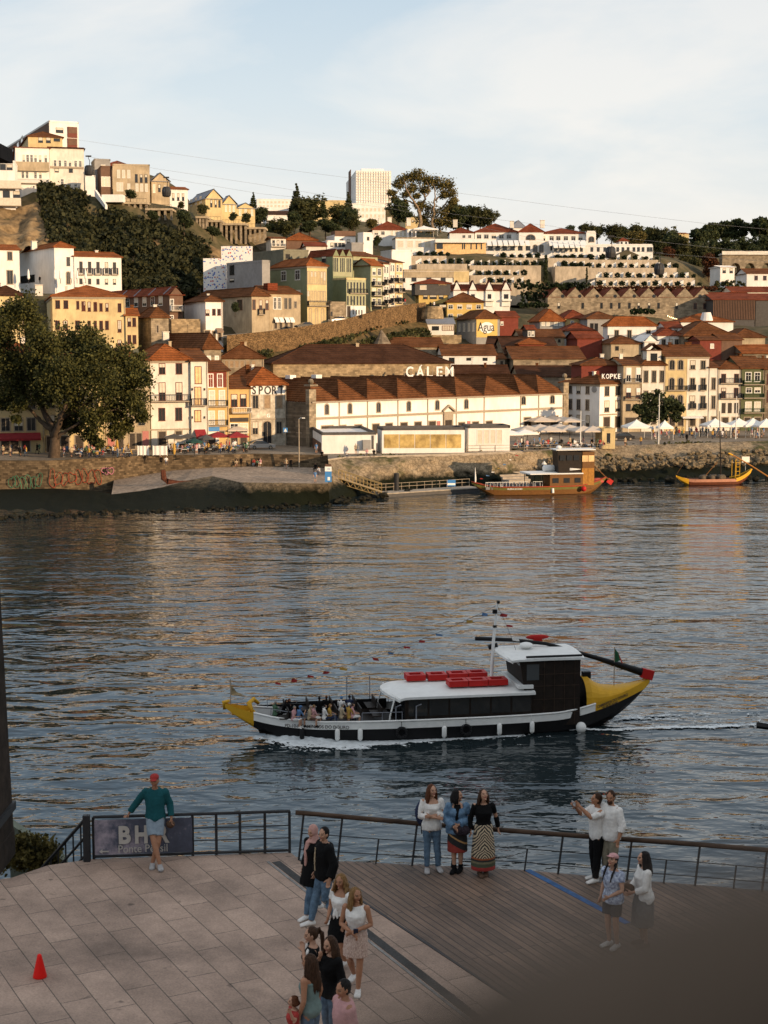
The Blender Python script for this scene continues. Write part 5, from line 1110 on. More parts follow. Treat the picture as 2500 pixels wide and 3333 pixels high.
WET=mat('wet_rock',(.020,.019,.013),.85,.3,2,spec=.1);DRY=mat('dry_rock',(.20,.155,.10),.9,.25,2,col2=(.06,.05,.03),spec=.05)
def foot_():x=rd.uniform(-200,2520);t=max(0,(x-1074)/1480);y=(1688-max(0,x)*.037 if x<1074 else 1640-62*min(1,t*3)-18*t);q=atZ(x,y-abs(rd.gauss(0,7)),(-.05 if x<1074 else.1)+rd.random()*.3);return q,rd.uniform(.2,.42)if x<1074 else rd.uniform(.25,.7)
rocks('foot_rocks','dark wet rocks along the waterline of the far bank',WET,420,foot_)
def slope_():x=rd.uniform(1760,2520);q=atZ(x,1492-(x-1760)*.02+rd.uniform(-16,16),3.1);e=etop[3].lerp(etop[-2],(x-1700)/860);w_=wl[3].lerp(wl[-2],(x-1540)/1020);f=rd.uniform(.22,.62);return e.lerp(w_,f)+Vector((0,-.5,0)),rd.uniform(.25,.6)
rocks('slope_rocks','pale rubble stones on the sloping bank at the right',DRY,300,slope_)
pts=[]
for _ in range(2600):
 t=r.random();x=1100+1400*t;y=(1492-t*58)+r.normal()*3+abs(r.normal())*8;p=atZ(x,y,5.0-max(0,(y-(1489-t*57))*.06))
 if mnoise.noise(Vector((p.x*.12,p.y*.12,2)))>-.05:pts.append((p.x,p.y,p.z+.12))
gr=addmesh('bank_grass',leaf_mesh('bank_grass',np.array(pts),.55,LFO,seed=35));tag(gr,'rough grass along the top of the far river bank','grass',kind='stuff')
for x,y,lab in((1610,1508,'leftmost weed tuft on the sloping bank behind the wooden boat'),(1665,1508,'weed tuft beside the bank steps, left of them'),(1760,1500,'wide weed clump on the bank right of the steps'),(1980,1495,'weed tuft on the bank right of the boat tower')):
 p=atZ(x,y,3.2);sh=addmesh('weed_clump',leaf_mesh('weed_clump',clumps([((0,0,.3),(.9,.6,.5))],16,16,.25,int(x)),.4,LFO,seed=int(x)),None,p);tag(sh,lab,'shrub','weed clumps on the bank')
pts=[]
for _ in range(5200):
 i=r.integers(0,len(outer)-1);p=np.array(outer[i].lerp(outer[i+1],r.random()));f=abs(r.normal())*.55
 if f<1.2 and mnoise.noise(Vector((p[0]*.16,f*3,6)))>.02:pts.append(p+np.array([f*2,-1.3-f*11,-3.6-f*6.0+.5*r.random()]))
bs_=addmesh('bank_scrub',leaf_mesh('bank_scrub',np.array(pts),.75,LFO,seed=37));tag(bs_,'scrub growing on the grassy bank below the sloping road','scrub',kind='stuff')
HG=leafmat('hedge_leaves',(.008,.014,.006),(.03,.045,.016))
TST=mat('terrace_stone',(.47,.395,.30),.9,.14,1.2,var2=.2,scale2=.3,stretch=(1,1,.4))
def terrace(k,x0,x1,y0,y1,Y,label,phi=2):
 A=atY(*Z(k,x0,y0),Y);d=Vector((math.cos(R(phi)),math.sin(R(phi)),0));n=Vector((-d.y,d.x,0));w=fit(A,kx(*Z(k,x1,y0)),d.x,d.y);zb=atY(*Z(k,x0,y1),Y).z
 o=thing('terrace_wall',label,'terrace',(A.x,A.y,zb));b=MB();c=[A,A+d*w,A+d*w+n*11,A+n*11];b.prism([(p.x,p.y)for p in c],zb-5,A.z);b.build('wall',TST,o,Vector(o.location));return A,d,n,w
bushes=[MB()for _ in range(0)]
bush0=None;part0=None
def bush_at(p,s,lab):
 global bush0
 if bush0 is None:
  bush0=addmesh('clipped_bush',leaf_mesh('clipped_bush',clumps([((0,0,1.0),1.0)],14,26,.2,41,.5),.5,HG,seed=41));o=bush0
 else:o=bush0.copy();COL.objects.link(o)
 o.location=p;o.scale=(s,s,s*random.uniform(.85,1.1));o.rotation_euler=(0,0,random.uniform(0,6));tag(o,lab,'bush','clipped bushes on the hotel terraces')
def part_at(p,phi,lab):
 global part0
 if part0 is None:
  b=MB();b.add([(-.8,0,0),(.75,0,0),(.75,.3,0),(-.8,.3,0),(-.8,0,.9),(.75,0,1.7),(.75,.3,1.7),(-.8,.3,.9)],[(3,2,1,0),(4,5,6,7),(0,1,5,4),(1,2,6,5),(2,3,7,6),(3,0,4,7)])
  b.box((.9,1.8,.9),(.28,3.6,1.8));part0=b.build('terrace_partition',WHB);o=part0
 else:o=part0.copy();COL.objects.link(o)
 o.location=p;o.rotation_euler=(0,0,R(phi)+random.uniform(-.1,.1));tag(o,lab,'partition','white partitions on the hotel terraces')
for k,x0,x1,yg,yt,yb,Y,row,st in((3,330,600,757,788,832,488,'upper left',52),(3,372,760,822,850,910,478,'middle left',62),(3,970,1300,778,803,835,500,'uppermost central',62),(3,780,1330,832,862,905,490,'second central',60),(3,785,1195,895,938,965,480,'third central',64),(3,865,1230,968,996,1040,470,'lowest central',66),(3,1385,1700,780,805,835,500,'uppermost central right',58),(3,1440,1700,838,870,890,490,'second central right',60),(4,-30,810,432,462,490,500,'uppermost right',78),(4,20,955,490,524,550,490,'second right',80),(4,335,1092,560,602,632,480,'third right',76),(4,280,1140,632,664,690,470,'lowest right',84)):
 A,d,n,w=terrace(k,x0,x1,yt,yb,Y,'long stone retaining wall of the %s hotel terrace'%row)
 px0=Z(k,0,0)[0];st_=st*Y/FPX*.42194;nn_=max(2,int(w/st_))
 b_=MB()
 for i in range(nn_):
  t=(i+.5)*w/nn_;zt_=A.z
  part_at(A+d*(t-.8)+n*1.6,2,'white partition wall between rooms on the %s hotel terrace'%row);bush_at(A+d*(t+1.6)+n*.9+Vector((0,0,-.1)),random.uniform(.62,.92),'round clipped bush on the %s hotel terrace'%row)
 q=clumps([(tuple(A+d*(w*(i+.5)/nn_)+n*.3+Vector((0,0,.15))-A),(st_*.5,.25,.14))for i in range(nn_)],8,8,.07,int(Y)+len(row))
 hd=addmesh('low_hedge',leaf_mesh('low_hedge',q,.3,HG,seed=5),None,A);tag(hd,'low hedge along the edge of the %s hotel terrace'%row,'hedge')
for k,x0,x1,y0,y1,Y,m,lab in((3,1130,1700,992,1048,458,HG,'tall dark hedge below the central terraces'),(3,1180,1380,1052,1150,452,HG,'ivy covered wall left of the stone gables'),(4,-20,222,648,698,458,HG,'dark hedge behind the left of the stone gables'),(4,265,1260,668,702,464,LFR,'long reddish hedge behind the stone gables'),(3,1150,1380,1150,1185,446,HG,'clipped hedge at the foot of the ivy covered wall'),(4,1250,1480,625,700,490,LFO,'scrub below the white cottages'),(4,600,780,840,880,440,HG,'hedge in front of the stone gables')):
 a,c=atY(*Z(k,x0,y1),Y),atY(*Z(k,x1,y0),Y);n_=max(4,int((c.x-a.x)/2.5));hh=(c.z-a.z)
 q=clumps([((a.x+(c.x-a.x)*(i+.5)/n_-a.x,0,hh*.5),((c.x-a.x)/n_*.7,1.2,hh*.5))for i in range(n_)],16,20,.14,int(x0+Y),.6)
 hd=addmesh('hedge',leaf_mesh('hedge',q,.62,m,seed=int(Y)),None,a);tag(hd,lab,'hedge')
def remesh(mb,voxel,smooth=2,name='body',fac=.5):
 me=bpy.data.meshes.new(name);me.from_pydata([tuple(v)for v in mb.v],[],mb.f)
 bm=bmesh.new();bm.from_mesh(me);bmesh.ops.recalc_face_normals(bm,faces=bm.faces);bm.to_mesh(me);bm.free()
 o=bpy.data.objects.new(name,me)
 m=o.modifiers.new('r','REMESH');m.mode='VOXEL';m.voxel_size=voxel;m.use_smooth_shade=True
 if smooth:s=o.modifiers.new('s','SMOOTH');s.iterations=smooth;s.factor=fac
 out=evaluated(o);out.name=name
 bpy.data.objects.remove(o);bpy.data.meshes.remove(me)
 return out
V3=lambda*a:Vector(a)
STAND=dict(pel=(0,0,.93),chest=(0,0,1.24),neck=(0,-.01,1.45),head=(0,.02,1.60),shL=(-.175,0,1.385),shR=(.175,0,1.385),elL=(-.235,-.03,1.12),elR=(.235,-.03,1.12),wrL=(-.235,.05,.89),wrR=(.235,.05,.89),hiL=(-.088,0,.90),hiR=(.088,0,.90),knL=(-.09,.02,.49),knR=(.09,.02,.49),anL=(-.09,-.03,.08),anR=(.09,-.03,.08),ftL=8,ftR=-8,hy=0,hp=0,ht=0)
SIT=dict(STAND,pel=(0,0,.50),chest=(0,.0,.82),neck=(0,.02,1.03),head=(0,.06,1.18),shL=(-.18,.02,.98),shR=(.18,.02,.98),elL=(-.25,.12,.72),elR=(.25,.12,.72),wrL=(-.12,.33,.68),wrR=(.12,.33,.68),hiL=(-.09,.02,.50),hiR=(.09,.02,.50),knL=(-.11,.43,.52),knR=(.11,.43,.52),anL=(-.11,.40,.08),anR=(.11,.40,.08))
def JJ(base,**kw):
 d=dict(base);d.update(kw);return{k:(Vector(v)if isinstance(v,tuple)else v)for k,v in d.items()}
def head_mat(J):
 return Matrix.Translation(J['head'])@Matrix.Rotation(R(J['hy']),4,'Z')@Matrix.Rotation(R(J['hp']),4,'X')@Matrix.Rotation(R(J['ht']),4,'Y')
def spine_rings(J,prof,n=16):
 """prof: (t, rx, ry, fwd) with t 0 pelvis bottom .. 1 neck base"""
 lat0=(J['hiR']-J['hiL']).normalized();lat1=(J['shR']-J['shL']).normalized()
 P=[J['pel']-V3(0,0,.11),J['pel'],J['pel'].lerp(J['chest'],.5),J['chest'],J['chest'].lerp(J['neck'],.78),J['neck']]
 T=[0,.17,.42,.66,.9,1.0];rings=[]
 for t,rx,ry,fw in prof:
  i=0
  while i<4 and T[i+1]<t:i+=1
  f=(t-T[i])/(T[i+1]-T[i]);p=P[i].lerp(P[i+1],f)
  up=(P[min(i+1,5)]-P[max(i-0,0)]).normalized();lat=lat0.lerp(lat1,min(1,max(0,t))).normalized();fwd=up.cross(lat).normalized();lat=fwd.cross(up).normalized()
  c=p+fwd*fw
  rings.append([c+lat*(rx*math.cos(6.2832*k/n))+fwd*(ry*math.sin(6.2832*k/n))for k in range(n)])
 return rings
MALE=[(0,.10,.085,0),(.08,.155,.115,0),(.17,.168,.12,0),(.42,.150,.108,.01),(.66,.172,.12,.01),(.82,.185,.11,0),(.93,.118,.085,-.01),(1.0,.066,.064,-.01)]
FEM=[(0,.10,.085,0),(.08,.160,.12,-.01),(.17,.172,.125,-.012),(.42,.122,.095,0),(.60,.145,.112,.02),(.70,.152,.122,.028),(.82,.16,.095,.005),(.93,.10,.072,-.01),(1.0,.054,.055,-.01)]
def prof_off(prof,o,t0=-1,t1=2,flare=0):return[(t,rx+o+flare*max(0,(.45-t)),ry+o+flare*max(0,.45-t),fw)for t,rx,ry,fw in prof if t0<=t<=t1]
def limb(mb,a,b,c,r,n=10):
 """bone chain with a little muscle between the joints"""
 P=[a,a.lerp(b,.35),a.lerp(b,.85),b,b.lerp(c,.28),b.lerp(c,.75),c]
 mb.tube(P,r,n)
def hand(mb,w,d,palm,curl=.5,side=1,s=1.0,spread=.1,pts=None):
 """w wrist, d direction of the hand, palm = palm normal; five unequal bent fingers"""
 d=d.normalized();n=(palm-d*palm.dot(d)).normalized();x=d.cross(n).normalized()*side
 c=w+d*.045*s
 rings=[]
 for t,wx,wy in((-.02,.024,.021),(.0,.028,.021),(.035,.039,.019),(.07,.043,.017),(.09,.040,.015)):
  q=w+d*t*s;rings.append([q+x*(wx*s*math.cos(.6283*k))+n*(wy*s*math.sin(.6283*k))for k in range(10)])
 mb.loftr(rings)
 for i,(off,L_)in enumerate(((.030,.072),(.010,.080),(-.011,.074),(-.031,.058))):
  p=w+d*.082*s+x*off*s;dr=(d+x*(off*spread*8)).normalized();a=curl*(.9+.12*i);P=[p]
  for k,f in enumerate((.45,.32,.23)):
   dr=(Matrix.Rotation(a*(.75 if k else.5)*-side,3,x)@dr);P.append(P[-1]+dr*L_*f*s)
  mb.tube(P,[.0105*s,.0098*s,.009*s,.0075*s],7)
 p=w+d*.02*s+x*.028*s;dr=(d*.75+x*.75+n*.25).normalized();P=[p,p+dr*.034*s];dr2=(dr+d*.5+n*curl*.5).normalized();P+=[P[-1]+dr2*.03*s,P[-1]+dr2*.052*s]
 mb.tube(P,[.015*s,.0125*s,.011*s,.0085*s],7)
def body_mb(J,sex='f',hands=True,curl=(.5,.5),palmL=None,palmR=None,dirL=None,dirR=None,feet=True,headonly=False,girth=1.0):
 mb=MB();pr=FEM if sex=='f' else MALE;k=.92 if sex=='f' else 1.06
 mb.loftr(spine_rings(J,[(t,rx*girth,ry*girth,fw)for t,rx,ry,fw in pr]))
 HM=head_mat(J);nb=HM@V3(0,-.018,-.085)
 mb.tube([J['neck']-V3(0,0,.04),J['neck'].lerp(nb,.5),nb,HM@V3(0,0,-.02)],[.06*k,.05*k,.048*k,.05],12)
 def sk(p):
  q=Vector(p);j=max(0,-q.z)
  q.x*=1-.30*j-.05*max(0,q.y);q.y*=1-.12*j if q.y>0 else 1-.38*j
  if q.y>.3 and q.z<-.5:q.y+=.10*(-q.z-.5)
  return q
 mb.ell(HM.translation,(.0745,.094,.116),HM.to_3x3(),20,14,sk)
 for c,r in(((0,.099,-.012),(.0135,.017,.017)),((0,.092,.012),(.009,.012,.026)),((0,.083,-.048),(.024,.014,.0075)),((0,.081,-.088),(.023,.016,.015)),((0,.082,.034),(.045,.012,.009)),((-.037,.073,-.018),(.02,.015,.02)),((.037,.073,-.018),(.02,.015,.02)),((-.076,-.004,-.004),(.009,.02,.031)),((.076,-.004,-.004),(.009,.02,.031))):
  mb.ell(HM@Vector(c),r,HM.to_3x3(),8,6)
 for s,q in(('L',-1),('R',1)):
  sh,el,wr=J['sh'+s],J['el'+s],J['wr'+s];ra=[.062*k,.052*k,.043*k,.041*k,.043*k,.033*k,.026*k]
  limb(mb,sh,el,wr,ra);mb.ell(sh,.062*k,None,10,8)
  if hands:
   d=(wr-el).normalized();d=Vector(dirL if s=='L' and dirL is not None else dirR if s=='R' and dirR is not None else d)
   pm=palmL if s=='L' else palmR;pm=Vector(pm)if pm is not None else V3(-q,0,0)
   hand(mb,wr,d,pm,curl[0 if s=='L' else 1],-q if pm is None else(1 if(d.cross(pm)).dot(J['chest']+V3(0,.4,.1)-wr)>0 else-1),.95 if sex=='f' else 1.05)
  hi,kn,an=J['hi'+s],J['kn'+s],J['an'+s]
  limb(mb,hi,kn,an,[.092*girth,.084*girth,.06,.056,.056,.042,.035],12)
  if feet:foot(mb,an,J['ft'+s],.0)
 return mb
def foot(mb,an,yaw,o,L_=.25):
 f=Matrix.Rotation(R(yaw),3,'Z')@V3(0,1,0);x=V3(f.y,-f.x,0);g=an-V3(0,0,.08);rings=[]
 for t,w,z,h in((-.07,.024,.035,.034),(-.05,.034,.04,.04),(.0,.037,.045,.045),(.06,.042,.04,.04),(.12,.047,.03,.03),(.165,.042,.024,.023),(.185,.028,.02,.017)):
  c=g+f*t*L_/.25+V3(0,0,z);rings.append([c+x*((w+o)*math.cos(.6283*k))+V3(0,0,(h+o*.5)*math.sin(.6283*k))for k in range(10)])
 mb.loftr(rings)
BONES=(('pel','chest','top'),('chest','neck','top'),('neck','head','head'),('shL','elL','sl'),('elL','wrL','fore'),('shR','elR','sl'),('elR','wrR','fore'),('hiL','knL','leg'),('knL','anL','shin'),('hiR','knR','leg'),('knR','anR','shin'))
def paint(me,J,mats,hair=True,hat=None,topz=None,long=False):
 """one mesh: material by nearest bone. mats: skin, top, leg, hair, shoe, sl?"""
 P=np.array([p.center for p in me.polygons]);best=np.full(len(P),1e9);lab=np.zeros(len(P),int)
 for i,(a,b,nme)in enumerate(BONES):
  a_,b_=np.array(J[a]),np.array(J[b]);d=b_-a_;t=np.clip(((P-a_)@d)/(d@d),0,1);q=np.linalg.norm(P-(a_+t[:,None]*d),axis=1)-(.09 if nme=='top' else.03 if nme=='head' else 0)
  m=q<best;best[m]=q[m];lab[m]=i
 idx={'top':1,'head':0,'sl':1,'fore':mats[5]if len(mats)>5 else 0,'leg':2,'shin':mats[6]if len(mats)>6 else 2}
 mi=np.array([idx[BONES[i][2]]for i in lab]);HI=head_mat(J).inverted()
 Q=np.array([HI@p.center for p in me.polygons]);hd=lab==2
 mi[hd&(Q[:,2]<-.10)]=0
 mi[hd&((Q[:,2]>.05)|((Q[:,1]<-.0)&(Q[:,2]>(-.25 if long else-.07))))]=3
 for s in 'LR':
  a=np.array(J['an'+s]);mi[(np.linalg.norm((P-a)[:,:2],axis=1)<.26)&(P[:,2]<a[2]+.03)&(P[:,2]>a[2]-.12)]=4
  w=np.array(J['wr'+s]);mi[(np.linalg.norm(P-w,axis=1)<.045)]=0
 for m in mats[:5]:me.materials.append(m)
 me.polygons.foreach_set('material_index',mi.astype(np.int32));me.update()
SKIN=mat('skin',(.45,.25,.165),.55,.06,20,spec=.3);SKIND=mat('tanned_skin',(.36,.175,.10),.55,.06,20,spec=.3)
HAIRS={n:mat(n+'_hair',c,.6,.3,60,stretch=(1,1,.12),spec=.12)for n,c in(('black',(.012,.010,.010)),('brown',(.055,.028,.016)),('fair',(.24,.135,.055)),('grey',(.25,.23,.21)),('auburn',(.11,.04,.018)))}
def cloth(n,c,**kw):return mat('cloth_'+n,c,.88,kw.pop('var',.08),kw.pop('scale',14),spec=.15,**kw)
CL=dict(white=cloth('white',(.72,.70,.67)),black=cloth('black',(.0045,.0045,.005)),navy=cloth('navy',(.03,.04,.08)),blue=cloth('blue',(.09,.18,.34)),red=cloth('red',(.35,.04,.035)),beige=cloth('beige',(.42,.33,.22)),grey=cloth('grey',(.2,.2,.21)),pink=cloth('pink',(.55,.30,.30)),green=cloth('green',(.07,.13,.08)),denim=cloth('denim',(.11,.17,.25),scale=30),teal=cloth('teal',(.012,.085,.10)),ochre=cloth('ochre',(.45,.27,.06)),brown=cloth('brown',(.10,.06,.04)))
SHOE=CL['black'];SHOEW=CL['white']
PAL={'white':('white','navy'),'dark':('black','black'),'blue':('blue','grey'),'red':('red','denim'),'beige':('beige','brown'),'pink':('pink','white'),'green':('green','black'),'grey':('grey','denim'),'ochre':('ochre','navy')}
POSES={'standing':JJ(STAND),'walking':JJ(STAND,knL=(-.09,.18,.52),anL=(-.09,.27,.09),knR=(.09,-.02,.5),anR=(.09,-.24,.12),elL=(-.24,-.12,1.14),wrL=(-.24,-.08,.92),wrR=(.24,.2,.95)),'seated':JJ(SIT),'seated leaning':JJ(SIT,chest=(0,.1,.80),neck=(0,.17,1.0),head=(0,.23,1.13),shL=(-.18,.14,.95),shR=(.18,.14,.95),elL=(-.22,.3,.72),elR=(.22,.3,.72),wrL=(-.08,.42,.74),wrR=(.1,.46,.9))}
TINY={}
def tiny(pose,pal,hairc='brown',vox=.034):
 k=(pose,pal,hairc,vox)
 if k not in TINY:
  J=POSES[pose];me=remesh(body_mb(J,'m' if pal in('dark','grey','blue')else 'f',hands=True,curl=(.3,.3)),vox,1,'person')
  t,l=PAL[pal];paint(me,J,[SKIND if pal in('dark','red')else SKIN,CL[t],CL[l],HAIRS[hairc],SHOE if pal!='pink' else SHOEW,1 if pal in('dark','green','grey')else 0,0 if pal in('pink','blue','beige')else 2],long=hairc=='brown');TINY[k]=me
 return TINY[k]
def person_far(p,yaw,pose,pal,place,group,hairc=None,s=None):
 hc=hairc or random.choice(['brown','black','brown','fair'])
 o=addmesh('person',tiny(pose,pal,hc),None,p);o.rotation_euler=(0,0,R(yaw));k=s or random.uniform(.94,1.04);o.scale=(k,k,k)
 return tag(o,'%s person in %s clothes %s'%(pose,pal,place),'person',group)
def parasol(p,w,hgt,m,label,group,rz=0,drop=.55,name='parasol'):
 o=thing(name,label,'parasol',p,R(rz),group);b=MB();n=8 if w<3.2 else 4
 ring=[V3(w/2*math.cos(6.2832*(k+.5)/n)*(1.2 if n==4 else 1),w/2*math.sin(6.2832*(k+.5)/n)*(1.2 if n==4 else 1),hgt-drop)for k in range(n)]
 top=V3(0,0,hgt)
 for k in range(n):b.add([ring[k],ring[(k+1)%n],top],[(0,1,2)]);b.quad(ring[k]-V3(0,0,.22),ring[(k+1)%n]-V3(0,0,.22),ring[(k+1)%n],ring[k])
 b.tube([top,top+V3(0,0,.16)],.05,6);b.build('canopy',m,o)
 b=MB();b.tube([V3(0,0,0),V3(0,0,hgt-.03)],.045,6);b.box((0,0,.05),(.6,.6,.1));b.build('pole',IRON if m is not WCAN else WTR,o)
 return o
def at5(px,py,z=5.0):return atZ(px,py,z)
for x,y,w,m,lab in((1345,1292,3.4,DGY,'black parasol in front of the tall cream house, left one'),(1450,1290,3.2,DGY,'black parasol in front of the narrow grey house'),(1500,1330,2.8,mat('dark_green_canvas',(.02,.06,.05),.8,.1,2),'small dark green parasol among the quay tables'),(1590,1300,2.8,DGY,'dark parasol beside the crimson parasols')):
 px,py=Z(5,x,y);p=at5(px,py+44);parasol(p,w,2.9,m,lab,'quay cafe parasols',10)
for x,y,lab in((735,880,'crimson parasol in front of the blue shop, left one'),(880,880,'crimson parasol in front of the small ochre house, right one')):
 px,py=Z(6,x,y);p=at5(px,py+42);parasol(p,4.0,3.0,CRIM,lab,'quay cafe parasols',20,.7)
px,py=Z(6,880,850);parasol(at5(px,py+44,5.0),4.2,3.6,BEIC,'cream parasol rising behind the crimson ones','quay cafe parasols',15,.7)
for x,y,lab in((155,112,'white parasol, leftmost on the pavilion terrace'),(262,108,'white parasol in the middle of the three on the pavilion terrace'),(345,104,'white parasol, rightmost of the three on the pavilion terrace')):
 px,py=Z(14,x,y);parasol(at5(px,py+44),4.6,3.1,WCAN,lab,'white terrace parasols',10,.6)
for i,(x,y)in enumerate(((35,842),(120,830),(180,845),(250,828),(320,836),(410,845),(475,846),(60,770),(130,776),(200,766),(270,774),(330,778))):
 px,py=Z(8,x,y-12);p=at5(px,py+(50 if i<7 else 46));parasol(p,5.4,3.5,BEIC,'large beige square parasol in the %s row in front of the shaded house wall'%('front' if i<7 else 'back'),'beige restaurant parasols',14,.75)
for i,x in enumerate((720,1170,1260,1330,1400,1560,1620)):
 px,py=Z(8,x,742);parasol(at5(px,py+40),4.4,3.1,BCAN,'brown parasol along the fronts of the right hand quay houses','brown quay parasols',8,.7)
def tent(p,w,label,rz=8):
 o=thing('market_tent',label,'tent',p,R(rz),'white market tents');b=MB();h0,h1=2.3,3.6;q=w/2;n=6
 prev=None
 for j in range(n+1):
  t=j/n;r_=q*(1-t)**1.35+.02;z=h0+(h1-h0)*t;ring=[V3(sx*r_,sy*r_,z)for sx,sy in((-1,-1),(1,-1),(1,1),(-1,1))]
  if prev:
   for k in range(4):b.quad(prev[k],prev[(k+1)%4],ring[(k+1)%4],ring[k])
  prev=ring
 for k in range(4):
  c=[(-q,-q),(q,-q),(q,q),(-q,q)];a,e=c[k],c[(k+1)%4];b.quad((a[0],a[1],h0-.3),(e[0],e[1],h0-.3),(e[0],e[1],h0),(a[0],a[1],h0))
 b.build('canopy',WCAN,o)
 for sx,sy in((-1,-1),(1,-1),(1,1),(-1,1)):b=MB();b.tube([V3(sx*(q-.06),sy*(q-.06),0),V3(sx*(q-.06),sy*(q-.06),h0)],.04,6);b.build('leg',WTR,o)
 return o
for x,y,w,lab in((770,800,4.6,'white pointed market tent left of the quay tree'),(960,806,2.6,'small white market tent under the quay tree'),(1300,790,4.6,'white pointed market tent, left one of the right hand group'),(1460,788,4.6,'white pointed market tent, second of the right hand group'),(1555,788,4.6,'white pointed market tent, third of the right hand group'),(1645,792,4.4,'white pointed market tent at the right edge')):
 px,py=Z(8,x,y);tent(at5(px,py+42),w,lab)
px,py=Z(8,1110,760);o=thing('restaurant_canopy','flat white canopy in front of the arched window house','canopy',at5(px,py+36));b=MB();b.hexa([V3(-3,-2,2.6),V3(3,-2,2.6),V3(3,2,3.2),V3(-3,2,3.2),V3(-3,-2,2.75),V3(3,-2,2.75),V3(3,2,3.35),V3(-3,2,3.35)]);b.build('canvas',WCAN,o);b=MB();[b.tube([V3(x,-1.9,0),V3(x,-1.9,2.62)],.05,6)for x in(-2.9,0,2.9)];b.build('posts',IRON,o)
YP=246
h=house(7,'white panelled pavilion with blank wall, left of the glazed pavilion',350,768,868,1000,YP,8,5.5,side=268,roof='flat',wm=WHB,cornice=DGY,name='pavilion',cat='pavilion',zb=5.0,down=.5);panel(h,'unit','f',662,905,722,978,GY,.9);panel(h,'door','f',735,870,750,975,DGY,.1)
panel(h,'end_panel','s',272,880,345,998,BRN,.06)
h=house(7,'pavilion with wide window painted with gold reflection in a white frame',815,1452,832,985,YP+1,8,5.5,roof='flat',wm=WHB,cornice=DGY,name='pavilion',cat='pavilion',zb=5.0,down=.5)
GOLD=mat('painted_gold_glass',(.50,.36,.14),.18,.3,.6,col2=(.22,.15,.06))  # gold reflection is put into the glass colour
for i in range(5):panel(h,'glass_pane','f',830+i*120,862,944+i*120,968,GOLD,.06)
b=MB();b_=0
h=house(7,'white pavilion with sliding glass doors behind the white parasols',1482,1800,815,945,YP+5,8,5.5,roof='flat',wm=WHB,cornice=DGY,name='pavilion',cat='pavilion',zb=5.0,down=.5,fr=[([1570,1620,1670,1720],36,830,935,'blind')])
h=house(8,'small cream kiosk with dark doorway beside the beige parasols',540,628,835,930,262,6,5,roof='flat',wm=CR,name='kiosk',cat='kiosk',zb=5.0,down=.3,fr=[([583],24,850,920,'n')])
def fence(name,label,pts,hgt,m,step=1.6,rails=(1.0,.55,.1),r=.03):
 o=thing(name,label,'railing',pts[0]);off=Vector(pts[0])
 for p,q in zip(pts,pts[1:]):
  n=max(1,int((q-p).length/step));b=MB()
  for f in rails:b.tube([p+V3(0,0,hgt*f)-off,q+V3(0,0,hgt*f)-off],r,5)
  b.build('rails',m,o)
  for i in range(n+1):b=MB();c=p.lerp(q,i/n)-off;b.tube([c,c+V3(0,0,hgt)],r*1.3,5);b.build('post',m,o)
 return o
fence('terrace_railing','thin grey railing along the edge of the pavilion terrace',[at5(*Z(14,30,200)),at5(*Z(14,420,195)),at5(*Z(14,800,182))],1.0,TRIM,2.2)
def pole(x,y0,y1,k,label,m,name='street_lamp',cat='street lamp',head=True,z=5.0):
 px,py=Z(k,x,y1);p=atZ(px,py,z);q=atY(*Z(k,x,y0),p.y);o=thing(name,label,cat,p);hh=q.z-p.z
 b=MB();b.tube([V3(0,0,0),V3(0,0,hh)],[.11,.06],8);b.build('pole',m,o)
 if head:b=MB();b.tube([V3(0,0,hh),V3(.25,-.1,hh+.2),V3(.7,-.3,hh+.22)],.05,6);b.box((.75,-.32,hh+.2),(.5,.3,.14));b.build('lamp_head',WTR,o)
 return o
pole(175,745,1115,7,'grey street lamp on the landing steps beside the lettered house',TRIM,z=3.2);pole(560,600,880,7,'thin dark lamp post in front of the long warehouse, left',IRON)
pole(1312,560,830,7,'dark lamp post with gold disc before the warehouse portal',IRON);pole(142,640,840,8,'dark lamp post before the right end of the long warehouse',IRON)
pole(392,700,955,8,'white flag pole beside the beige parasols',WTR,'flag_pole','pole',False);pole(920,585,925,8,'white flag pole in front of the quay tree',WTR,'flag_pole','pole',False);pole(1440,600,890,8,'white flag pole among the right hand tents',WTR,'flag_pole','pole',False)
pole(1588,265,480,5,'curved street lamp beside the white two storey house',IRON,z=15.0);pole(215,1060,1290,5,'slim lamp post in front of the crimson awning',IRON)
px,py=Z(6,1255,945);p=at5(px,py+6);o=thing('crossing_sign','blue pedestrian crossing sign beside the lettered corner house','road sign',p);b=MB();b.tube([V3(0,0,0),V3(0,0,3.2)],.05,6);b.build('pole',TRIM,o);b=MB();b.box((0,-.07,2.9),(.75,.04,.75));b.build('plate',BLUE,o);b=MB();b.add([(-.28,-.1,2.62),(.28,-.1,2.62),(0,-.1,3.18)],[(0,1,2)]);b.build('symbol',LETW,o)
for i,(x0,x1)in enumerate(((1062,1148),(1180,1290))):
 px,py=Z(5,(x0+x1)/2,1432);p=at5(px,py);w=(x1-x0)*.42194*p.y/FPX;o=thing('canvas_screen','white canvas windscreen on the quay, %s of the two'%('left' if i==0 else 'right'),'screen',p);b=MB()
 n=10;P=[V3(-w/2+w*k/n,.05*math.sin(k*1.9),0)for k in range(n+1)]
 for a,c in zip(P,P[1:]):b.quad(a+V3(0,0,.15),c+V3(0,0,.15),c+V3(0,0,1.6),a+V3(0,0,1.6));b.quad(a+V3(0,.02,.15),a+V3(0,.02,1.6),c+V3(0,.02,1.6),c+V3(0,.02,.15))
 b.build('canvas',WCAN,o);b=MB();[b.tube([V3(x,0.03,0),V3(x,.03,1.7)],.035,6)for x in(-w/2,0,w/2)];b.build('frame',WTR,o)
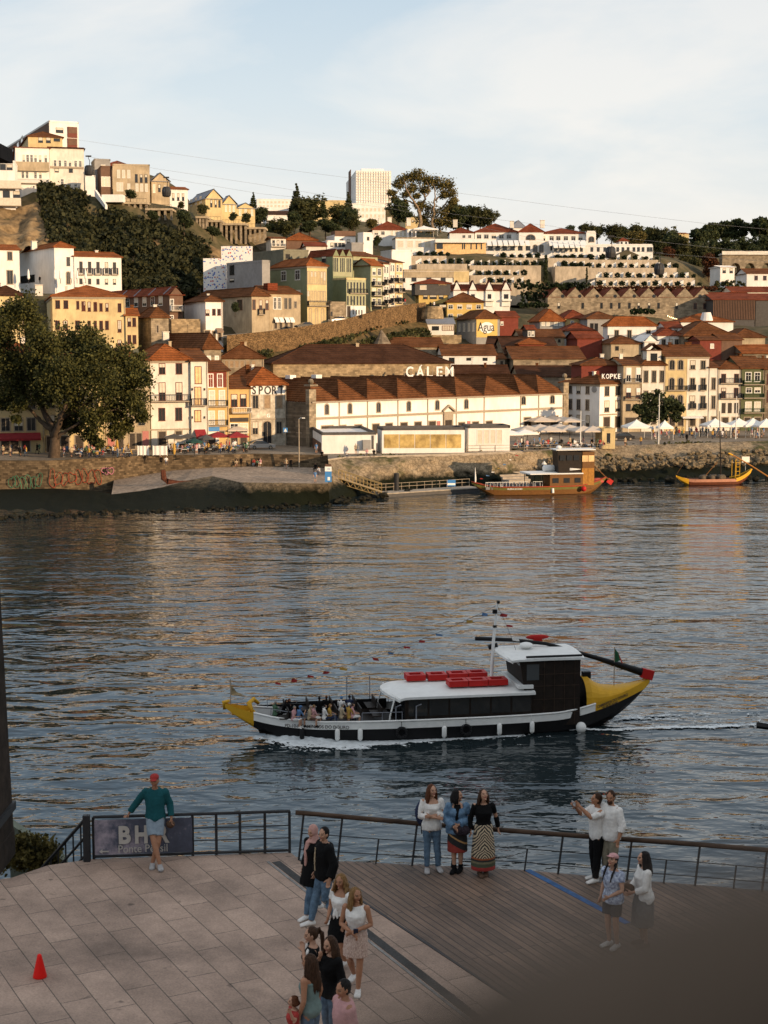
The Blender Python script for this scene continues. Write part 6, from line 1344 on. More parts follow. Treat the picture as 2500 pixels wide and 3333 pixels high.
for x,y0,y1,lab in((1345,1325,1445,'yellow closed parasol post beside the snack stand'),(905,1300,1425,'ochre closed parasol under the plane tree')):
 px,py=Z(5,x,y1);p=at5(px,py);o=thing('closed_parasol',lab,'parasol',p);hh=(y1-y0)*.42194*p.y/FPX;b=MB();b.tube([V3(0,0,.5),V3(0,0,1.0),V3(0,0,hh*.8),V3(0,0,hh)],[.12,.24,.2,.04],8);b.build('canopy',CL['ochre'],o);b=MB();b.tube([V3(0,0,0),V3(0,0,.6)],.05,6);b.build('pole',IRON,o)
px,py=Z(6,415,985);p=at5(px,py);o=thing('snack_stand','small snack stand with a long white roof on the quay','stand',p);b=MB();b.hexa([V3(-1.8,-1,2.2),V3(1.9,-1,2.4),V3(1.9,1,2.4),V3(-1.8,1,2.2),V3(-1.8,-1,2.36),V3(1.9,-1,2.56),V3(1.9,1,2.56),V3(-1.8,1,2.36)]);b.build('roof',WCAN,o);b=MB();[b.tube([V3(x,y,0),V3(x,y,2.25)],.05,6)for x in(-1.6,1.7)for y in(-.9,.9)];b.build('posts',IRON,o);b=MB();b.box((0,-.6,.55),(3,.5,1.1));b.build('counter',BRN,o)
tb=MB();tb.box((0,0,.72),(.8,.8,.04));tbl=None;chp=None
def table_at(p,place):
 global tbl
 if tbl is None:
  tbl=thing('cafe_table','','table',p);tb.build('tabletop',WTR,tbl);b=MB();b.tube([V3(0,0,0),V3(0,0,.7)],.04,6);b.tube([V3(0,0,0),V3(0,0,.03)],.25,8);b.build('leg',IRON,tbl);o=tbl
 else:o=copy_tree(tbl)
 o.location=p;return tag(o,'small white cafe table '+place,'table','cafe tables '+place)
def chair_at(p,yaw,place):
 global chp
 if chp is None:
  chp=thing('cafe_chair','','chair',p);b=MB();b.box((0,0,.44),(.44,.44,.04));b.build('seat',DGY,chp);b=MB();b.box((0,-.22,.72),(.44,.03,.4));b.build('backrest',DGY,chp)
  for sx in(-1,1):
   for sy in(-1,1):b=MB();b.tube([V3(sx*.2,sy*.2,0),V3(sx*.2,sy*.2,.44)],.018,5);b.build('leg',IRON,chp)
  o=chp
 else:o=copy_tree(chp)
 o.location=p;o.rotation_euler=(0,0,R(yaw));return tag(o,'dark cafe chair '+place,'chair','cafe chairs '+place)
def crowd(k,boxes,n,place,group,z=5.0,seated=.5,tables=True,seed=0,pals=None):
 rd=random.Random(seed);P=[]
 for i in range(n):
  x0,x1,y0,y1=boxes[i%len(boxes)]
  for _ in range(20):
   px,py=Z(k,rd.uniform(x0,x1),rd.uniform(y0,y1));p=atZ(px,py,z)
   if all((p-q).length>.75 for q in P):break
  P.append(p);st=rd.random()<seated;pal=rd.choice(pals or list(PAL));yaw=rd.uniform(0,360)
  person_far(p,yaw,rd.choice(['seated','seated leaning'])if st else rd.choice(['standing','standing','walking']),pal,place,group)
  if st and tables:
   f=Matrix.Rotation(R(yaw),3,'Z')@V3(0,1,0);chair_at(p-f*.02,yaw,place)
   if rd.random()<.5:table_at(p+f*.75,place)
crowd(5,[(480,1030,1395,1452),(600,1000,1380,1450)],60,'at the tables under the plane tree','people under the plane tree',seed=1,seated=.65)
crowd(6,[(340,660,975,1015),(640,980,975,1010)],62,'at the tables under the crimson and black parasols','people under the crimson and black parasols',seed=2,seated=.6)
crowd(5,[(10,330,1395,1440)],9,'in front of the crimson awning at the left','people by the crimson awning',seed=3,seated=.2,tables=False)
crowd(14,[(100,470,168,192),(430,780,160,190)],62,'at the restaurant terrace under the pale parasols','people on the restaurant terrace',seed=4,seated=.7)
crowd(8,[(870,1220,850,890),(1240,1640,855,890)],56,'browsing the riverside market','people at the riverside market',seed=5,seated=.05,tables=False)
for k,x,y,z,yaw,pose,pal,place in((7,10,1075,3.0,30,'standing','white','alone on the landing stage, left of the strolling pair'),(7,40,1075,3.0,200,'walking','beige','on the landing stage beside the one in white'),(7,112,1040,3.4,180,'standing','dark','at the top of the landing steps'),(7,75,1130,3.0,160,'walking','beige','strolling on the landing stage, left of the pair'),(7,112,1130,3.0,200,'walking','dark','strolling on the landing stage, right of the pair'),(7,140,1112,3.0,10,'standing','dark','by the landing steps railing'),(12,1247,405,3.0,190,'standing','blue','by the blue information totem'),(12,1250,320,3.0,150,'seated','dark','sitting on the stone edge above the blue totem'),(12,1280,345,3.0,150,'seated leaning','white','sitting low on the stone edge beside the blue totem'),(12,60,265,4.6,180,'seated','dark','sitting on the quay wall below the canvas screens'),(12,98,270,4.6,190,'seated','white','on the quay wall below the snack stand'),(12,640,285,3.0,180,'seated','beige','sitting at the foot of the quay wall'),(12,675,285,3.0,200,'standing','dark','at the foot of the quay wall'),(12,775,280,3.0,170,'seated','red','sitting on the landing stage, leftmost of the little group'),(12,800,285,3.0,190,'seated leaning','green','in the little group on the landing stage'),(12,825,280,3.0,160,'seated','pink','sitting third in the little group on the landing stage'),(12,850,278,3.0,200,'seated','grey','in the little group on the landing stage'),(13,375,305,5.0,180,'standing','beige','standing before the white panelled pavilion, one of a pair'),(13,390,305,5.0,190,'standing','grey','standing close beside another before the white panelled pavilion'),(13,115,335,5.0,170,'seated','dark','on the bank edge left of the pavilions'),(13,305,335,5.0,190,'seated leaning','white','sitting on the bank edge below the white panelled pavilion'),(13,70,300,5.0,180,'standing','blue','standing at the corner of the left pavilion'),(13,685,265,5.4,180,'seated','white','sitting on the pavilion steps before the gold window'),(13,460,320,5.0,180,'seated','pink','sitting on the grass near the grey unit'),(13,515,325,5.0,180,'seated','dark','sitting on the grass left of the glazed pavilion'),(8,1110,915,5.0,180,'standing','dark','standing alone on the path above the rocks'),(8,1350,890,5.0,0,'walking','white','walking alone in all white in front of the tents'),(8,695,940,5.0,200,'standing','beige','standing on the bank path near the kiosk'),(8,800,935,5.0,170,'standing','ochre','standing in ochre on the bank path'),(9,62,505,17.5,20,'walking','red','walking up the sloping road'),(9,335,540,22.0,180,'standing','dark','standing on the bastion lookout'),(9,375,540,22.0,190,'standing','white','standing on the bastion lookout in white'),(1,253,1118,22.6,180,'standing','dark','standing on the white hotel terrace')):
 px,py=Z(k,x,y)
 p=atY(px,py,{9:377,1:343}[k])if k in(9,1)else atZ(px,py,z)
 person_far(p,yaw,pose,pal,place,'people scattered on the far bank')
p=atZ(*Z(12,1348,400),3.0);o=thing('information_totem','blue and white information totem at the end of the landing stage','totem',p);b=MB();b.box((0,0,1.35),(1.9,.22,2.7));b.build('body',BLUE,o);b=MB();b.box((0,-.12,2.75),(1.9,.02,1.0));b.build('header_panel',LETW,o);b=MB();b.box((0,0,3.5),(1.7,.2,.5));b.build('top_panel',BRN,o);b=MB();b.box((.15,-.13,2.75),(.9,.02,.16));b.build('lettering',BLUE,o);b=MB();b.box((.15,-.12,.7),(.7,.02,.7));b.build('white_panel',LETW,o);o.scale=(.5,1,.68)
YEL=mat('yellow_paint',(.42,.29,.12),.7,.15,2)
a,c=atZ(*Z(13,240,490),2.6),atZ(*Z(13,575,600),.75);gw=thing('gangway','yellow lattice gangway sloping from the quay to the pontoon','gangway',a);n=12
dd=(c-a);wv=V3(0,1.7,0)
for j,s in enumerate((0,1)):
 b=MB();o_=wv*s
 b.tube([o_,dd+o_],.09,6);b.tube([o_+V3(0,0,1.2),dd+o_+V3(0,0,1.2)],.06,6);b.tube([o_+V3(0,0,.6),dd+o_+V3(0,0,.6)],.035,6);b.tube([o_+dd*.12+V3(0,0,-.75),dd*.9+o_+V3(0,0,-.6)],.07,6)
 for i in range(n+1):q=dd*(i/n)+o_;b.tube([q,q+V3(0,0,1.2)],.035,5)
 for i in range(6):q0,q1=dd*(.05+.15*i)+o_,dd*(.125+.15*i)+o_+V3(0,0,-.7);b.tube([q0,q1],.045,5);b.tube([q1,dd*(.2+.15*i)+o_],.045,5)
 b.build('side_truss',YEL,gw)
b=MB();b.hexa([V3(0,0,-.06),dd+V3(0,0,-.06),dd+wv+V3(0,0,-.06),wv+V3(0,0,-.06),V3(0,0,.02),dd+V3(0,0,.02),dd+wv+V3(0,0,.02),wv+V3(0,0,.02)]);b.build('walkway',TRIM,gw)
a,c=atZ(*Z(13,560,640),0.0),atZ(*Z(13,1330,590),0.0);pt=thing('pontoon','long grey floating pontoon with railing between gangway and wooden boat','pontoon',a);dd=c-a;nn=V3(-dd.y,dd.x,0).normalized()*3.0
b=MB();b.hexa([V3(0,0,-.3),dd+V3(0,0,-.3),dd+nn+V3(0,0,-.3),nn+V3(0,0,-.3),V3(0,0,.45),dd+V3(0,0,.45),dd+nn+V3(0,0,.45),nn+V3(0,0,.45)]);b.build('float',DGY,pt)
b=MB();b.hexa([V3(-.1,-.1,.454),dd+V3(.1,-.1,.454),dd+nn+V3(.1,.1,.454),nn+V3(-.1,.1,.454),V3(-.1,-.1,.6),dd+V3(.1,-.1,.6),dd+nn+V3(.1,.1,.6),nn+V3(-.1,.1,.6)]);b.build('deck',KERB,pt)
b=MB();n=13
for i in range(n+1):q=dd*(i/n)+nn*.9;b.tube([q+V3(0,0,.6),q+V3(0,0,1.75)],.04,5)
for z in(1.72,1.2):b.tube([nn*.9+V3(0,0,z),dd+nn*.9+V3(0,0,z)],.035,5)
b.build('railing',TRIM,pt)
q=dd*.8+nn*.82;b=MB();b.box(q+V3(0,0,1.25),(1.4,.1,1.0));b.build('sign_panel',BLUE,pt);b=MB();b.box(q+V3(0,-.06,1.1),(1.3,.03,.3));b.build('sign_stripe',LETW,pt)
for k,x,y0,y1,cap,lab in((13,688,450,600,0,'dark mooring pile behind the pontoon, left'),(13,1178,428,530,0,'dark mooring pile behind the pontoon, right'),(13,1522,400,500,1,'black mooring pile with white conical cap behind the boat deck'),(8,148,1060,1140,1,'black mooring pile with white conical cap beside the boat cabin')):
 px,py=Z(k,x,y1);p=atZ(px,py,.3 if k==13 else 1.0);p.z=-1;q=atY(*Z(k,x,y0),p.y);o=thing('mooring_pile',lab,'pile',p);hh=q.z-p.z;b=MB();b.tube([V3(0,0,0),V3(0,0,hh)],.38,10);b.build('post',IRON,o)
 if cap:b=MB();b.tube([V3(0,0,hh),V3(0,0,hh+.55)],[.5,.05],10);b.build('cap',WTR,o)
p=atZ(*Z(11,1290,540),1.9);o=thing('rusty_anchor_block','rusty iron hull fragment with upright stem on the ramp edge','wreckage',p);b=MB();b.tube([V3(-.6,0,2.2),V3(-.5,0,1.0),V3(.2,0,.4),V3(3.2,.2,.1)],[.35,.45,.5,.2],6);b.tube([V3(0,0,.25),V3(9,1.5,.35)],[.35,.2],6);b.build('stem',mat('rust',(.10,.035,.02),.9,.3,2),o)
def car(p,yaw,m,label,dark=False):
 o=thing('parked_car',label,'car',p,R(yaw));prof=[(-2.1,.35),(-2.1,.75),(-1.5,.92),(-.9,1.0),(-.35,1.42),(.9,1.45),(1.65,1.0),(2.1,.92),(2.12,.4)]
 b=MB()
 lower=[(-2.15,.3),(-2.15,.72),(-1.2,.92),(1.7,.96),(2.15,.85),(2.15,.3)]
 def ext(pr,w0,w1,zs=None):
  n=len(pr);L_=[V3(x,-(w0 if z<.95 else w1),z)for x,z in pr];Rr=[V3(x,(w0 if z<.95 else w1),z)for x,z in pr];b.add(L_+Rr,[tuple(range(n-1,-1,-1)),tuple(range(n,2*n))]+[(i,(i+1)%n,n+(i+1)%n,n+i)for i in range(n)])
 ext(lower,.88,.88);b.add([V3(*q)for q in((-.1,-.62,1.46),(1.0,-.62,1.46),(1.0,.62,1.46),(-.1,.62,1.46),(-.1,-.62,1.42),(1.0,-.62,1.42),(1.0,.62,1.42),(-.1,.62,1.42))],[(0,1,2,3),(7,6,5,4),(0,4,5,1),(1,5,6,2),(2,6,7,3),(3,7,4,0)]);b.build('body',m,o)
 b=MB();ext([(-1.1,.93),(-.15,1.43),(1.05,1.43),(1.75,.95)],.8,.66);b.build('windows',GL,o)
 for x in(-1.35,1.35):
  for y in(-1,1):b=MB();b.tube([V3(x,y*.70,.32),V3(x,y*.90,.32)],.32,14);w=b.build('wheel',IRON,o);b=MB();b.tube([V3(x,y*.85,.32),V3(x,y*.915,.32)],.19,10);b.build('rim',TRIM,w)
 for y in(-.6,.6):b=MB();b.box((-2.14,y,.66),(.06,.34,.16));b.build('headlight',LETW,o);b=MB();b.box((2.15,y,.72),(.05,.3,.14));b.build('tail_light',CL['red'],o)
 return o
SILV=mat('silver_paint',(.42,.42,.42),.3,.03,2,metal=.6);BLKP=mat('black_paint',(.02,.02,.022),.3,.05,2)
car(at5(*Z(6,1075,975)),188,SILV,'silver estate car parked in front of the lettered corner house')
pr=lambda x,y,Y:atY(*Z(2,x,y),Y)
car(pr(668,1112,336),30,BLKP,'dark car with headlights on the sloping road, lower one');car(pr(880,1075,347),32,SILV,'silver car on the sloping road, upper one');car(at5(*Z(8,672,900)),10,BLKP,'dark van like car parked beside the white market tent')
for x in(182,350,385,455,490,545):
 p=atY(*Z(1,x,1118),344);o=thing('closed_parasol','folded white parasol standing on the white hotel terrace','parasol',p,group='folded parasols on the hotel terrace');b=MB();b.tube([V3(0,0,.9),V3(0,0,1.2),V3(0,0,2.6),V3(0,0,3.2)],[.12,.3,.22,.03],8);b.build('canopy',WCAN,o);b=MB();b.tube([V3(0,0,0),V3(0,0,1.0)],.06,6);b.build('pole',IRON,o)
p=atY(*Z(3,425,640),512);tent(p,8,'white pointed pavilion tent on the roof terrace before the sparse trees')
for x0,x1,yt,yb,Y,n,lab in((782,930,600,650,393,4,'stone pergola terrace under the beige ridge terrace, leftmost'),(930,1088,640,700,392,4,'stone pergola terrace with open bays, second from the left'),(1250,1312,690,755,400,3,'narrow stone pergola terrace under the second ridge gable'),(1318,1402,715,790,402,3,'stone pergola terrace under the third ridge gable'),(1408,1560,735,850,406,5,'tall stone pergola terrace with deep dark bays'),(1560,1680,760,840,410,4,'stone pergola terrace at the right end of the ridge')):
 a,c=atY(*Z(1,x0,yt),Y),atY(*Z(1,x1,yt),Y);zb=atY(*Z(1,x0,yb),Y).z;w=c.x-a.x;o=thing('pergola_terrace',lab,'terrace',(a.x,a.y,zb));off=Vector(o.location)
 b=MB();b.box((a.x+w/2,a.y+3.5,a.z-.25),(w+.6,7.6,.5));b.build('slab',BE,o,off)
 b=MB();b.box((a.x+w/2,a.y+6.5,(a.z+zb)/2-2),(w,1.2,a.z-zb+3));b.build('back_wall',ST,o,off)
 for i in range(n+1):b=MB();b.box((a.x+w*i/n,a.y+.3,(a.z+zb)/2-.3),(.55,.6,a.z-zb+.6));b.build('pillar',ST,o,off)
 b=MB();m_=max(4,int(w/.8))
 for i in range(m_+1):b.box((a.x+w*i/m_,a.y+.1,a.z+.45),(.05,.05,.9))
 b.box((a.x+w/2,a.y+.1,a.z+.9),(w,.07,.06));b.build('railing',IRON,o,off)
a=atY(*Z(1,600,520),392);c=atY(*Z(1,668,618),386);o=thing('white_stair','white diagonal stair descending beside the gondola to a white platform','stair',a);b=MB();dz=c-a;b.hexa([V3(0,0,-1.6),dz+V3(0,0,-1.0),dz+V3(.3,1.5,-1.0),V3(.3,1.5,-1.6),V3(0,0,0),dz,dz+V3(.3,1.5,0),V3(.3,1.5,0)]);b.build('flight',WHB,o);p=atY(*Z(1,645,552),390)-a;q=atY(*Z(1,780,600),390)-a;b=MB();b.box(((p.x+q.x)/2,p.y+2,(p.z+q.z)/2),(q.x-p.x,4,p.z-q.z));b.build('platform',WHB,o)
def mural():
 m,nt,b=nmat('mural');N=nt.nodes;L=nt.links;tc=N.new('ShaderNodeTexCoord');vo=N.new('ShaderNodeTexVoronoi');vo.inputs['Scale'].default_value=2.1;L.new(tc.outputs['Object'],vo.inputs['Vector'])
 rp=N.new('ShaderNodeValToRGB');rp.color_ramp.interpolation='CONSTANT';e=rp.color_ramp.elements;e[0].color=(.7,.69,.67,1);e[1].position=.28;e[1].color=(.06,.12,.38,1)
 for p_,c_ in((.58,(.45,.06,.06)),(.70,(.72,.70,.68)),(.78,(.12,.2,.45)),(.88,(.5,.3,.2))):x=e.new(p_);x.color=(*c_,1)
 sp=N.new('ShaderNodeSeparateColor');L.new(vo.outputs['Color'],sp.inputs[0]);L.new(sp.outputs[0],rp.inputs['Fac'])
 lt=N.new('ShaderNodeMath');lt.operation='LESS_THAN';lt.inputs[1].default_value=.42;L.new(vo.outputs['Distance'],lt.inputs[0]);mx=N.new('ShaderNodeMix');mx.data_type='RGBA';mx.inputs['A'].default_value=(.72,.7,.67,1);L.new(lt.outputs[0],mx.inputs['Factor']);L.new(rp.outputs['Color'],mx.inputs['B']);L.new(mx.outputs['Result'],b.inputs['Base Color']);b.inputs['Roughness'].default_value=.8
 return m
MUR=mural()
for k,x0,x1,y0,y1,Y,lab in((2,136,335,588,690,372,'white wall painted with small coloured marks, upper one beside the ivy'),(2,22,172,665,870,364,'white wall painted with red and blue blots, lower one beside the ivy')):
 a,c=atY(*Z(k,x0,y0),Y),atY(*Z(k,x1,y1),Y);o=thing('painted_wall',lab,'wall',(a.x,a.y,c.z));b=MB();b.box(((a.x+c.x)/2,a.y+.4,(a.z+c.z)/2-1),(c.x-a.x,.8,a.z-c.z+2));b.build('wall',MUR,o,Vector(o.location))
Y=620;a,c=atY(*Z(4,1308,425),Y),atY(*Z(4,1760,425),Y);zb=atY(*Z(4,1308,610),Y).z;o=thing('viaduct','stone viaduct with tall round arches at the right edge','viaduct',(a.x,a.y,zb));off=Vector(o.location);b=MB();sc_=Y/FPX*.42194
wv=c.x-a.x;cx_=[(1410-1308)*sc_,(1520-1308)*sc_,(1650-1308)*sc_];r_=36*sc_;zs=a.z-62*sc_-r_
def arch_wall():
 xs_=[0];
 for cx in cx_:
  b.box((a.x+(xs_[-1]+cx-r_)/2,a.y+3,(a.z+zb)/2-3),(cx-r_-xs_[-1],6,a.z-zb+6));xs_.append(cx+r_)
  n=10
  for i in range(n):
   t0,t1=math.pi*i/n,math.pi*(i+1)/n;p0,p1=(cx+r_*math.cos(t0),zs+r_*math.sin(t0)),(cx+r_*math.cos(t1),zs+r_*math.sin(t1))
   P=[V3(a.x+p1[0],a.y,p1[1]),V3(a.x+p0[0],a.y,p0[1]),V3(a.x+p0[0],a.y+6,p0[1]),V3(a.x+p1[0],a.y+6,p1[1])];b.hexa(P+[V3(q.x,q.y,a.z)for q in P])
 b.box((a.x+(xs_[-1]+wv)/2,a.y+3,(a.z+zb)/2-3),(wv-xs_[-1],6,a.z-zb+6))
arch_wall();b.build('arches',ST,o,off);b=MB();b.box((a.x+wv/2,a.y+2.9,a.z+.3),(wv+.6,7.4,.6));b.box((a.x+wv/2,a.y-.5,a.z+1.0),(wv+.6,.3,.9));b.build('parapet',WH,o,off)
def curve_pts(L_,sag=0):return[atY(*Z(k,x,y),Y)for k,x,y,Y in L_]
CAB=mat('steel_cable',(.3,.29,.28),.6,.05,2)
for lab,L_ in(('uppermost steel cable of the gondola lift crossing the sky',[(1,495,205,352),(1,1659,375,350),(2,918,150,345),(3,680,302,338),(3,1659,428,330),(4,560,110,322),(4,1190,185,314),(4,1700,232,310)]),('middle steel cable of the gondola lift',[(1,560,312,356),(1,860,368,354),(1,1659,490,350),(2,918,285,345),(3,0,367,338),(3,680,470,330),(4,0,205,320),(4,455,285,312),(4,1700,420,300)]),('lowest steel cable of the gondola lift',[(1,1055,448,356),(1,1659,548,352),(2,600,275,348),(2,1200,345,342),(4,0,330,322),(4,822,415,310),(4,1700,480,298)])):
 P=curve_pts(L_);o=thing('gondola_cable',lab,'cable',P[0],group=None);b=MB();b.tube([p-P[0]for p in P],.02,4);b.build('rope',CAB,o)
gon=None
for k,x,y,Y,lab in((1,562,310,356,'dark gondola cabin hanging before the white ridge houses, leftmost'),(1,1056,445,355,'dark gondola cabin hanging in front of the low white ridge house'),(4,447,283,312,'dark gondola cabin hanging before the right hotel loggia'),(4,822,412,310,'dark gondola cabin hanging low over the right terraces')):
 p=atY(*Z(k,x,y),Y)
 if gon is None:
  gon=thing('gondola',lab,'gondola',p);o=gon;b=MB();b.tube([V3(0,0,.1),V3(0,0,-.5),V3(.25,0,-.9),V3(.2,0,-2.0)],.07,6);b.box((0,0,.05),(1.3,.3,.3));b.build('hanger',IRON,gon)
  rings=[[V3(sx*1.05*math.cos(.5236*i),sx*.95*math.sin(.5236*i),z)for i in range(12)]for sx,z in((.55,-2.0),(.85,-2.25),(1.0,-3.0),(1.0,-3.4),(.9,-4.1),(.65,-4.3))];b=MB();b.loftr(rings);b.build('cabin',IRON,gon,smooth=False)
  b=MB();
  for i in range(6):
   t0,t1=1.047*i+.16,1.047*(i+1)-.16;b.quad(V3(1.07*math.cos(t0),.97*math.sin(t0),-3.15),V3(1.07*math.cos(t1),.97*math.sin(t1),-3.15),V3(.97*math.cos(t1),.87*math.sin(t1),-2.5),V3(.97*math.cos(t0),.87*math.sin(t0),-2.5))
  b.build('windows',glassmat('cabin_glass',(.05,.055,.06),.2),gon)
 else:o=copy_tree(gon)
 o.location=p;o['label']=lab;o['group']='cabins of the gondola lift';o['category']='gondola'
for i,(x,y,w,d_,z)in enumerate(((60,-36,84,26,44),(150,-36,88,26,47),(245,-36,94,26,45),(350,-36,104,26,48))):  # unseen house row, placed and sized to shade the quay and boat
 o=thing('shade_house_row','unseen row of houses added behind the viewpoint to shade the near bank, %s'%('south','middle','west','far west')[i],'house',(x,y,12));b=MB();b.box((0,0,(z-12)/2-4),(w,d_,z-12+8));b.build('wall',CR,o);q=roof_mesh('hip',V3(-w/2,-d_/2,0),V3(1,0,0),V3(0,1,0),w,d_,z-12,4,.5);q.build('roof',RO,o)
LAMP,nt_,b_l=nmat('lamp_bulb');b_l.inputs['Emission Color'].default_value=(1,.62,.25,1);b_l.inputs['Emission Strength'].default_value=6
a,c=atY(*Z(4,885,892),434),atY(*Z(4,1110,905),434);o=thing('string_lights','string of small warm lamps glowing in front of the stone gables','lights',a);b=MB();n=16;P=[a.lerp(c,i/n)-a-V3(0,0,.9*4*(i/n)*(1-i/n))for i in range(n+1)];b.tube(P,.03,4);b.build('wire',IRON,o)
b=MB();[b.ell(p-V3(0,0,.12),.13,None,6,4)for p in P];b.build('bulbs',LAMP,o)
BLK=mat('black_hull_paint',(.008,.008,.009),.5,.1,2,spec=.2);WPT=mat('white_boat_paint',(.74,.74,.72),.5,.04,2,var2=.05);YPT=mat('yellow_boat_paint',(.60,.33,.022),.5,.05,2);RPT=mat('red_boat_paint',(.42,.018,.016),.5,.06,2)
WOOD=mat('varnished_wood',(.165,.075,.022),.5,.2,3,stretch=(1,1,6));DWOOD=mat('dark_timber',(.018,.012,.009),.6,.2,3,spec=.2);MAHO=mat('red_brown_hull',(.11,.032,.014),.55,.15,3)
class Hull:
 def __init__(s,L_,B,zm=1.2,br=.9,sr=1.4,kb=.72,ks=.62,zk=-.5):s.h=L_/2;s.B=B;s.zm=zm;s.br=br;s.sr=sr;s.kb=kb;s.ks=ks;s.zk=zk
 def zg(s,t):return s.zm+s.br*max(0,(-t-.55)/.45)**2.2+s.sr*max(0,(t-.5)/.5)**1.6
 def b(s,t):return.1+(s.B/2-.1)*(1-abs(t)**2.7)
 def keel(s,t):
  e=max(0,(-t-s.kb)/(1-s.kb))if t<0 else max(0,(t-s.ks)/(1-s.ks));return s.zk+(s.zg(t)-.26-s.zk)*e**(.68 if t<0 else 1.25)
 def sec(s,t,side):
  b,zg,k=s.b(t),s.zg(t),s.keel(t);bd=max(k+.02,zg-.46);x=s.h*t
  return[V3(x,side*b,zg),V3(x,side*b*.985,bd),V3(x,side*b*.93,bd*.45+k*.55),V3(x,side*b*.62,k+.04*(bd-k)),V3(x,side*.02,k)]
 def skin(s,parent,name,m,t0,t1,r0,r1,n=40,out=.0):
  b=MB()
  for side in(-1,1):
   S_=[s.sec(t0+(t1-t0)*i/n,side)for i in range(n+1)]
   for i in range(n):
    for j in range(r0,r1):
     q=[S_[i][j],S_[i+1][j],S_[i+1][j+1],S_[i][j+1]];q=[p+V3(0,side*out,0)for p in q];b.quad(*(q if side<0 else q[::-1]))
   if side<0 and r0==0 and r1==1:b.build(name,m,parent,smooth=True);b=MB()
  return b.build(name,m,parent,smooth=True)
 def rim(s,parent,m,t0,t1,w=.09):
  b=MB()
  for side in(-1,1):b.tube([V3(s.h*t,side*s.b(t),s.zg(t))for t in[t0+(t1-t0)*i/40 for i in range(41)]],w,6)
  return b.build('gunwale_rail',m,parent,smooth=True)
 def deck(s,parent,m,z,t0=-.85,t1=.8):
  b=MB();P=[t0+(t1-t0)*i/24 for i in range(25)]
  for a,c in zip(P,P[1:]):b.quad(V3(s.h*a,-s.b(a)*.93,z),V3(s.h*c,-s.b(c)*.93,z),V3(s.h*c,s.b(c)*.93,z),V3(s.h*a,s.b(a)*.93,z))
  return b.build('deck',m,parent)
 def side_text(s,parent,body,t,dz,width,height,m):
  b0,b1=s.b(t-.01),s.b(t+.01);x=V3(s.h*.02,-(b1-b0),s.zg(t+.01)-s.zg(t-.01)).normalized();p=V3(s.h*t,-s.b(t)-.03,s.zg(t)+dz)
  return lettering('lettering',body,parent,frame_mat(x,(0,0,1),p),1,m,.005,width=width,height=height,bold=.01)
def bunting(name,P0,P1,sag,n,label,seed,skip=0,par=None):
 """flag line from P0 to P1 with little drooping flags"""
 o=thing(name,label,'bunting',P0);rd=random.Random(seed);P=[P0.lerp(P1,i/30)-V3(0,0,sag*4*(i/30)*(1-i/30))-P0 for i in range(31)];b=MB();b.tube(P,.011,4);b.build('line',IRON,o)
 for i in range(n):
  f=(i+.7+skip)/(n+.6+skip)*30;k=int(f);q=P[k].lerp(P[min(30,k+1)],f-k);w=rd.uniform(.32,.5);b=MB();a=rd.uniform(-.5,.5);d1=V3(math.cos(a),math.sin(a),-.15)*w;d2=V3(.1*rd.uniform(-1,1),0,-rd.uniform(.10,.2))
  b.add([q,q+d1*.5+V3(0,.05,0),q+d1,q+d1+d2*.8,q+d1*.5+d2+V3(0,.05,0),q+d2],[(0,1,4,5),(1,2,3,4)]);b.build('flag',CL[rd.choice(['red','red','white','blue','red','ochre','white','navy'])],o)
 return o
BX=V3(3.45,89.7,0);BA=9.8
bt=thing('cruise_boat','black and white river cruise boat with yellow bow and stern carrying passengers','boat',BX,R(BA));BM=Matrix.Translation(BX)@Matrix.Rotation(R(BA),4,'Z')
hu=Hull(25.8,4.9,kb=.74);Hh=12.9
hu.skin(bt,'hull',BLK,-.875,.985,1,4);hu.skin(bt,'white_band',WPT,-.875,.70,0,1);hu.skin(bt,'prow',YPT,-1,-.875,0,4,12);st_=hu.skin(bt,'stern_band',YPT,.70,1,0,1,20)
hu.rim(bt,WPT,-.875,.70,.06);hu.deck(bt,DWOOD,.42);hu.deck(bt,YPT,1.42,-.97,-.86);hu.deck(bt,DWOOD,.92,-.80,-.24)
b=MB();b.tube([V3(-12.85,0,1.75),V3(-12.95,0,2.15),V3(-12.6,0,2.2)],[.16,.14,.1],8);b.tube([V3(-11.3,-.35,1.5),V3(-11.5,-.1,2.05),V3(-11.2,.2,2.2),V3(-10.9,.4,1.9)],[.12,.16,.14,.1],8);b.build('bow_ornament',YPT,bt,smooth=True)
b=MB();n=14;rings=[]
for x,hh,wf in((8.55,1.55,.80),(8.9,1.5,.84),(9.4,1.0,.88),(10.0,.62,.92),(10.8,.36,.95),(11.6,.2,.97),(12.4,.1,.98),(12.85,.05,1)):
 t=x/Hh;z0=hu.zg(t)-.1;rings.append([V3(x,-hu.b(t)*wf*math.cos(math.pi*k/n),z0+(hh)*math.sin(math.pi*k/n)**.8)for k in range(n+1)])
for a,c in zip(rings,rings[1:]):
 for k in range(n):b.quad(a[k],a[k+1],c[k+1],c[k])
b.build('stern_hood',YPT,bt,smooth=True)
b=MB();r_=rings[0];b.add([p+V3(.12,0,0)for p in r_],[tuple(range(n+1))]);b.box((8.9,0,2.95),(.5,.35,.4));b.build('hood_shade_cap',BLK,bt)  # black cap painted in for the shade inside the hood
b=MB();x0,x1,w,z1=-2.6,5.0,2.02,2.5
b.prism([(x0,-w),(x1,-w),(x1,w),(x0,w)],.4,z1-.06);b.build('cabin',DWOOD,bt)
b=MB()
for i in range(6):x=x0+.15+i*1.24;b.box((x+.6,-w-.01,1.85),(1.12,.03,1.0))
b.build('cabin_windows',GL,bt)
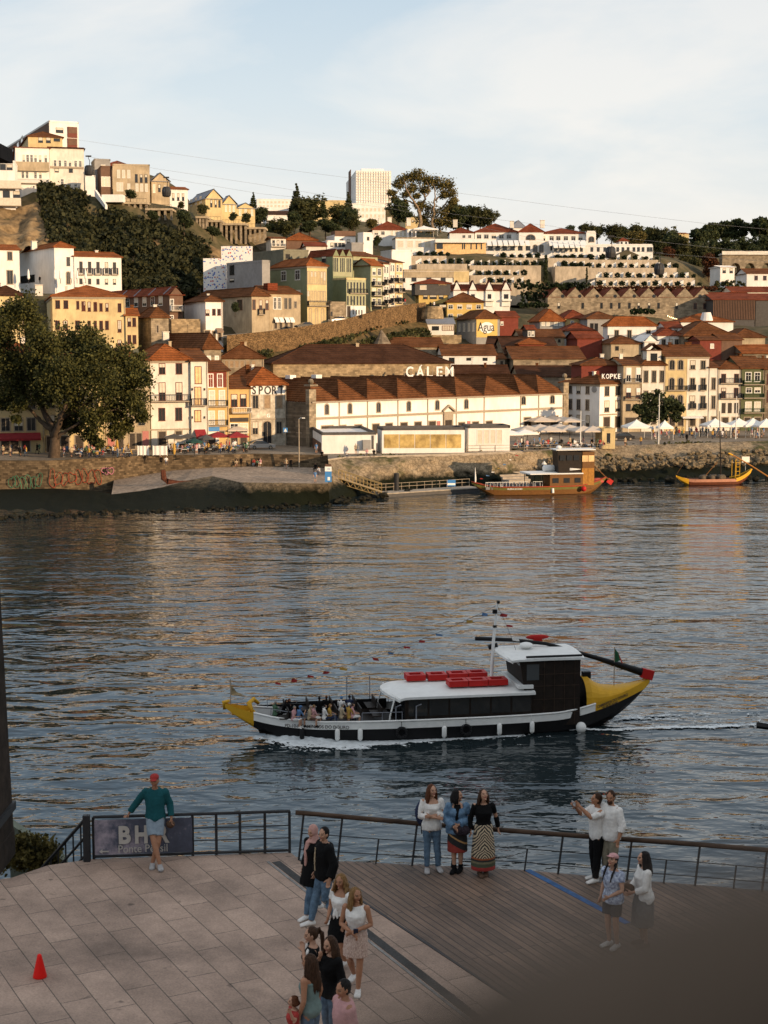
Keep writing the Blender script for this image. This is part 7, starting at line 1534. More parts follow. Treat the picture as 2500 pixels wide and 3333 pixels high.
b=MB();[b.box((x0-.02,y,1.5),(.03,1.1,1.7))for y in(-1.3,0,1.3)];b.build('front_windows',GL,bt)
b=MB();rings=[]
for i in range(9):
 x=[x0-1.1,x0-.9,x0-.5,x0,x0+1,2,4,x1+.1,x1+.15][i];dz=[-.16,-.08,-.02,0,0,0,0,0,0][i];ring=[]
 for k in range(11):y=-2.25+.45*k;bow=(1-(y/2.25)**2);ring.append(V3(x+(.75*(1-bow)if i<5 else 0)*(1-i/5),y,z1+.02+.22*bow+dz))
 rings.append(ring+[p-V3(0,0,.14)for p in reversed(ring)])
b.loftr(rings);b.build('cabin_roof',WPT,bt)
b=MB();b.box((x1-.4,0,z1+.32),(.9,4.2,.2));b.build('roof_trim',WPT,bt)
for y in(-2,2):b=MB();b.tube([V3(x0-.6,y,z1),V3(x0-.9,y*1.02,1.4),V3(x0-1.0,y*1.05,.6)],.05,6);b.build('roof_strut',WPT,bt)
b=MB();w=1.9;P=[V3(4.9,-w,.4),V3(7.95,-w,.4),V3(7.95,w,.4),V3(4.9,w,.4),V3(4.25,-w,4.4),V3(7.95,-w,4.4),V3(7.95,w,4.4),V3(4.25,w,4.4)];b.hexa(P);b.build('wheelhouse',DWOOD,bt)
b=MB();
for y in(-1.25,0,1.25):b.hexa([V3(4.55,y-.52,2.95),V3(4.58,y+.52,2.95),V3(4.7,y+.52,2.95),V3(4.7,y-.52,2.95),V3(4.27,y-.52,4.2),V3(4.27,y+.52,4.2),V3(4.5,y+.52,4.2),V3(4.5,y-.52,4.2)])
b.box((5.05,-w-.01,3.65),(.75,.03,.95));b.build('wheelhouse_windows',glassmat('wheelhouse_glass',(.06,.065,.07),.1),bt)
b=MB();[b.box((5.75+.62*i,-w-.012,2.4),(.03,.03,3.9))for i in range(4)];[b.box((6.3,-w-.012,z),(3.2,.025,.03))for z in(1.2,2.0,2.8,3.5)];b.build('wheelhouse_slats',mat('worn_timber',(.05,.032,.022),.6,.2,3),bt)
b=MB();rings=[]
for x,e,dz in((3.35,.45,-.12),(3.6,.1,-.03),(4.2,0,0),(6,0,.02),(8.15,0,0)):
 ring=[V3(x+e*(y/2.1)**2,y,4.46+.16*(1-(y/2.1)**2)+dz)for y in[-2.1+.42*k for k in range(11)]];rings.append(ring+[p-V3(0,0,.12)for p in reversed(ring)])
b.loftr(rings);b.build('wheelhouse_roof',WPT,bt)
b=MB();b.tube([V3(4.6,-2.05,4.6),V3(8.0,-2.05,4.6)],.07,6);b.tube([V3(3.3,1.9,4.45),V3(3.8,1.7,4.6)],.16,8);b.build('roof_rail',BLK,bt)
b=MB();b.ell((5.2,.2,4.85),(.42,.42,.18),None,12,8);b.tube([V3(5.2,.2,4.5),V3(5.2,.2,4.8)],.12,8);b.build('radar_dome',WPT,bt)
b=MB();b.tube([V3(3.0,0,2.6),V3(3.12,0,5.2),V3(3.35,0,7.5)],[.11,.095,.06],10);b.build('mast',WPT,bt);b=MB();b.box((3.2,0,7.0),(.25,.2,.25));b.box((3.2,0,6.1),(.2,.16,.14));b.box((3.4,0,7.55),(.16,.16,.16));b.build('mast_lights',BLK,bt)
for x,y in((-1.4,1.25),(-.1,1.15),(1.2,1.25),(2.4,1.3),(.75,-.75),(1.95,-.75),(3.15,-.75)):
 b=MB();
 for sx,sy,dx,dy in((0,.38,1.16,.22),(0,-.38,1.16,.22),(.47,0,.22,.54),(-.47,0,.22,.54)):b.box((x+sx,y+sy,2.96),(dx,dy,.34))
 b.box((x,y,2.86),(.72,.54,.08));b.build('life_raft',RPT,bt)
b=MB();b.tube([V3(2.3,1.25,5.15),V3(4.5,1.1,5.02),V3(6.6,.8,4.78),V3(9.6,.35,3.9),V3(12.4,0,2.98)],[.12,.12,.11,.14,.24],8);b.build('steering_oar',BLK,bt,smooth=True);b=MB();b.box((12.75,0,2.85),(.75,.34,.58),0,Matrix.Rotation(R(16),3,'Y'));b.build('oar_end',RPT,bt)
b=MB();b.box((6.2,1.3,5.0),(.5,.3,.25));b.ell((6.2,1.3,5.1),(.75,.12,.16),None,8,6);b.build('red_carving',RPT,bt)
for i,x in enumerate((-8.6,-6.6,-5.3,-2.9,-.4,.9,2.9,4.9,8.0)):
 t=x/Hh;y=-hu.b(t)-.13;z=hu.zg(t)-.36;dark=i in(0,3);b=MB()
 if i in(3,5):[b.tube([V3(x+.28*math.cos(.524*k),y,z-.3+.28*math.sin(.524*k)),V3(x+.28*math.cos(.524*(k+1)),y,z-.3+.28*math.sin(.524*(k+1)))],.09,6)for k in range(12)]
 elif i==8:b.ell((x,y-.1,z-.75),(.32,.3,.34),None,12,8)
 else:b.tube([V3(x,y,z-.0),V3(x,y,z-.1),V3(x,y,z-.6),V3(x,y,z-.72)],[.06,.14,.14,.06],10)
 b.tube([V3(x,y+.06,z-.05),V3(x,y+.1,z+.35)],.015,4);b.build('fender',BLK if dark or i in(3,5)else WPT,bt,smooth=True)
hu.side_text(bt,'CAMINHOS DO DOURO',.79,-.2,2.3,.17,DTR);hu.side_text(bt,'PORTUGAL',.78,-.4,1.2,.15,DTR);hu.side_text(bt,'PD-10-B CAMINHOS DO DOURO',-.60,-.27,3.7,.2,DTR)
b=MB();
for t0,t1,h_ in((-.80,-.52,.45),(-.40,-.22,.5)):
 for side in(-1,1):
  P=[V3(Hh*t,side*hu.b(t)*.97,hu.zg(t)+h_)for t in[t0+(t1-t0)*i/8 for i in range(9)]];b.tube(P,.02,6)
  for p in P[::4]:b.tube([p-V3(0,0,h_),p],.02,6)
for x in(-3.2,-2.0):b.tube([V3(x,-2.3,1.2),V3(x,-2.3,2.0),V3(x+.3,-2.3,2.1)],.04,6)
for x in(-5.4,-4.0):b.tube([V3(x,2.2,1.2),V3(x,2.2,2.9)],.03,6)
b.build('hand_rail',SLT,bt)
for x in(-9.6,-8.2,-6.8,-5.4,-4.2):
 for y in(-1.05,1.05):b=MB();b.box((x,y,1.36),(.5,1.5 if x>-9 else.9,.06));b.box((x+.27,y,1.62),(.06,1.5 if x>-9 else.9,.5));b.build('bench',DWOOD,bt)
b=MB();b.box((-9.4,1.62,1.15),(3,.08,.7));b.box((-6,2.1,1.2),(6,.08,.6));b.build('far_bulwark',BLK,bt)
b=MB();b.tube([V3(10.7,.1,2.2),V3(10.7,.1,4.55)],.03,6);b.build('flag_staff',TRIM,bt);b=MB();b.add([V3(10.7,.1,4.5),V3(10.95,.12,4.2),V3(11.05,.05,3.75),V3(10.72,.1,3.6)],[(0,1,2,3)]);b.build('flag_green',mat('flag_green',(.02,.09,.04),.8,.1,3),bt);b=MB();b.add([V3(10.95,.12,4.2),V3(11.25,.2,3.55),V3(11.45,.1,3.1),V3(11.05,.05,3.75)],[(0,1,2,3)]);b.build('flag_red',CL['red'],bt)
b=MB();b.tube([V3(-12.55,0,2.0),V3(-12.55,0,3.5)],.03,6);b.build('bow_staff',TRIM,bt);b=MB();b.add([V3(-12.54,0,3.2),V3(-12.2,.1,2.7),V3(-11.75,.0,2.5),V3(-12.3,-.05,2.55),V3(-12.54,0,2.55)],[(0,1,2,3,4)]);b.build('bow_pennant',mat('pennant_canvas',(.33,.25,.14),.8,.2,5),bt)
bunting('bunting',BM@V3(-12.5,0,2.9),BM@V3(3.3,0,7.35),.75,14,'line of small coloured flags from the cruise boat bow to its mast',4,2)
bunting('bunting',BM@V3(3.35,0,7.3),BM@V3(4.4,-.4,4.7),-.15,3,'short line of red flags hanging behind the cruise boat mast',9)
for i,(x,y,pal,hc,yaw,pose,lab)in enumerate(((460,795,'green','grey',120,'seated','passenger in a dark green jacket nearest the bow'),(520,775,'dark','black',80,'seated leaning','passenger in black holding up a phone near the bow'),(565,775,'dark','auburn',90,'seated','passenger in black with auburn hair near the bow'),(605,830,'pink','grey',60,'seated','passenger in pink behind the one in blue'),(640,842,'blue','black',110,'seated leaning','passenger in a bright blue jacket by the near rail'),(735,838,'beige','grey',70,'seated','passenger in beige, left of a pair in the middle of the deck'),(770,850,'pink','fair',110,'seated','passenger in pale pink, right of a pair in the middle of the deck'),(805,760,'dark','black',180,'seated','passenger in black on the far side bench'),(858,752,'dark','auburn',160,'seated','passenger with auburn hair on the far side bench'),(850,835,'white','black',100,'seated','passenger in white with dark hair by the near rail'),(880,815,'ochre','fair',80,'seated','passenger in ochre behind the one in white'),(972,760,'white','black',150,'seated','passenger in white with blue cap before the cabin'),(1036,748,'navy','black',170,'seated','passenger in navy beside the one with the blue cap'),(1062,862,'ochre','grey',120,'seated','passenger in ochre with a white sun hat low by the rail'),(1018,885,'beige','grey',100,'seated','passenger in beige low by the near rail'),(1060,815,'pink','brown',90,'seated','passenger in pink in front of the cabin door'))):
 PAL.setdefault('navy',('navy','grey'));px,py=Z(15,x,y);p=atZ(px,py,2.15);q=BM.inverted()@p;q.y=max(-1.8,min(1.9,q.y));q.z=.92;p=BM@q
 o=addmesh('person',tiny(pose,pal,hc,.02),None,p);o.rotation_euler=(0,0,R(yaw+BA-180));tag(o,lab,'person','passengers on the cruise boat deck')
 if i in(4,11,13):
  J=POSES[pose];b=MB();c=J['head'];b.ell(c+V3(0,-.01,.045),(.09,.108,.095),None,12,8);b.tube([c+V3(0,.04,.06),c+V3(0,.045,.07)],.15 if i!=11 else.11,12);b.build('hat',CL['white' if i==13 else 'blue'],o,smooth=True)
FOAM=mat('white_foam',(.66,.70,.72),.55,.12,3)
def foam(name,label,xs,ws,fn,hf,dx,dy):
 """grid along the boat; cells survive where fn(x, w) beats the noise"""
 nx,ny=int((xs[1]-xs[0])/dx),int((ws[1]-ws[0])/dy);b=MB();G={}
 def pt(i,j):
  if(i,j)not in G:
   x,w=xs[0]+i*dx,ws[0]+j*dy;y=fn(x,w)[0];z=.02+hf(x,w)*(1+.8*mnoise.noise(V3(x*2.2,w*2.6,1)))+.02*mnoise.noise(V3(x*6,w*6,5));G[i,j]=len(b.v);b.v.append(tuple(BM@V3(x+.05*mnoise.noise(V3(x*5,w*5,8)),y,z)))
  return G[i,j]
 for i in range(nx):
  for j in range(ny):
   x,w=xs[0]+(i+.5)*dx,ws[0]+(j+.5)*dy;d=fn(x,w)[1];n=.5+.5*mnoise.noise(V3(x*.8,w*2.2,0))+.45*mnoise.noise(V3(x*2.6,w*6,3))+.3*mnoise.noise(V3(x*8,w*13,7))
   if n<d:b.f.append([pt(i,j),pt(i+1,j),pt(i+1,j+1),pt(i,j+1)]);b.mi.append(0);b.sm.append(True)
 return tag(b.build(name,FOAM),label,'foam',kind='stuff')
def side(x):t=max(-.99,min(.99,x/Hh));e=max(0,(-t-.70)/.30);return-hu.b(t)*(.95-.62*e)
foam('bow_wave','white foam of the bow wave along the cruise boat side',(-11.4,4.5),(-.05,2.4),lambda x,w:(side(x)-w,(1.4*math.exp(-max(0,w-.2)/(.3+1.15*math.exp(-((x+7)/3.0)**2)))*(1.15 if x<-4 else max(.0,1.15-(x+4)*.075))-.05)*min(1,(x+11.6)/1.2)),lambda x,w:max(0,.34*math.exp(-((x+9.2)/2.4)**2)*math.exp(-w*1.3)),.055,.05)
foam('stern_wake','thin white foam streaks of the wake behind the cruise boat',(4.5,24),(-3.2,1.6),lambda x,w:(w,.95*math.exp(-((w+1.9+.07*(x-9)+.35*mnoise.noise(V3(x*.35,0,2)))/(.14+.012*(x-4)))**2)*max(.25,1-(x-9)*.03)+(.55*math.exp(-((w-.3)/1.0)**2)*max(0,1-(x-9.5)/9)if x>9.3 else 0)+.1),lambda x,w:.05,.07,.05)
def P2(k,x,y,z=0):return atZ(*Z(k,x,y),z)
a=atZ(1535,1585,1.2);c=atZ(1972,1560,2.0);ang=math.degrees(math.atan2(c.y-a.y,c.x-a.x));L2=(c-a).length;mid=(a+c)/2;mid.z=0
wb=thing('wooden_boat','varnished wooden cruise boat with tall square wheelhouse moored at the far bank','boat',mid,R(ang));h2=Hull(L2,4.6,1.25,.75,1.1);g=h2.h
h2.skin(wb,'hull',WOOD,-1,1,1,4);h2.skin(wb,'sheer_strake',mat('green_strake',(.13,.12,.03),.6,.1,3),-1,1,0,1);h2.rim(wb,mat('red_rail',(.30,.05,.02),.6,.1,3),-1,1,.10);h2.deck(wb,DWOOD,.75)
s2=L2/(1972-1535);X=lambda px:(px-1535)*s2-g
zx=lambda x:X(1520+x*.3014)
b=MB();x0,x1=zx(855),zx(1210);b.prism([(x0,-1.7),(x1,-1.7),(x1,1.7),(x0,1.7)],.7,3.0);b.build('cabin',WOOD,wb)
for x in(915,1035,1152):b=MB();b.box((zx(x),-1.72,2.1),(.95,.06,.75));b.build('cabin_window',GL,wb)
b=MB();b.hexa([V3(zx(640),-1.9,3.05),V3(zx(1210),-1.9,3.05),V3(zx(1210),1.9,3.05),V3(zx(600),1.9,3.05),V3(zx(640),-1.9,3.2),V3(zx(1210),-1.9,3.2),V3(zx(1210),1.9,3.3),V3(zx(600),1.9,3.3)]);b.build('cabin_roof',WPT,wb)
b=MB();[b.tube([V3(zx(x),y,.8),V3(zx(x),y,3.1)],.06,6)for x in(650,760)for y in(-1.7,1.7)];b.build('roof_posts',DWOOD,wb)
b=MB();xa,xb,xc=zx(940),zx(1205),zx(1335);b.hexa([V3(xa+.2,-1.4,3.2),V3(xb,-1.5,3.2),V3(xb,1.5,3.2),V3(xa+.2,1.4,3.2),V3(xa,-1.4,6.6),V3(xb,-1.5,6.3),V3(xb,1.5,6.3),V3(xa,1.4,6.6)]);b.build('wheelhouse_front',DWOOD,wb)
b=MB();[b.box((zx(x),-1.5,5.5),(.85,.1,.8))for x in(990,1065,1140)];b.build('wheelhouse_window',GL,wb)
b=MB();b.prism([(xb+.01,-1.6),(xc,-1.6),(xc,1.6),(xb+.01,1.6)],.8,6.35);b.build('wheelhouse',WOOD,wb)
for x in(1232,1300):b=MB();b.box((zx(x),-1.62,5.35),(.9,.06,.95));b.build('painted_lit_window',GLD,wb);b=MB();b.box((zx(x),-1.615,2.6),(.95,.05,2.6));b.build('door_panel',mat('light_wood',(.36,.165,.03),.5,.15,3),wb)  # the windows' glow is only their gold pane colour
b=MB();b.prism([(xa-.3,-1.7),(xc+.15,-1.7),(xc+.15,1.7),(xa-.3,1.7)],6.62,6.75);b.tube([V3(xa,-1.5,7.0),V3(xc,-1.5,6.95)],.03,5);b.ell((xa+.6,0,7.0),(.45,.45,.3),None,10,6);b.build('wheelhouse_roof',WPT,wb)
for x,y in((900,1.0),(1132,-1.0)):b=MB();b.tube([V3(zx(x)-1.0,y,3.75),V3(zx(x)-.85,y,3.75),V3(zx(x)+.85,y,3.75),V3(zx(x)+1.0,y,3.75)],[.3,.5,.5,.3],12);b.build('raft_canister',WPT,wb,smooth=True)
b=MB()
for x0_,x1_ in((165,340),(330,615),(670,770)):
 b.tube([V3(zx(x0_),-1.9,1.3),V3(zx(x0_),-1.9,2.0),V3(zx(x1_),-1.9,2.0),V3(zx(x1_),-1.9,1.3)],.04,5);n=int((x1_-x0_)/35)
 for i in range(n):x=zx(x0_+(x1_-x0_)*(i+.5)/n);b.tube([V3(x,-1.9,1.3),V3(x,-1.9,2.0)],.025,4)
b.build('railing',WTR,wb)
for x in range(200,760,60):
 for y in(-.9,.7):b=MB();b.box((zx(x),y,1.05),(.6,.9,.4));b.box((zx(x)+.27,y,1.5),(.08,.9,.5));b.build('seat',CL['grey'],wb)
b=MB();b.ell((zx(1405),0,1.75),(1.1,.7,.5),None,12,8);b.build('red_tarpaulin',mat('faded_red_canvas',(.42,.09,.07),.8,.1,3),wb,smooth=True)
b=MB();b.tube([V3(xc,0,4.6),V3(zx(1500),0,2.3),V3(zx(1540),0,1.9)],[.07,.1,.12],6);b.build('steering_oar',WOOD,wb);b=MB();b.box((zx(1545),0,1.65),(.9,.12,.75),0,Matrix.Rotation(R(35),3,'Y'));b.build('oar_blade',RPT,wb)
b=MB();b.ell((zx(1205),-2.35,.85),.42,None,12,8);b.build('buoy',RPT,wb,smooth=True);b=MB();b.tube([V3(zx(876),-2.3,.3),V3(zx(872),-2.3,1.0)],.2,8);b.build('fender',WPT,wb)
b=MB();b.tube([V3(-g+.6,0,1.9),V3(-g+.6,0,2.4),V3(-g+.55,0,4.2)],[.1,.14,.02],6);b.build('furled_pennant',WCAN,wb);h2.side_text(wb,'CRUZEIROS DO DOURO',-.42,-.28,2.3,.22,LETW)
Mw=Matrix.Translation(mid)@Matrix.Rotation(R(ang),4,'Z');bunting('bunting',Mw@V3(-g+.7,0,2.2),Mw@V3(zx(690),0,8.2),.5,9,'line of faded flags rising from the bow of the moored wooden boat',12)
a=atZ(2202,1546,1.6);c=atZ(2446,1526,2.4);ang=math.degrees(math.atan2(c.y-a.y,c.x-a.x));L3=(c-a).length;mid=(a+c)/2;mid.z=0
rb_=thing('barrel_boat','small red brown sailing barge with yellow ends carrying wine barrels','boat',mid,R(ang));h3=Hull(L3,3.0,.95,.6,1.4,.7,.5,-.3);g=h3.h;s3=L3/244;zx=lambda x:(2150+x*.211-2202)*s3-g
h3.skin(rb_,'hull',MAHO,-.72,.5,1,4);h3.skin(rb_,'hull_stern',MAHO,.5,1,1,4);h3.skin(rb_,'gunwale_band',mat('salmon_band',(.42,.20,.13),.6,.1,3),-.72,.52,0,1);h3.skin(rb_,'prow',YPT,-1,-.72,0,4,10);h3.skin(rb_,'stern_band',YPT,.52,1,0,1,12);h3.deck(rb_,DWOOD,.5);h3.rim(rb_,YPT,.5,1,.14)
BAR=mat('barrel_wood',(.11,.085,.06),.7,.2,4)
for x,y in((630,-.4),(700,.4),(770,-.4),(840,.3),(900,-.4),(960,.2)):
 b=MB();b.tube([V3(zx(x),y-.62,1.1),V3(zx(x),y-.3,1.1),V3(zx(x),y+.3,1.1),V3(zx(x),y+.62,1.1)],[.40,.5,.5,.40],12);b.build('barrel',BAR,rb_,smooth=True)
b=MB();b.tube([V3(zx(930),0,.5),V3(zx(920),0,4),V3(zx(885),0,11.8)],[.12,.1,.06],8);b.tube([V3(zx(910),-.5,4.3),V3(zx(1000),.5,4.1)],.1,6);b.build('mast',DWOOD,rb_)
b=MB();[b.tube([V3(zx(1125)+dx,dy,.8),V3(zx(1125)+dx,dy,4.0)],.05,6)for dx in(0,.75)for dy in(-.7,.7)];[b.tube([V3(zx(1125),-.7,z),V3(zx(1125)+.75,-.7,z)],.04,5)for z in(1.4,2.1,2.8,3.5)];b.build('steering_stand',YPT,rb_)
b=MB();b.tube([V3(zx(1030),-.2,5.0),V3(zx(1150),-.15,4.4),V3(zx(1400),0,2.9),V3(zx(1700),.2,.9)],[.09,.1,.11,.12],7);b.build('steering_oar',mat('oar_wood',(.34,.15,.035),.6,.1,3),rb_);b=MB();b.tube([V3(zx(1030),-.2,5.02),V3(zx(1100),-.18,4.68)],.13,7);b.build('oar_grip',YPT,rb_)
b=MB();b.tube([V3(zx(255),0,1.8),V3(zx(400),.3,4.0)],.03,4);b.tube([V3(zx(690),0,1.4),V3(zx(870),0,3.6)],.07,5);b.build('rigging',WOOD,rb_)
b=MB();b.box((zx(1330),.5,3.9),(1.3,.06,.95));b.tube([V3(zx(1330),.55,2),V3(zx(1330),.55,3.6)],.03,5);b.build('white_notice',WTR,rb_)
a=atZ(2462,2361,3.0);o=thing('steering_oar','black timber end of a steering oar entering at the right edge over the water','oar',a,R(-14));b=MB();b.tube([V3(0,0,0),V3(.12,0,0),V3(3.2,0,-.25),V3(11,0,-3.4)],[.17,.17,.16,.12],4);b.build('shaft',BLK,o)
Q=12.8
def q_(px,py,z=Q):return atZ(px,py,z)
def rotmap(N,L,ang):
 tc=N.new('ShaderNodeTexCoord');mp=N.new('ShaderNodeMapping');mp.inputs['Rotation'].default_value=(0,0,R(ang));L.new(tc.outputs['Object'],mp.inputs['Vector']);return mp.outputs['Vector'],tc.outputs['Object']
def slab_mat(name,w,h,c1,c2,mortar,ms,ang,off=.5,grain=(1,1,1),gs=8,gv=.25,stain=True,rough=.85,gap=.6):
 m,nt,b=nmat(name);N=nt.nodes;L=nt.links;b.inputs['Roughness'].default_value=rough;v,ob=rotmap(N,L,ang)
 br=N.new('ShaderNodeTexBrick');br.offset=off;br.inputs['Scale'].default_value=1;br.inputs['Brick Width'].default_value=w;br.inputs['Row Height'].default_value=h;br.inputs['Mortar Size'].default_value=ms;br.inputs['Mortar Smooth'].default_value=.2
 br.inputs['Color1'].default_value=(*c1,1);br.inputs['Color2'].default_value=(*c2,1);br.inputs['Mortar'].default_value=(*mortar,1);L.new(v,br.inputs['Vector'])
 mp=N.new('ShaderNodeMapping');mp.inputs['Scale'].default_value=grain;L.new(v,mp.inputs['Vector']);n1=N.new('ShaderNodeTexNoise');n1.inputs['Scale'].default_value=gs;n1.inputs['Detail'].default_value=8;n1.inputs['Roughness'].default_value=.8;L.new(mp.outputs[0],n1.inputs['Vector'])
 mr=N.new('ShaderNodeMapRange');mr.inputs['From Min'].default_value=.25;mr.inputs['From Max'].default_value=.75;mr.inputs['To Min'].default_value=1-gv;mr.inputs['To Max'].default_value=1+gv;L.new(n1.outputs['Fac'],mr.inputs['Value'])
 n2=N.new('ShaderNodeTexNoise');n2.inputs['Scale'].default_value=.55;n2.inputs['Detail'].default_value=6;n2.inputs['Roughness'].default_value=.7;L.new(ob,n2.inputs['Vector']);m2=N.new('ShaderNodeMapRange');m2.inputs['From Min'].default_value=.3;m2.inputs['From Max'].default_value=.6;m2.inputs['To Min'].default_value=.5 if stain else.85;m2.inputs['To Max'].default_value=1.05;L.new(n2.outputs['Fac'],m2.inputs['Value'])
 n3=N.new('ShaderNodeTexNoise');n3.inputs['Scale'].default_value=3.4;n3.inputs['Detail'].default_value=2;L.new(ob,n3.inputs['Vector']);m3=N.new('ShaderNodeMapRange');m3.inputs['From Min'].default_value=.22;m3.inputs['From Max'].default_value=.30;m3.inputs['To Min'].default_value=.45;m3.inputs['To Max'].default_value=1;L.new(n3.outputs['Fac'],m3.inputs['Value'])
 x1=N.new('ShaderNodeMath');x1.operation='MULTIPLY';L.new(mr.outputs[0],x1.inputs[0]);L.new(m2.outputs[0],x1.inputs[1]);x2=N.new('ShaderNodeMath');x2.operation='MULTIPLY';L.new(x1.outputs[0],x2.inputs[0]);L.new(m3.outputs[0],x2.inputs[1])
 sc=N.new('ShaderNodeVectorMath');sc.operation='SCALE';L.new(br.outputs['Color'],sc.inputs[0]);L.new(x2.outputs[0],sc.inputs['Scale']);L.new(sc.outputs['Vector'],b.inputs['Base Color'])
 ad=N.new('ShaderNodeMath');ad.operation='MULTIPLY_ADD';ad.inputs[1].default_value=-gap;L.new(br.outputs['Fac'],ad.inputs[0]);L.new(n1.outputs['Fac'],ad.inputs[2]);bp=N.new('ShaderNodeBump');bp.inputs['Strength'].default_value=.5;bp.inputs['Distance'].default_value=.012;L.new(ad.outputs[0],bp.inputs['Height']);L.new(bp.outputs['Normal'],b.inputs['Normal'])
 return m
ANG=-117.9
STONE=slab_mat('quay_slabs',1.5,.52,(.43,.305,.235),(.335,.235,.18),(.10,.075,.058),.009,ANG,.37,gs=26,gv=.4)
DECK=slab_mat('deck_planks',4.2,.145,(.20,.125,.085),(.12,.077,.053),(.018,.014,.012),.011,ANG,.43,grain=(.06,1,1),gs=22,gv=.55,rough=.7)
edge_px=[(-250,2885),(35,2858),(155,2817),(300,2796),(945,2774),(972,2796),(1122,2804),(1341,2814),(1700,2831),(2040,2862),(2300,2882),(2800,2925),(3700,3008)]
EP=[q_(x,y)for x,y in edge_px]
la,lb=q_(972,2800),q_(1350,3050);ld=(lb-la).normalized();lc=la+ld*26
b=MB();poly=EP[:6]+[la,lc,V3(lc.x,2,Q),V3(-24,2,Q),V3(-24,EP[0].y,Q)];b.add(poly,[tuple(range(len(poly)))[::-1]]);tag(b.build('stone_quay',STONE),kind='structure')
b=MB();e5=[p+V3(0,0,.0)for p in EP[6:]];poly=[la+ld*.02,*e5,V3(e5[-1].x+6,2,Q),V3(lc.x,2,Q),lc];b.add(poly,[tuple(range(len(poly)))[::-1]]);tag(b.build('wooden_deck',DECK),kind='structure')
BW=stonemat('quay_block_wall',(.25,.21,.17),(.12,.1,.08),1.4,.6,.3);b=MB()
for p,q in zip(EP,EP[1:]):b.hexa([p+V3(0,-.02,-14),q+V3(0,-.02,-14),q+V3(0,-.6,-14),p+V3(0,-.6,-14),p+V3(0,-.02,-.02),q+V3(0,-.02,-.02),q+V3(0,-.6,-.02),p+V3(0,-.6,-.02)])
o=thing('embankment_wall','stone embankment wall under the edge of the near quay','wall',(0,28,0));b.build('wall',BW,o,V3(0,28,0))
def ribbon(name,a,c,w,z,m,lab=None):
 d=(c-a).normalized();n=V3(-d.y,d.x,0)*w/2;b=MB();P=[a-n,c-n,c+n,a+n];b.hexa([p+V3(0,0,-.02)for p in P]+[p+V3(0,0,z)for p in P]);return tag(b.build(name,m),kind='structure')
DR=mat('drain_grate',(.045,.042,.04),.6,.3,30,var2=.4,scale2=2);a,c=q_(898,2805),q_(1350,3156);ribbon('drain_channel',a,a+(c-a)*1.6,.17,.006,DR);ribbon('drain_kerb',a+V3(-.16,0,0),a+V3(-.16,0,0)+(c-a)*1.6,.05,.010,mat('steel_edge',(.22,.21,.2),.5,.2,5))
ribbon('deck_edge',la+V3(.03,0,0),la+ld*20,.045,.012,IRON);a,c=q_(1716,2832),q_(1972,2968);ribbon('blue_strip',a,a+(c-a)*1.25,.13,.008,mat('blue_paint_strip',(.025,.10,.26),.6,.2,6))
PYL=mat('dark_granite',(.045,.032,.024),.9,.25,3,var2=.3,scale2=.5,bump=.4);a=q_(33,2852);o=thing('granite_pylon','dark tapering granite pylon with projecting cornice at the left edge','pylon',(a.x-1.03,a.y+.5,Q));b=MB();b.tube([V3(0,0,0),V3(0,0,.5),V3(0,0,.52),V3(0,0,13.6)],[1.16,1.15,1.13,.72],4);M_=Matrix.Rotation(R(45),4,'Z');ob=b.build('shaft',PYL,o);ob.data.transform(M_)
b=MB();b.box((0,0,13.72),(2.14,2.14,.26));b.box((0,0,13.98),(1.7,1.7,.26));b.build('cornice',PYL,o);b=MB();b.box((0,0,1.0),(1.70,1.70,.16));b.build('iron_band',IRON,o);b=MB();b.box((.45,-.83,.72),(.12,.03,.12));b.build('small_sign',WTR,o)
f0,f1=q_(306,2796),q_(945,2775);zt=atY(782,2645,q_(782,2780).y).z;hh=zt-Q;fd=(f1-f0);o=thing('quay_fence','low dark metal fence along the edge of the stone quay','fence',f0)
for i,px in enumerate((306,628,705,782,863,943)):p=q_(px,2796-(px-306)*.0329)-f0;b=MB();b.box(p+V3(0,0,hh/2),(.052,.045,hh));b.build('post',IRON,o)
p=q_(284,2803)-f0;b=MB();b.box(p+V3(0,0,hh/2+.04),(.13,.12,hh+.08));b.build('corner_post',IRON,o)
b=MB();[b.tube([V3(0,0,z),fd+V3(0,0,z)],r_,6)for z,r_ in((hh,.032),(hh*.66,.012),(hh*.36,.012),(.05,.03))];b.build('rails',IRON,o)
def banner_mat():
 m,nt,b=nmat('banner_print');N=nt.nodes;L=nt.links;b.inputs['Roughness'].default_value=.6;tc=N.new('ShaderNodeTexCoord');sp=N.new('ShaderNodeSeparateXYZ');L.new(tc.outputs['Object'],sp.inputs[0]);n=N.new('ShaderNodeTexNoise');n.inputs['Scale'].default_value=2.6;n.inputs['Detail'].default_value=8;n.inputs['Roughness'].default_value=.7;L.new(tc.outputs['Object'],n.inputs['Vector'])
 a=N.new('ShaderNodeMath');a.operation='MULTIPLY_ADD';a.inputs[1].default_value=-.16;L.new(sp.outputs['X'],a.inputs[0]);L.new(n.outputs['Fac'],a.inputs[2]);rp=N.new('ShaderNodeValToRGB');e=rp.color_ramp.elements;e[0].position=.12;e[0].color=(.045,.05,.075,1);e[1].position=.56;e[1].color=(.36,.31,.36,1);x=e.new(.34);x.color=(.07,.08,.12,1);L.new(a.outputs[0],rp.inputs['Fac']);L.new(rp.outputs['Color'],b.inputs['Base Color']);return m
bo=thing('banner','printed dark banner with large pale letters hanging on the quay fence','banner',f0+V3(0,-.06,0));bl_=(q_(628,2786)-f0).length*.985;fx=fd.normalized();b=MB();n=24
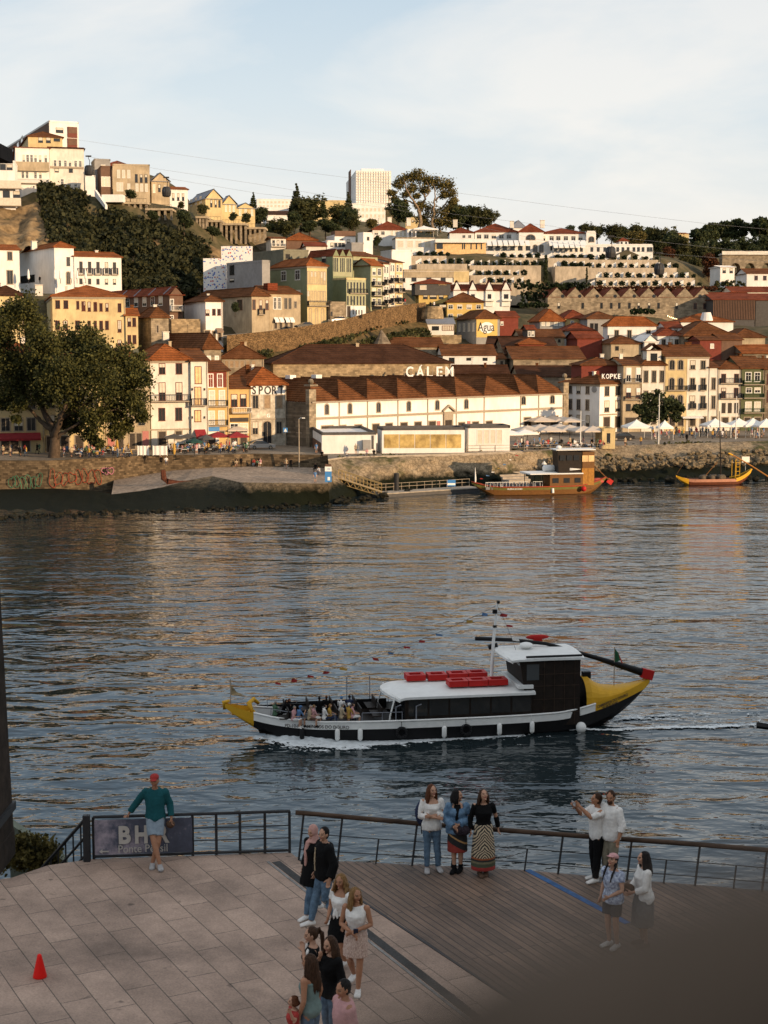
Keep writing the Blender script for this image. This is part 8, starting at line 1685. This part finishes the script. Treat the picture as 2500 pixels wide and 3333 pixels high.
for i in range(n):
 s0,s1=bl_*i/n+.03,bl_*(i+1)/n+.03;w0,w1=.012*math.sin(i*1.3),.012*math.sin((i+1)*1.3);b.quad(fx*s0+V3(0,w0,.1),fx*s1+V3(0,w1,.1),fx*s1+V3(0,w1*.3,hh-.05),fx*s0+V3(0,w0*.3,hh-.05))
 b.quad(fx*s0+V3(0,w0+.012,.1),fx*s0+V3(0,w0*.3+.012,hh-.05),fx*s1+V3(0,w1*.3+.012,hh-.05),fx*s1+V3(0,w1+.012,.1))
b.build('cloth',banner_mat(),bo);Lb=mat('banner_letters',(.50,.47,.43),.6,.05,5)
for c_,f,w in(('B',.312,.24),('H',.48,.25),('R',.705,.24)):lettering('lettering',c_,bo,frame_mat(fx,(0,0,1),fx*(bl_*f+.03)+V3(0,-.03,hh*.585)),1,Lb,.003,height=.37,width=w,bold=.045)
lettering('lettering','Ponte Pênsil',bo,frame_mat(fx,(0,0,1),fx*(bl_*.495+.03)+V3(0,-.03,.215)),1,Lb,.003,width=.96,height=.155);b=MB();ax=fx*.12+V3(0,-.03,.175);P=[(0,0),(.07,.05),(.06,.014),(.19,.014),(.19,-.014),(.06,-.014),(.07,-.05)];b.add([ax+fx*x+V3(0,0,z)for x,z in P],[tuple(range(7))[::-1]]);b.build('arrow',Lb,bo)
y0=q_(284,2803).y;a,c=atY(287,2655,y0),atY(140,2822,y0+.9);o=thing('stair_railing','dark metal stair railing descending to the left from the banner fence','railing',a);b=MB();d=c-a
for dz in(0,-.36,-.72):b.tube([V3(0,0,dz),d*1.3+V3(0,0,dz)],.026 if dz else.035,6)
for i in range(1,8):p=d*(i*.165);b.tube([p+V3(0,0,.0),p+V3(0,0,-.95)],.018,5)
b.build('rails',IRON,o);a=q_(125,2830,12.3);o=thing('stair_wall','sloping concrete stair wall beside the shrub at the left edge','wall',a);b=MB();b.hexa([V3(-.9,1.3,-6),V3(.35,.9,-6),V3(.35,1.2,-6),V3(-.9,1.6,-6),V3(-.9,1.3,.55),V3(.35,.9,-.15),V3(.35,1.2,-.15),V3(-.9,1.6,.55)]);b.build('wall',mat('green_concrete',(.17,.19,.15),.9,.15,2),o)
a=q_(78,2838,12.35);o=thing('quay_shrub','yellow green shrub growing behind the pylon below the quay edge','shrub',a+V3(0,1.0,0));addmesh('foliage',leaf_mesh('foliage',clumps([((0,0,.1),(.42,.4,.38)),((-.4,.1,0),(.4,.4,.4)),((.2,.2,-.1),(.3,.3,.3))],30,30,.2,77),.09,LFL,seed=78),o)
def hr(x):
 P=[(960,2644),(1334,2678),(1700,2707),(1902,2722),(2303,2751),(2500,2767),(3700,2857)]
 for(a,b_),(c,d_)in zip(P,P[1:]):
  if x<=c or c==3700:return b_+(d_-b_)*(x-a)/(c-a)
def base_at(x):
 for(a,b_),(c,d_)in zip(edge_px[5:],edge_px[6:]):
  if x<=c:return q_(x,b_+(d_-b_)*(x-a)/(c-a)+3)
o=thing('handrail','outward leaning quay railing with thick timber handrail and thin wires','railing',base_at(975));off=Vector(o.location);tops=[];WIRE={}
for px,tall in((972,1),(1098,1),(1223,0),(1341,1),(1469,0),(1578,1),(1707,0),(1816,1),(1930,0),(2040,1),(2160,0),(2262,1),(2387,0),(2480,1),(2700,1),(2920,1),(3140,1),(3360,1),(3580,1)):
 p=base_at(px);lx=17;t=atY(px+lx,hr(px+lx),p.y+.10);WIRE[px]=(p,t);q=p.lerp(t,1 if tall else.57);b=MB();b.tube([p-off-V3(0,0,.02),q-off],.022 if tall else.017,6,flat=1.6);b.build('post',IRON,o)
 if tall:tops.append(t)
tops=[atY(962,2645,tops[0].y)]+tops;b=MB();b.tube([t-off for t in tops],.055,10,flat=.85);b.build('timber_handrail',mat('weathered_timber',(.075,.046,.030),.75,.3,3,stretch=(.3,3,3)),o,smooth=True)
b=MB()
for f in(.57,.22):b.tube([p.lerp(t,f)-off for p,t in WIRE.values()],.010,5)
b.build('wires',IRON,o)
p=q_(130,3180);o=thing('traffic_cone','small plain red cone standing on the stone slabs','cone',p);b=MB();b.tube([V3(0,0,0),V3(0,0,.02),V3(0,0,.33),V3(0,0,.37),V3(0,0,.385)],[.112,.112,.042,.034,.015],18);b.build('cone',mat('red_plastic',(.75,.014,.010),.45,.04,3),o,smooth=True)
o=thing('stone_parapet','blurred dark rounded stone parapet right in front of the viewpoint, lower right','parapet',(.15,0,22.7));off=Vector(o.location);C0=V3(0,0,H)
def nr(px,py,d):v=ray(px,py);return C0+v*(d/v.y)
PAR=mat('parapet_stone',(.085,.064,.048),.95,.2,20);b=MB();P=[nr(500,4440,.205),nr(1250,3890,.205),nr(1600,3690,.205),nr(2000,3515,.206),nr(2500,3360,.207),nr(3300,3150,.208)];b.tube([p-off for p in P],.0215,20);b.build('coping',PAR,o,smooth=True)
b=MB();b.hexa([V3(-3,-.45,-10),V3(3,-.45,-10),V3(3,.08,-10),V3(-3,.08,-10),V3(-3,-.45,.12),V3(3,-.45,.12),V3(3,.08,.12),V3(-3,.08,.12)]);b.build('wall',BW,o)
EYE=mat('eye',(.11,.07,.05),.3,.02,5);LIP=mat('lips',(.33,.10,.085),.5,.03,5);BROW=mat('brow',(.17,.095,.06),.8,.05,5)
def stripes(name,stops,axis='Z',tilt=0,scale=1.0):
 m,nt,b=nmat(name);N=nt.nodes;L=nt.links;b.inputs['Roughness'].default_value=.85;tc=N.new('ShaderNodeTexCoord');mp=N.new('ShaderNodeMapping');mp.inputs['Rotation'].default_value=(0,R(tilt),0);L.new(tc.outputs['Object'],mp.inputs['Vector']);sp=N.new('ShaderNodeSeparateXYZ');L.new(mp.outputs[0],sp.inputs[0]);rp=N.new('ShaderNodeValToRGB');rp.color_ramp.interpolation='CONSTANT';e=rp.color_ramp.elements
 e[0].position=0;e[0].color=(*stops[0][1],1);e[1].position=stops[1][0];e[1].color=(*stops[1][1],1)
 for p_,c_ in stops[2:]:x=e.new(p_);x.color=(*c_,1)
 L.new(sp.outputs[axis],rp.inputs['Fac']);L.new(rp.outputs['Color'],b.inputs['Base Color']);return m,N,L,b,rp,tc
RD_,BK_,OG_=(.24,.03,.02),(.012,.012,.012),(.40,.22,.08)
SKS=stripes('diagonal_striped_knit',[(0,RD_),(.50,BK_),(.62,OG_),(.65,BK_),(.80,RD_),(.86,BK_)],'Z',28)[0]
ZB,N,L,b,rp,tc=stripes('zebra_print',[(0,(.30,.03,.025)),(.20,(.06,.07,.04)),(.27,(.16,.14,.08)),(.31,(.02,.02,.02)),(.35,(.28,.07,.02)),(.385,(.5,.4,.28))])
wv=N.new('ShaderNodeTexWave');wv.inputs['Scale'].default_value=7.5;wv.inputs['Distortion'].default_value=7;wv.inputs['Detail'].default_value=1.5;wv.inputs['Detail Scale'].default_value=.8;ab=N.new('ShaderNodeVectorMath');ab.operation='ABSOLUTE';L.new(tc.outputs['Object'],ab.inputs[0]);mp=N.new('ShaderNodeMapping');mp.inputs['Rotation'].default_value=(0,R(38),0);L.new(ab.outputs[0],mp.inputs['Vector']);L.new(mp.outputs[0],wv.inputs['Vector'])
r2=N.new('ShaderNodeValToRGB');r2.color_ramp.interpolation='CONSTANT';e=r2.color_ramp.elements;e[0].color=(.015,.013,.012,1);e[1].position=.5;e[1].color=(.50,.40,.27,1);L.new(wv.outputs['Color'],r2.inputs['Fac']);sp=N.new('ShaderNodeSeparateXYZ');L.new(tc.outputs['Object'],sp.inputs[0]);gt=N.new('ShaderNodeMath');gt.operation='GREATER_THAN';gt.inputs[1].default_value=.385;L.new(sp.outputs['Z'],gt.inputs[0]);mx=N.new('ShaderNodeMix');mx.data_type='RGBA';L.new(gt.outputs[0],mx.inputs['Factor']);L.new(rp.outputs['Color'],mx.inputs['A']);L.new(r2.outputs['Color'],mx.inputs['B']);L.new(mx.outputs['Result'],b.inputs['Base Color'])
TWEED=mat('pink_tweed',(.56,.43,.36),.9,.3,60,col2=(.30,.20,.17),stretch=(1,1,.5));PRINT=mat('pale_blue_print',(.50,.56,.66),.85,.3,22,col2=(.10,.12,.22));DEN=mat('faded_denim',(.11,.175,.25),.85,.2,9,col2=(.05,.085,.13));DENJ=mat('denim_jacket',(.13,.22,.33),.85,.25,9,col2=(.05,.10,.17));KHA=cloth('khaki',(.26,.23,.17));HIJ=cloth('blush',(.50,.28,.24));SHORT=cloth('pale_shorts',(.24,.30,.36));LGREY=cloth('light_grey',(.38,.37,.37));SAGE=cloth('sage',(.16,.23,.22))
def facepaint(me,J,skin):
 me.materials.clear();[me.materials.append(m)for m in(skin,EYE,LIP,BROW)];HI=head_mat(J).inverted();P=np.array([HI@p.center for p in me.polygons]);mi=np.zeros(len(P),np.int32);ax=np.abs(P[:,0]);f=(P[:,1]>.055)&(np.abs(P[:,2])<.15)
 mi[f&(ax>.018)&(ax<.046)&(np.abs(P[:,2]-.013)<.0085)]=1;mi[f&(ax>.012)&(ax<.052)&(np.abs(P[:,2]-.034)<.0065)]=3;mi[f&(ax<.026)&(np.abs(P[:,2]+.049)<.009)]=2
 me.polygons.foreach_set('material_index',mi);me.update()
def hairmb(J,style,length=.35):
 HM=head_mat(J);H3=HM.to_3x3();b=MB();b.ell(HM@V3(0,-.024,.024),(.081,.098,.108),H3,18,12)
 if style=='short':b.ell(HM@V3(0,-.035,-.015),(.077,.078,.085),H3,14,10)
 if style in('long','bob','curly'):
  rd=random.Random(int(length*100)+len(style));n=17
  for i in range(n):
   a=R(-112+224*i/(n-1));c0=HM@V3(.074*math.sin(a),-.018-.088*math.cos(a),.02);out=(H3@V3(math.sin(a),-math.cos(a),0));out.z=0;L_=length*rd.uniform(.86,1.06)*(1 if style!='bob' else.95);P=[HM@V3(.045*math.sin(a),-.02-.055*math.cos(a),.10),c0]
   for k in range(1,6):
    t=k/5;q=c0+out*(.022*math.sin(t*2.6)+(.035*t if style=='curly' else.012*t))-V3(0,0,L_*t)
    if style=='curly':q+=V3(rd.uniform(-1,1),rd.uniform(-1,1),0)*.016
    lim=J['neck'].z;
    if q.z<lim:back=H3@V3(0,-1,0);back.z=0;q+=back*(.03*min(1,(lim-q.z)/.08))
    P.append(q)
   b.tube(P,[.022,.027,.027,.026,.024,.02,.011],7)
 if style=='pony':P=[HM@V3(0,-.10,.05),HM@V3(0,-.145,.07),HM@V3(0,-.175,.0),HM@V3(0,-.17,-.14),HM@V3(0,-.14,-.28)];b.tube(P,[.03,.034,.04,.034,.012],9);b.ell(HM@V3(0,-.04,-.01),(.076,.075,.075),H3,12,8)
 if style=='braids':
  b.ell(HM@V3(0,-.035,-.02),(.08,.078,.09),H3,12,8)
  for s in(-1,1):P=[HM@V3(s*.07,-.02,-.04),HM@V3(s*.088,.01,-.12),HM@V3(s*.085,.055,-.24),HM@V3(s*.08,.075,-.40)];b.tube(P,[.026,.022,.021,.010],8)
 return b
def put(root,mb,name,m,vox=.013,sm=2):
 me=remesh(mb,vox,sm,name,.6);me.materials.append(m)
 if name not in('hair','shoe','cap','beard'):
  for v,nn in zip(me.vertices,[v.normal.copy()for v in me.vertices]):v.co+=nn*(.011*mnoise.noise(Vector((v.co.x*11,v.co.y*11,v.co.z*4.5+len(name))))+.005*mnoise.noise(v.co*26))
 if name=='hair':
  for v,nn in zip(me.vertices,[v.normal.copy()for v in me.vertices]):v.co+=nn*.007*mnoise.noise(Vector((v.co.x*55,v.co.y*55,v.co.z*7)))
 return addmesh(name,me,root)
def garment(J,sex,off,t0,t1,sleeve,flare=0,el=1.0):
 b=MB();pr=[(max(t,t0)if t<.17 else t,max(rx,.15)if t<.17 else rx,ry,fw)for t,rx,ry,fw in(FEM if sex=='f' else MALE)];b.loftr(spine_rings(J,prof_off(pr,off,-1,t1,flare)[0 if t0<.15 else 2:]));k=.92 if sex=='f' else 1.06;o=off+.004
 for s in 'LR':
  sh,e,w=J['sh'+s],J['el'+s],J['wr'+s]
  if sleeve>0:b.ell(sh-V3(0,0,.012),.060*k+o*.55,None,12,8)
  if sleeve>0:
   P=[sh-V3(0,0,.012),sh.lerp(e,.5)];r_=[.055*k+o*.5,.046*k+o*.62]
   if sleeve>=1:P.append(e);r_.append(.038*k+o*.75+.004*el)
   if sleeve>=1.5:P.append(e.lerp(w,(sleeve-1)if sleeve<2 else.9));r_.append(.030*k+o*.8*el+.003)
   b.tube(P,r_,12)
 return b
def legs(J,off,ln):
 b=MB();b.loftr(spine_rings(J,prof_off(FEM,off,0,.25)))
 for s in 'LR':
  h_,k,a=J['hi'+s],J['kn'+s],J['an'+s];P=[h_+V3(0,0,.02),h_.lerp(k,.35),h_.lerp(k,min(1,ln*.9+.02)if ln<1 else.85)];r_=[.072+off,.082+off,.062+off+(.016 if ln<1 else 0)]
  if ln>=1:P+=[k,k.lerp(a,.28),k.lerp(a,.75),k.lerp(a,.97)];r_+=[.058+off,.056+off,.045+off,.043+off]
  b.tube(P,r_,12)
 return b
def skirt(J,z1,r0,r1,ry=.85):
 b=MB();p=J['pel'];top=p+V3(0,0,.10);n=18;kn=(J['knL']+J['knR'])/2;rings=[]
 for i in range(7):
  t=i/6;c=top.lerp(V3(kn.x*.6+p.x*.4,kn.y*.6+p.y*.4,z1),t);r_=r0+(r1-r0)*min(1,t*1.6)**.7;rings.append([c+V3(r_*math.cos(6.2832*k/n)*(1+.02*math.sin(5*k)),r_*ry*math.sin(6.2832*k/n),0)for k in range(n)])
 b.loftr(rings);return b
def shoes(J,root,m,o=.006,boot=0):
 for s in 'LR':
  b=MB();foot(b,J['an'+s],J['ft'+s],o+.006,.27)
  if boot:b.tube([J['an'+s]+V3(0,0,-.02),J['an'+s].lerp(J['kn'+s],boot)],[.05,.05],10)
  put(root,b,'shoe',m,.011,1)
def human(label,px,py,J,hgt,yaw,sex='f',skin=None,hair=('long','brown',.35),curl=(.5,.5),z=Q,**kw):
 p=atZ(px,py,z);o=thing('person',label,'person',p,R(yaw));s=hgt/1.735;o.scale=(s,s,s);skin=skin or SKIN
 me=remesh(body_mb(J,sex,True,curl,feet=kw.pop('feet',True),**kw),.0085,1,'body',.5);facepaint(me,J,skin);addmesh('body',me,o)
 if hair:put(o,hairmb(J,hair[0],hair[2]),'hair',HAIRS[hair[1]],.011,1)
 return o
def cap(J,root,m,vis=.1,m2=None):
 HM=head_mat(J);H3=HM.to_3x3();b=MB();b.ell(HM@V3(0,-.010,.078),(.088,.110,.062),H3,16,10);b.ell(HM@V3(0,.115,.062),(.07,.075,.011),H3,14,6);return put(root,b,'cap',m,.011,1)
W={}
J=JJ(STAND,pel=(0,-.13,.92),chest=(0,-.16,1.24),neck=(0,-.13,1.46),head=(0,-.09,1.61),shL=(-.185,-.14,1.39),shR=(.185,-.14,1.39),elR=(.36,-.22,1.16),wrR=(.50,-.24,.96),elL=(-.27,-.2,1.14),wrL=(-.30,-.13,.90),hiL=(-.09,-.11,.9),hiR=(.09,-.11,.9),knR=(-.0,.10,.50),anR=(-.12,.20,.10),knL=(-.07,.05,.48),anL=(.04,.06,.08),ftL=5,ftR=15,hp=-4)
o=human('person in a teal sweater, pale shorts and red cap leaning on the fence, legs crossed',505,2818,J,1.80,180,'m',SKIND,('short','grey',.1),(.5,.8));put(o,garment(J,'m',.03,.06,1.01,2.0),'sweater',CL['teal']);put(o,legs(J,.02,.8),'shorts',SHORT);cap(J,o,CL['red']);shoes(J,o,LGREY)
p=o.location+V3(.285*1.03,.12,.80);c=thing('basket','small brown bag held at the hip of the one in the teal sweater','bag',p);b=MB();b.ell((0,0,0),(.09,.07,.08),None,12,8);b.build('pouch',CL['brown'],c,smooth=True)
CROSS=dict(elL=(-.25,.06,1.13),wrL=(.07,.20,1.15),elR=(.25,.06,1.12),wrR=(-.06,.23,1.12))
J=JJ(STAND,**CROSS,anL=(-.13,.02,.08),anR=(.10,.05,.08),knL=(-.10,.03,.49),hy=22,hp=4);W1=o=human('person with long brown hair, white blouse and jeans, arms crossed at the rail',1405,2832,J,1.72,188,'f',None,('long','auburn',.36));put(o,garment(J,'f',.022,.0,.90,1.55,.05,el=2.2),'blouse',CL['white']);put(o,legs(J,.012,1),'jeans',DEN);shoes(J,o,LGREY)
c=thing('backpack','dark blue backpack worn by the one in the white blouse','backpack',o.location+V3(-.16,.2,1.08),R(8));b=MB();b.ell((0,0,0),(.17,.13,.26),None,16,10);b.ell((-.02,.08,-.08),(.13,.09,.14),None,12,8);put(c,b,'sack',CL['navy'],.015);b=MB();b.tube([V3(.02,-.1,.22),V3(.12,-.22,.28),V3(.14,-.24,.0),V3(.08,-.1,-.2)],.018,6);b.tube([V3(-.04,0,-.24),V3(-.03,0,-.42)],.012,5);b.build('strap',CL['black'],c)
J=JJ(STAND,elL=(-.27,.02,1.12),wrL=(-.02,.24,1.05),elR=(.27,.02,1.12),wrR=(.05,.26,1.0),anL=(-.07,-.02,.08),anR=(.06,.03,.08),knL=(-.07,.02,.49),knR=(.07,.03,.49),hy=78,ftL=-18,ftR=-14);o=human('person with a dark bob in a denim jacket and striped knit skirt at the rail',1488,2836,J,1.64,176,'f',None,('bob','black',.20));put(o,garment(J,'f',.04,-.1,.90,2.0,.12,el=1.6),'jacket',DENJ);put(o,garment(J,'f',.046,.5,.97,0),'top',CL['black']).scale=(.45,1.02,1);put(o,skirt(J,.44,.16,.205),'skirt',SKS);shoes(J,o,CL['black'],.008,.2)
c=thing('handbag','dark patterned bag held in front by the one in the denim jacket','bag',o.location+V3(.08,-.2,.88));b=MB();b.ell((0,0,0),(.17,.07,.11),None,14,8);b.build('bag',mat('dark_patterned_cloth',(.04,.03,.04),.8,.4,30),c,smooth=True)
J=JJ(STAND,elL=(-.27,-.08,1.12),wrL=(-.31,-.10,.90),elR=(.25,-.06,1.12),wrR=(.25,-.02,.9),anL=(-.06,.0,.08),anR=(.07,.05,.08),hy=12,hp=22,ftL=-12,ftR=6);o=human('person in a black cardigan and long zebra print skirt looking up at the rail',1572,2846,J,1.70,186,'f',None,('long','brown',.27));put(o,garment(J,'f',.022,.25,.97,2.0),'cardigan',CL['black']);put(o,skirt(J,.12,.165,.235),'skirt',ZB);shoes(J,o,CL['brown'])
WALK=dict(knL=(-.09,.16,.50),anL=(-.10,.24,.08),knR=(.09,.02,.49),anR=(.09,-.20,.13))
J=JJ(STAND,**WALK,wrL=(-.24,.06,.9),hy=14,hp=-8);o=human('person in a blush headscarf and long black coat walking beside a dark haired companion',1022,2978,J,1.66,128,'f',None,None);put(o,garment(J,'f',.045,-.1,.93,2.0,.1,el=1.4),'coat',CL['black']);put(o,skirt(J,.62,.2,.24),'coat_hem',CL['black']);put(o,legs(J,.014,1),'jeans',DEN);shoes(J,o,CL['white'])
HM=head_mat(J);b=MB();b.ell(HM@V3(0,-.022,.018),(.092,.108,.122),HM.to_3x3(),18,12);b.tube([HM@V3(0,-.03,-.05),J['neck']+V3(0,.0,.02),J['neck']+V3(0,.03,-.06)],[.085,.092,.13],14);b.tube([J['neck']+V3(.02,.1,-.02),J['chest']+V3(.02,.16,.0),J['chest']+V3(.02,.17,-.26)],[.06,.045,.03],10);put(o,b,'headscarf',HIJ,.011)
J=JJ(STAND,**WALK,elL=(-.27,-.05,1.13),wrL=(-.26,.03,.9),hy=28);J['knL'],J['knR'],J['anL'],J['anR']=V3(-.09,.03,.49),V3(.09,.12,.5),V3(-.09,-.18,.12),V3(.09,.22,.08);o=human('person with short black hair in a black jacket and jeans walking away from the rail',1058,3010,J,1.78,118,'m',None,('short','black',.1));put(o,garment(J,'m',.045,-.02,1.01,2.0,.04,el=1.2),'jacket',CL['black']);put(o,legs(J,.016,1),'jeans',DEN);shoes(J,o,CL['white'])
b=MB();b.tube([J['chest']+V3(.0,.178,.16),J['chest']+V3(0,.19,-.1),J['pel']+V3(0,.185,.06)],.012,6);put(o,b,'jacket_lining',CL['beige'],.008,0)
J=JJ(STAND,**WALK,elL=(-.25,-.05,1.12),wrL=(-.22,.15,.95),elR=(.24,.0,1.12),wrR=(.12,.2,1.0),hy=16,hp=-6);o=human('person with curly fair hair, tied white blouse and black skirt walking arm in arm',1112,3168,J,1.68,140,'f',SKIND,('curly','fair',.27));put(o,garment(J,'f',.02,.4,.88,.8,el=1.2),'blouse',CL['white']);b=MB();q=J['pel'].lerp(J['chest'],.55)+V3(0,.12,0);b.tube([q+V3(0,0,.05),q+V3(.03,.03,-.05),q+V3(.05,.02,-.16)],[.03,.03,.012],8);b.tube([q,q+V3(-.04,.02,-.1)],[.03,.012],8);put(o,b,'knot',CL['white'],.01);put(o,skirt(J,.62,.165,.22),'skirt',CL['black']);shoes(J,o,CL['white'])
J=JJ(STAND,knL=(-.08,.10,.5),anL=(-.06,.14,.08),knR=(.10,.02,.50),anR=(.10,-.26,.16),elL=(-.25,.0,1.12),wrL=(.02,.24,1.06),elR=(.25,.02,1.11),wrR=(-.03,.27,1.03),hy=46,hp=-4);o=human('person with long fair hair in white top and pale tweed skirt walking',1160,3222,J,1.69,168,'f',SKIND,('long','fair',.34),(.8,.9));put(o,garment(J,'f',.02,.25,.93,0),'top',CL['white']);put(o,skirt(J,.60,.17,.205),'skirt',TWEED);shoes(J,o,CL['white'])
c=thing('phone','dark phone held by the one in the pale tweed skirt','phone',o.location+V3(-.0,-.33,1.09));b=MB();b.box((0,0,0),(.075,.012,.15),0,Matrix.Rotation(R(40),3,'X'));b.build('case',CL['navy'],c)
J=JJ(STAND,elL=(-.2,.1,1.15),wrL=(-.05,.14,1.38),hy=10,hp=-6);o=human('person with a dark ponytail in a black and white top, seen in profile',1018,3372,J,1.68,96,'f',None,('pony','brown',.3));put(o,garment(J,'f',.02,.05,.96,1.0),'top',CL['black']);put(o,legs(J,.014,1),'trousers',CL['black']);shoes(J,o,CL['black'])
for dx in(-.1,.1):b=MB();b.ell(J['neck']+V3(dx,.115-.03*abs(dx)*10,-.09),(.05,.03,.07),None,10,8);put(o,b,'white_insert',CL['white'],.01)
J=JJ(STAND,elR=(.22,.12,1.12),wrR=(.06,.16,1.40),hy=8,hp=-10);o=human('person with long wavy dark hair in a black jacket with one hand at the mouth',1078,3412,J,1.70,128,'f',None,('curly','brown',.34));put(o,garment(J,'f',.04,-.05,.94,2.0,.06),'jacket',CL['black']);put(o,legs(J,.014,1),'jeans',DEN);shoes(J,o,CL['black'])
J=JJ(STAND,hy=14,hp=-6);o=human('person with long brown hair in a sage green sleeveless top, seen from behind',1012,3482,J,1.70,62,'f',SKIND,('long','brown',.44));put(o,garment(J,'f',.018,.0,.90,0),'top',SAGE);put(o,legs(J,.016,1),'jeans',DEN);shoes(J,o,CL['white'])
J=JJ(STAND,elL=(-.28,.08,1.28),wrL=(-.30,.16,1.50),hy=0,hp=6);o=human('small child with brown hair in a pink top raising one hand',958,3498,J,1.16,110,'f',None,('bob','auburn',.10));put(o,garment(J,'f',.02,-.02,.94,.8),'top',CL['red']);put(o,legs(J,.016,.7),'shorts',CL['navy']);shoes(J,o,CL['white'])
J=JJ(STAND,hy=12,hp=-8);o=human('person with short dark hair in a pale pink shirt at the bottom edge',1122,3600,J,1.78,118,'m',SKIND,('short','black',.1));put(o,garment(J,'m',.022,.0,1.01,1.0),'shirt',CL['pink']);put(o,legs(J,.016,1),'trousers',CL['navy']);shoes(J,o,CL['black'])
c=thing('shoulder_bag','red bag between the group at the bottom edge','bag',q_(1068,3400)+V3(0,.05,.66));b=MB();b.ell((0,0,0),(.13,.09,.2),None,12,8);b.build('bag',CL['red'],c,smooth=True)
J=JJ(STAND,elL=(-.20,.22,1.32),wrL=(-.07,.40,1.52),elR=(.20,.24,1.28),wrR=(.05,.43,1.48),hy=-4,hp=4,anL=(-.10,.06,.08));o=human('person in a white shirt and dark trousers holding up a phone with both hands',1940,2866,J,1.72,108,'m',SKIND,('short','brown',.1),(.9,.9));put(o,garment(J,'m',.022,.0,1.01,1.0),'shirt',CL['white']);put(o,legs(J,.022,1),'trousers',CL['black']);shoes(J,o,CL['white'])
f=Matrix.Rotation(R(108),3,'Z');c=thing('phone','phone held up in both hands by the one in dark trousers','phone',o.location+f@V3(-.02,.50,1.56),R(108));b=MB();b.box((0,0,0),(.15,.012,.075));b.build('case',LGREY,c)
J=JJ(STAND,elL=(-.27,.0,1.12),wrL=(-.27,.1,.9),hy=24,hp=-6);o=human('person with a beard in a long loose white shirt and khaki trousers',1985,2872,J,1.80,132,'m',SKIND,('short','brown',.1));put(o,garment(J,'m',.036,-.05,1.01,1.5,.05),'shirt',CL['white']);put(o,legs(J,.022,1),'trousers',KHA);shoes(J,o,CL['grey']);HM=head_mat(J);b=MB();b.ell(HM@V3(0,.055,-.075),(.052,.048,.05),HM.to_3x3(),12,8);put(o,b,'beard',HAIRS['brown'],.01)
J=JJ(STAND,elL=(-.25,.05,1.12),wrL=(-.08,.2,1.0),hy=6,hp=20);o=human('person in a pink cap and pale blue printed shirt looking up',1992,3082,J,1.64,132,'f',None,('braids','black',.3));put(o,garment(J,'f',.036,.02,.95,.9,.03),'shirt',PRINT);put(o,legs(J,.03,.75),'shorts',cloth('charcoal',(.06,.055,.055)));cap(J,o,CL['pink']);shoes(J,o,CL['white'])
J=JJ(STAND,elL=(-.24,.06,1.12),wrL=(-.08,.24,1.02),elR=(.24,.05,1.12),wrR=(.06,.26,1.02),hy=0,hp=2);o=human('person with long black hair in a white cardigan and grey skirt',2092,3078,J,1.66,100,'f',None,('long','black',.34));put(o,garment(J,'f',.032,-.08,.94,1.7,.06),'cardigan',CL['white']);put(o,skirt(J,.40,.17,.23),'skirt',cloth('mid_grey',(.16,.155,.15)));shoes(J,o,CL['brown'])
c=thing('handbag','dark brown bag held in front by the one in the white cardigan','bag',o.location+V3(-.28,.02,1.0));b=MB();b.ell((0,0,0),(.13,.07,.09),None,12,8);b.build('bag',CL['brown'],c,smooth=True)
bpy.data.scenes.remove(TMP)
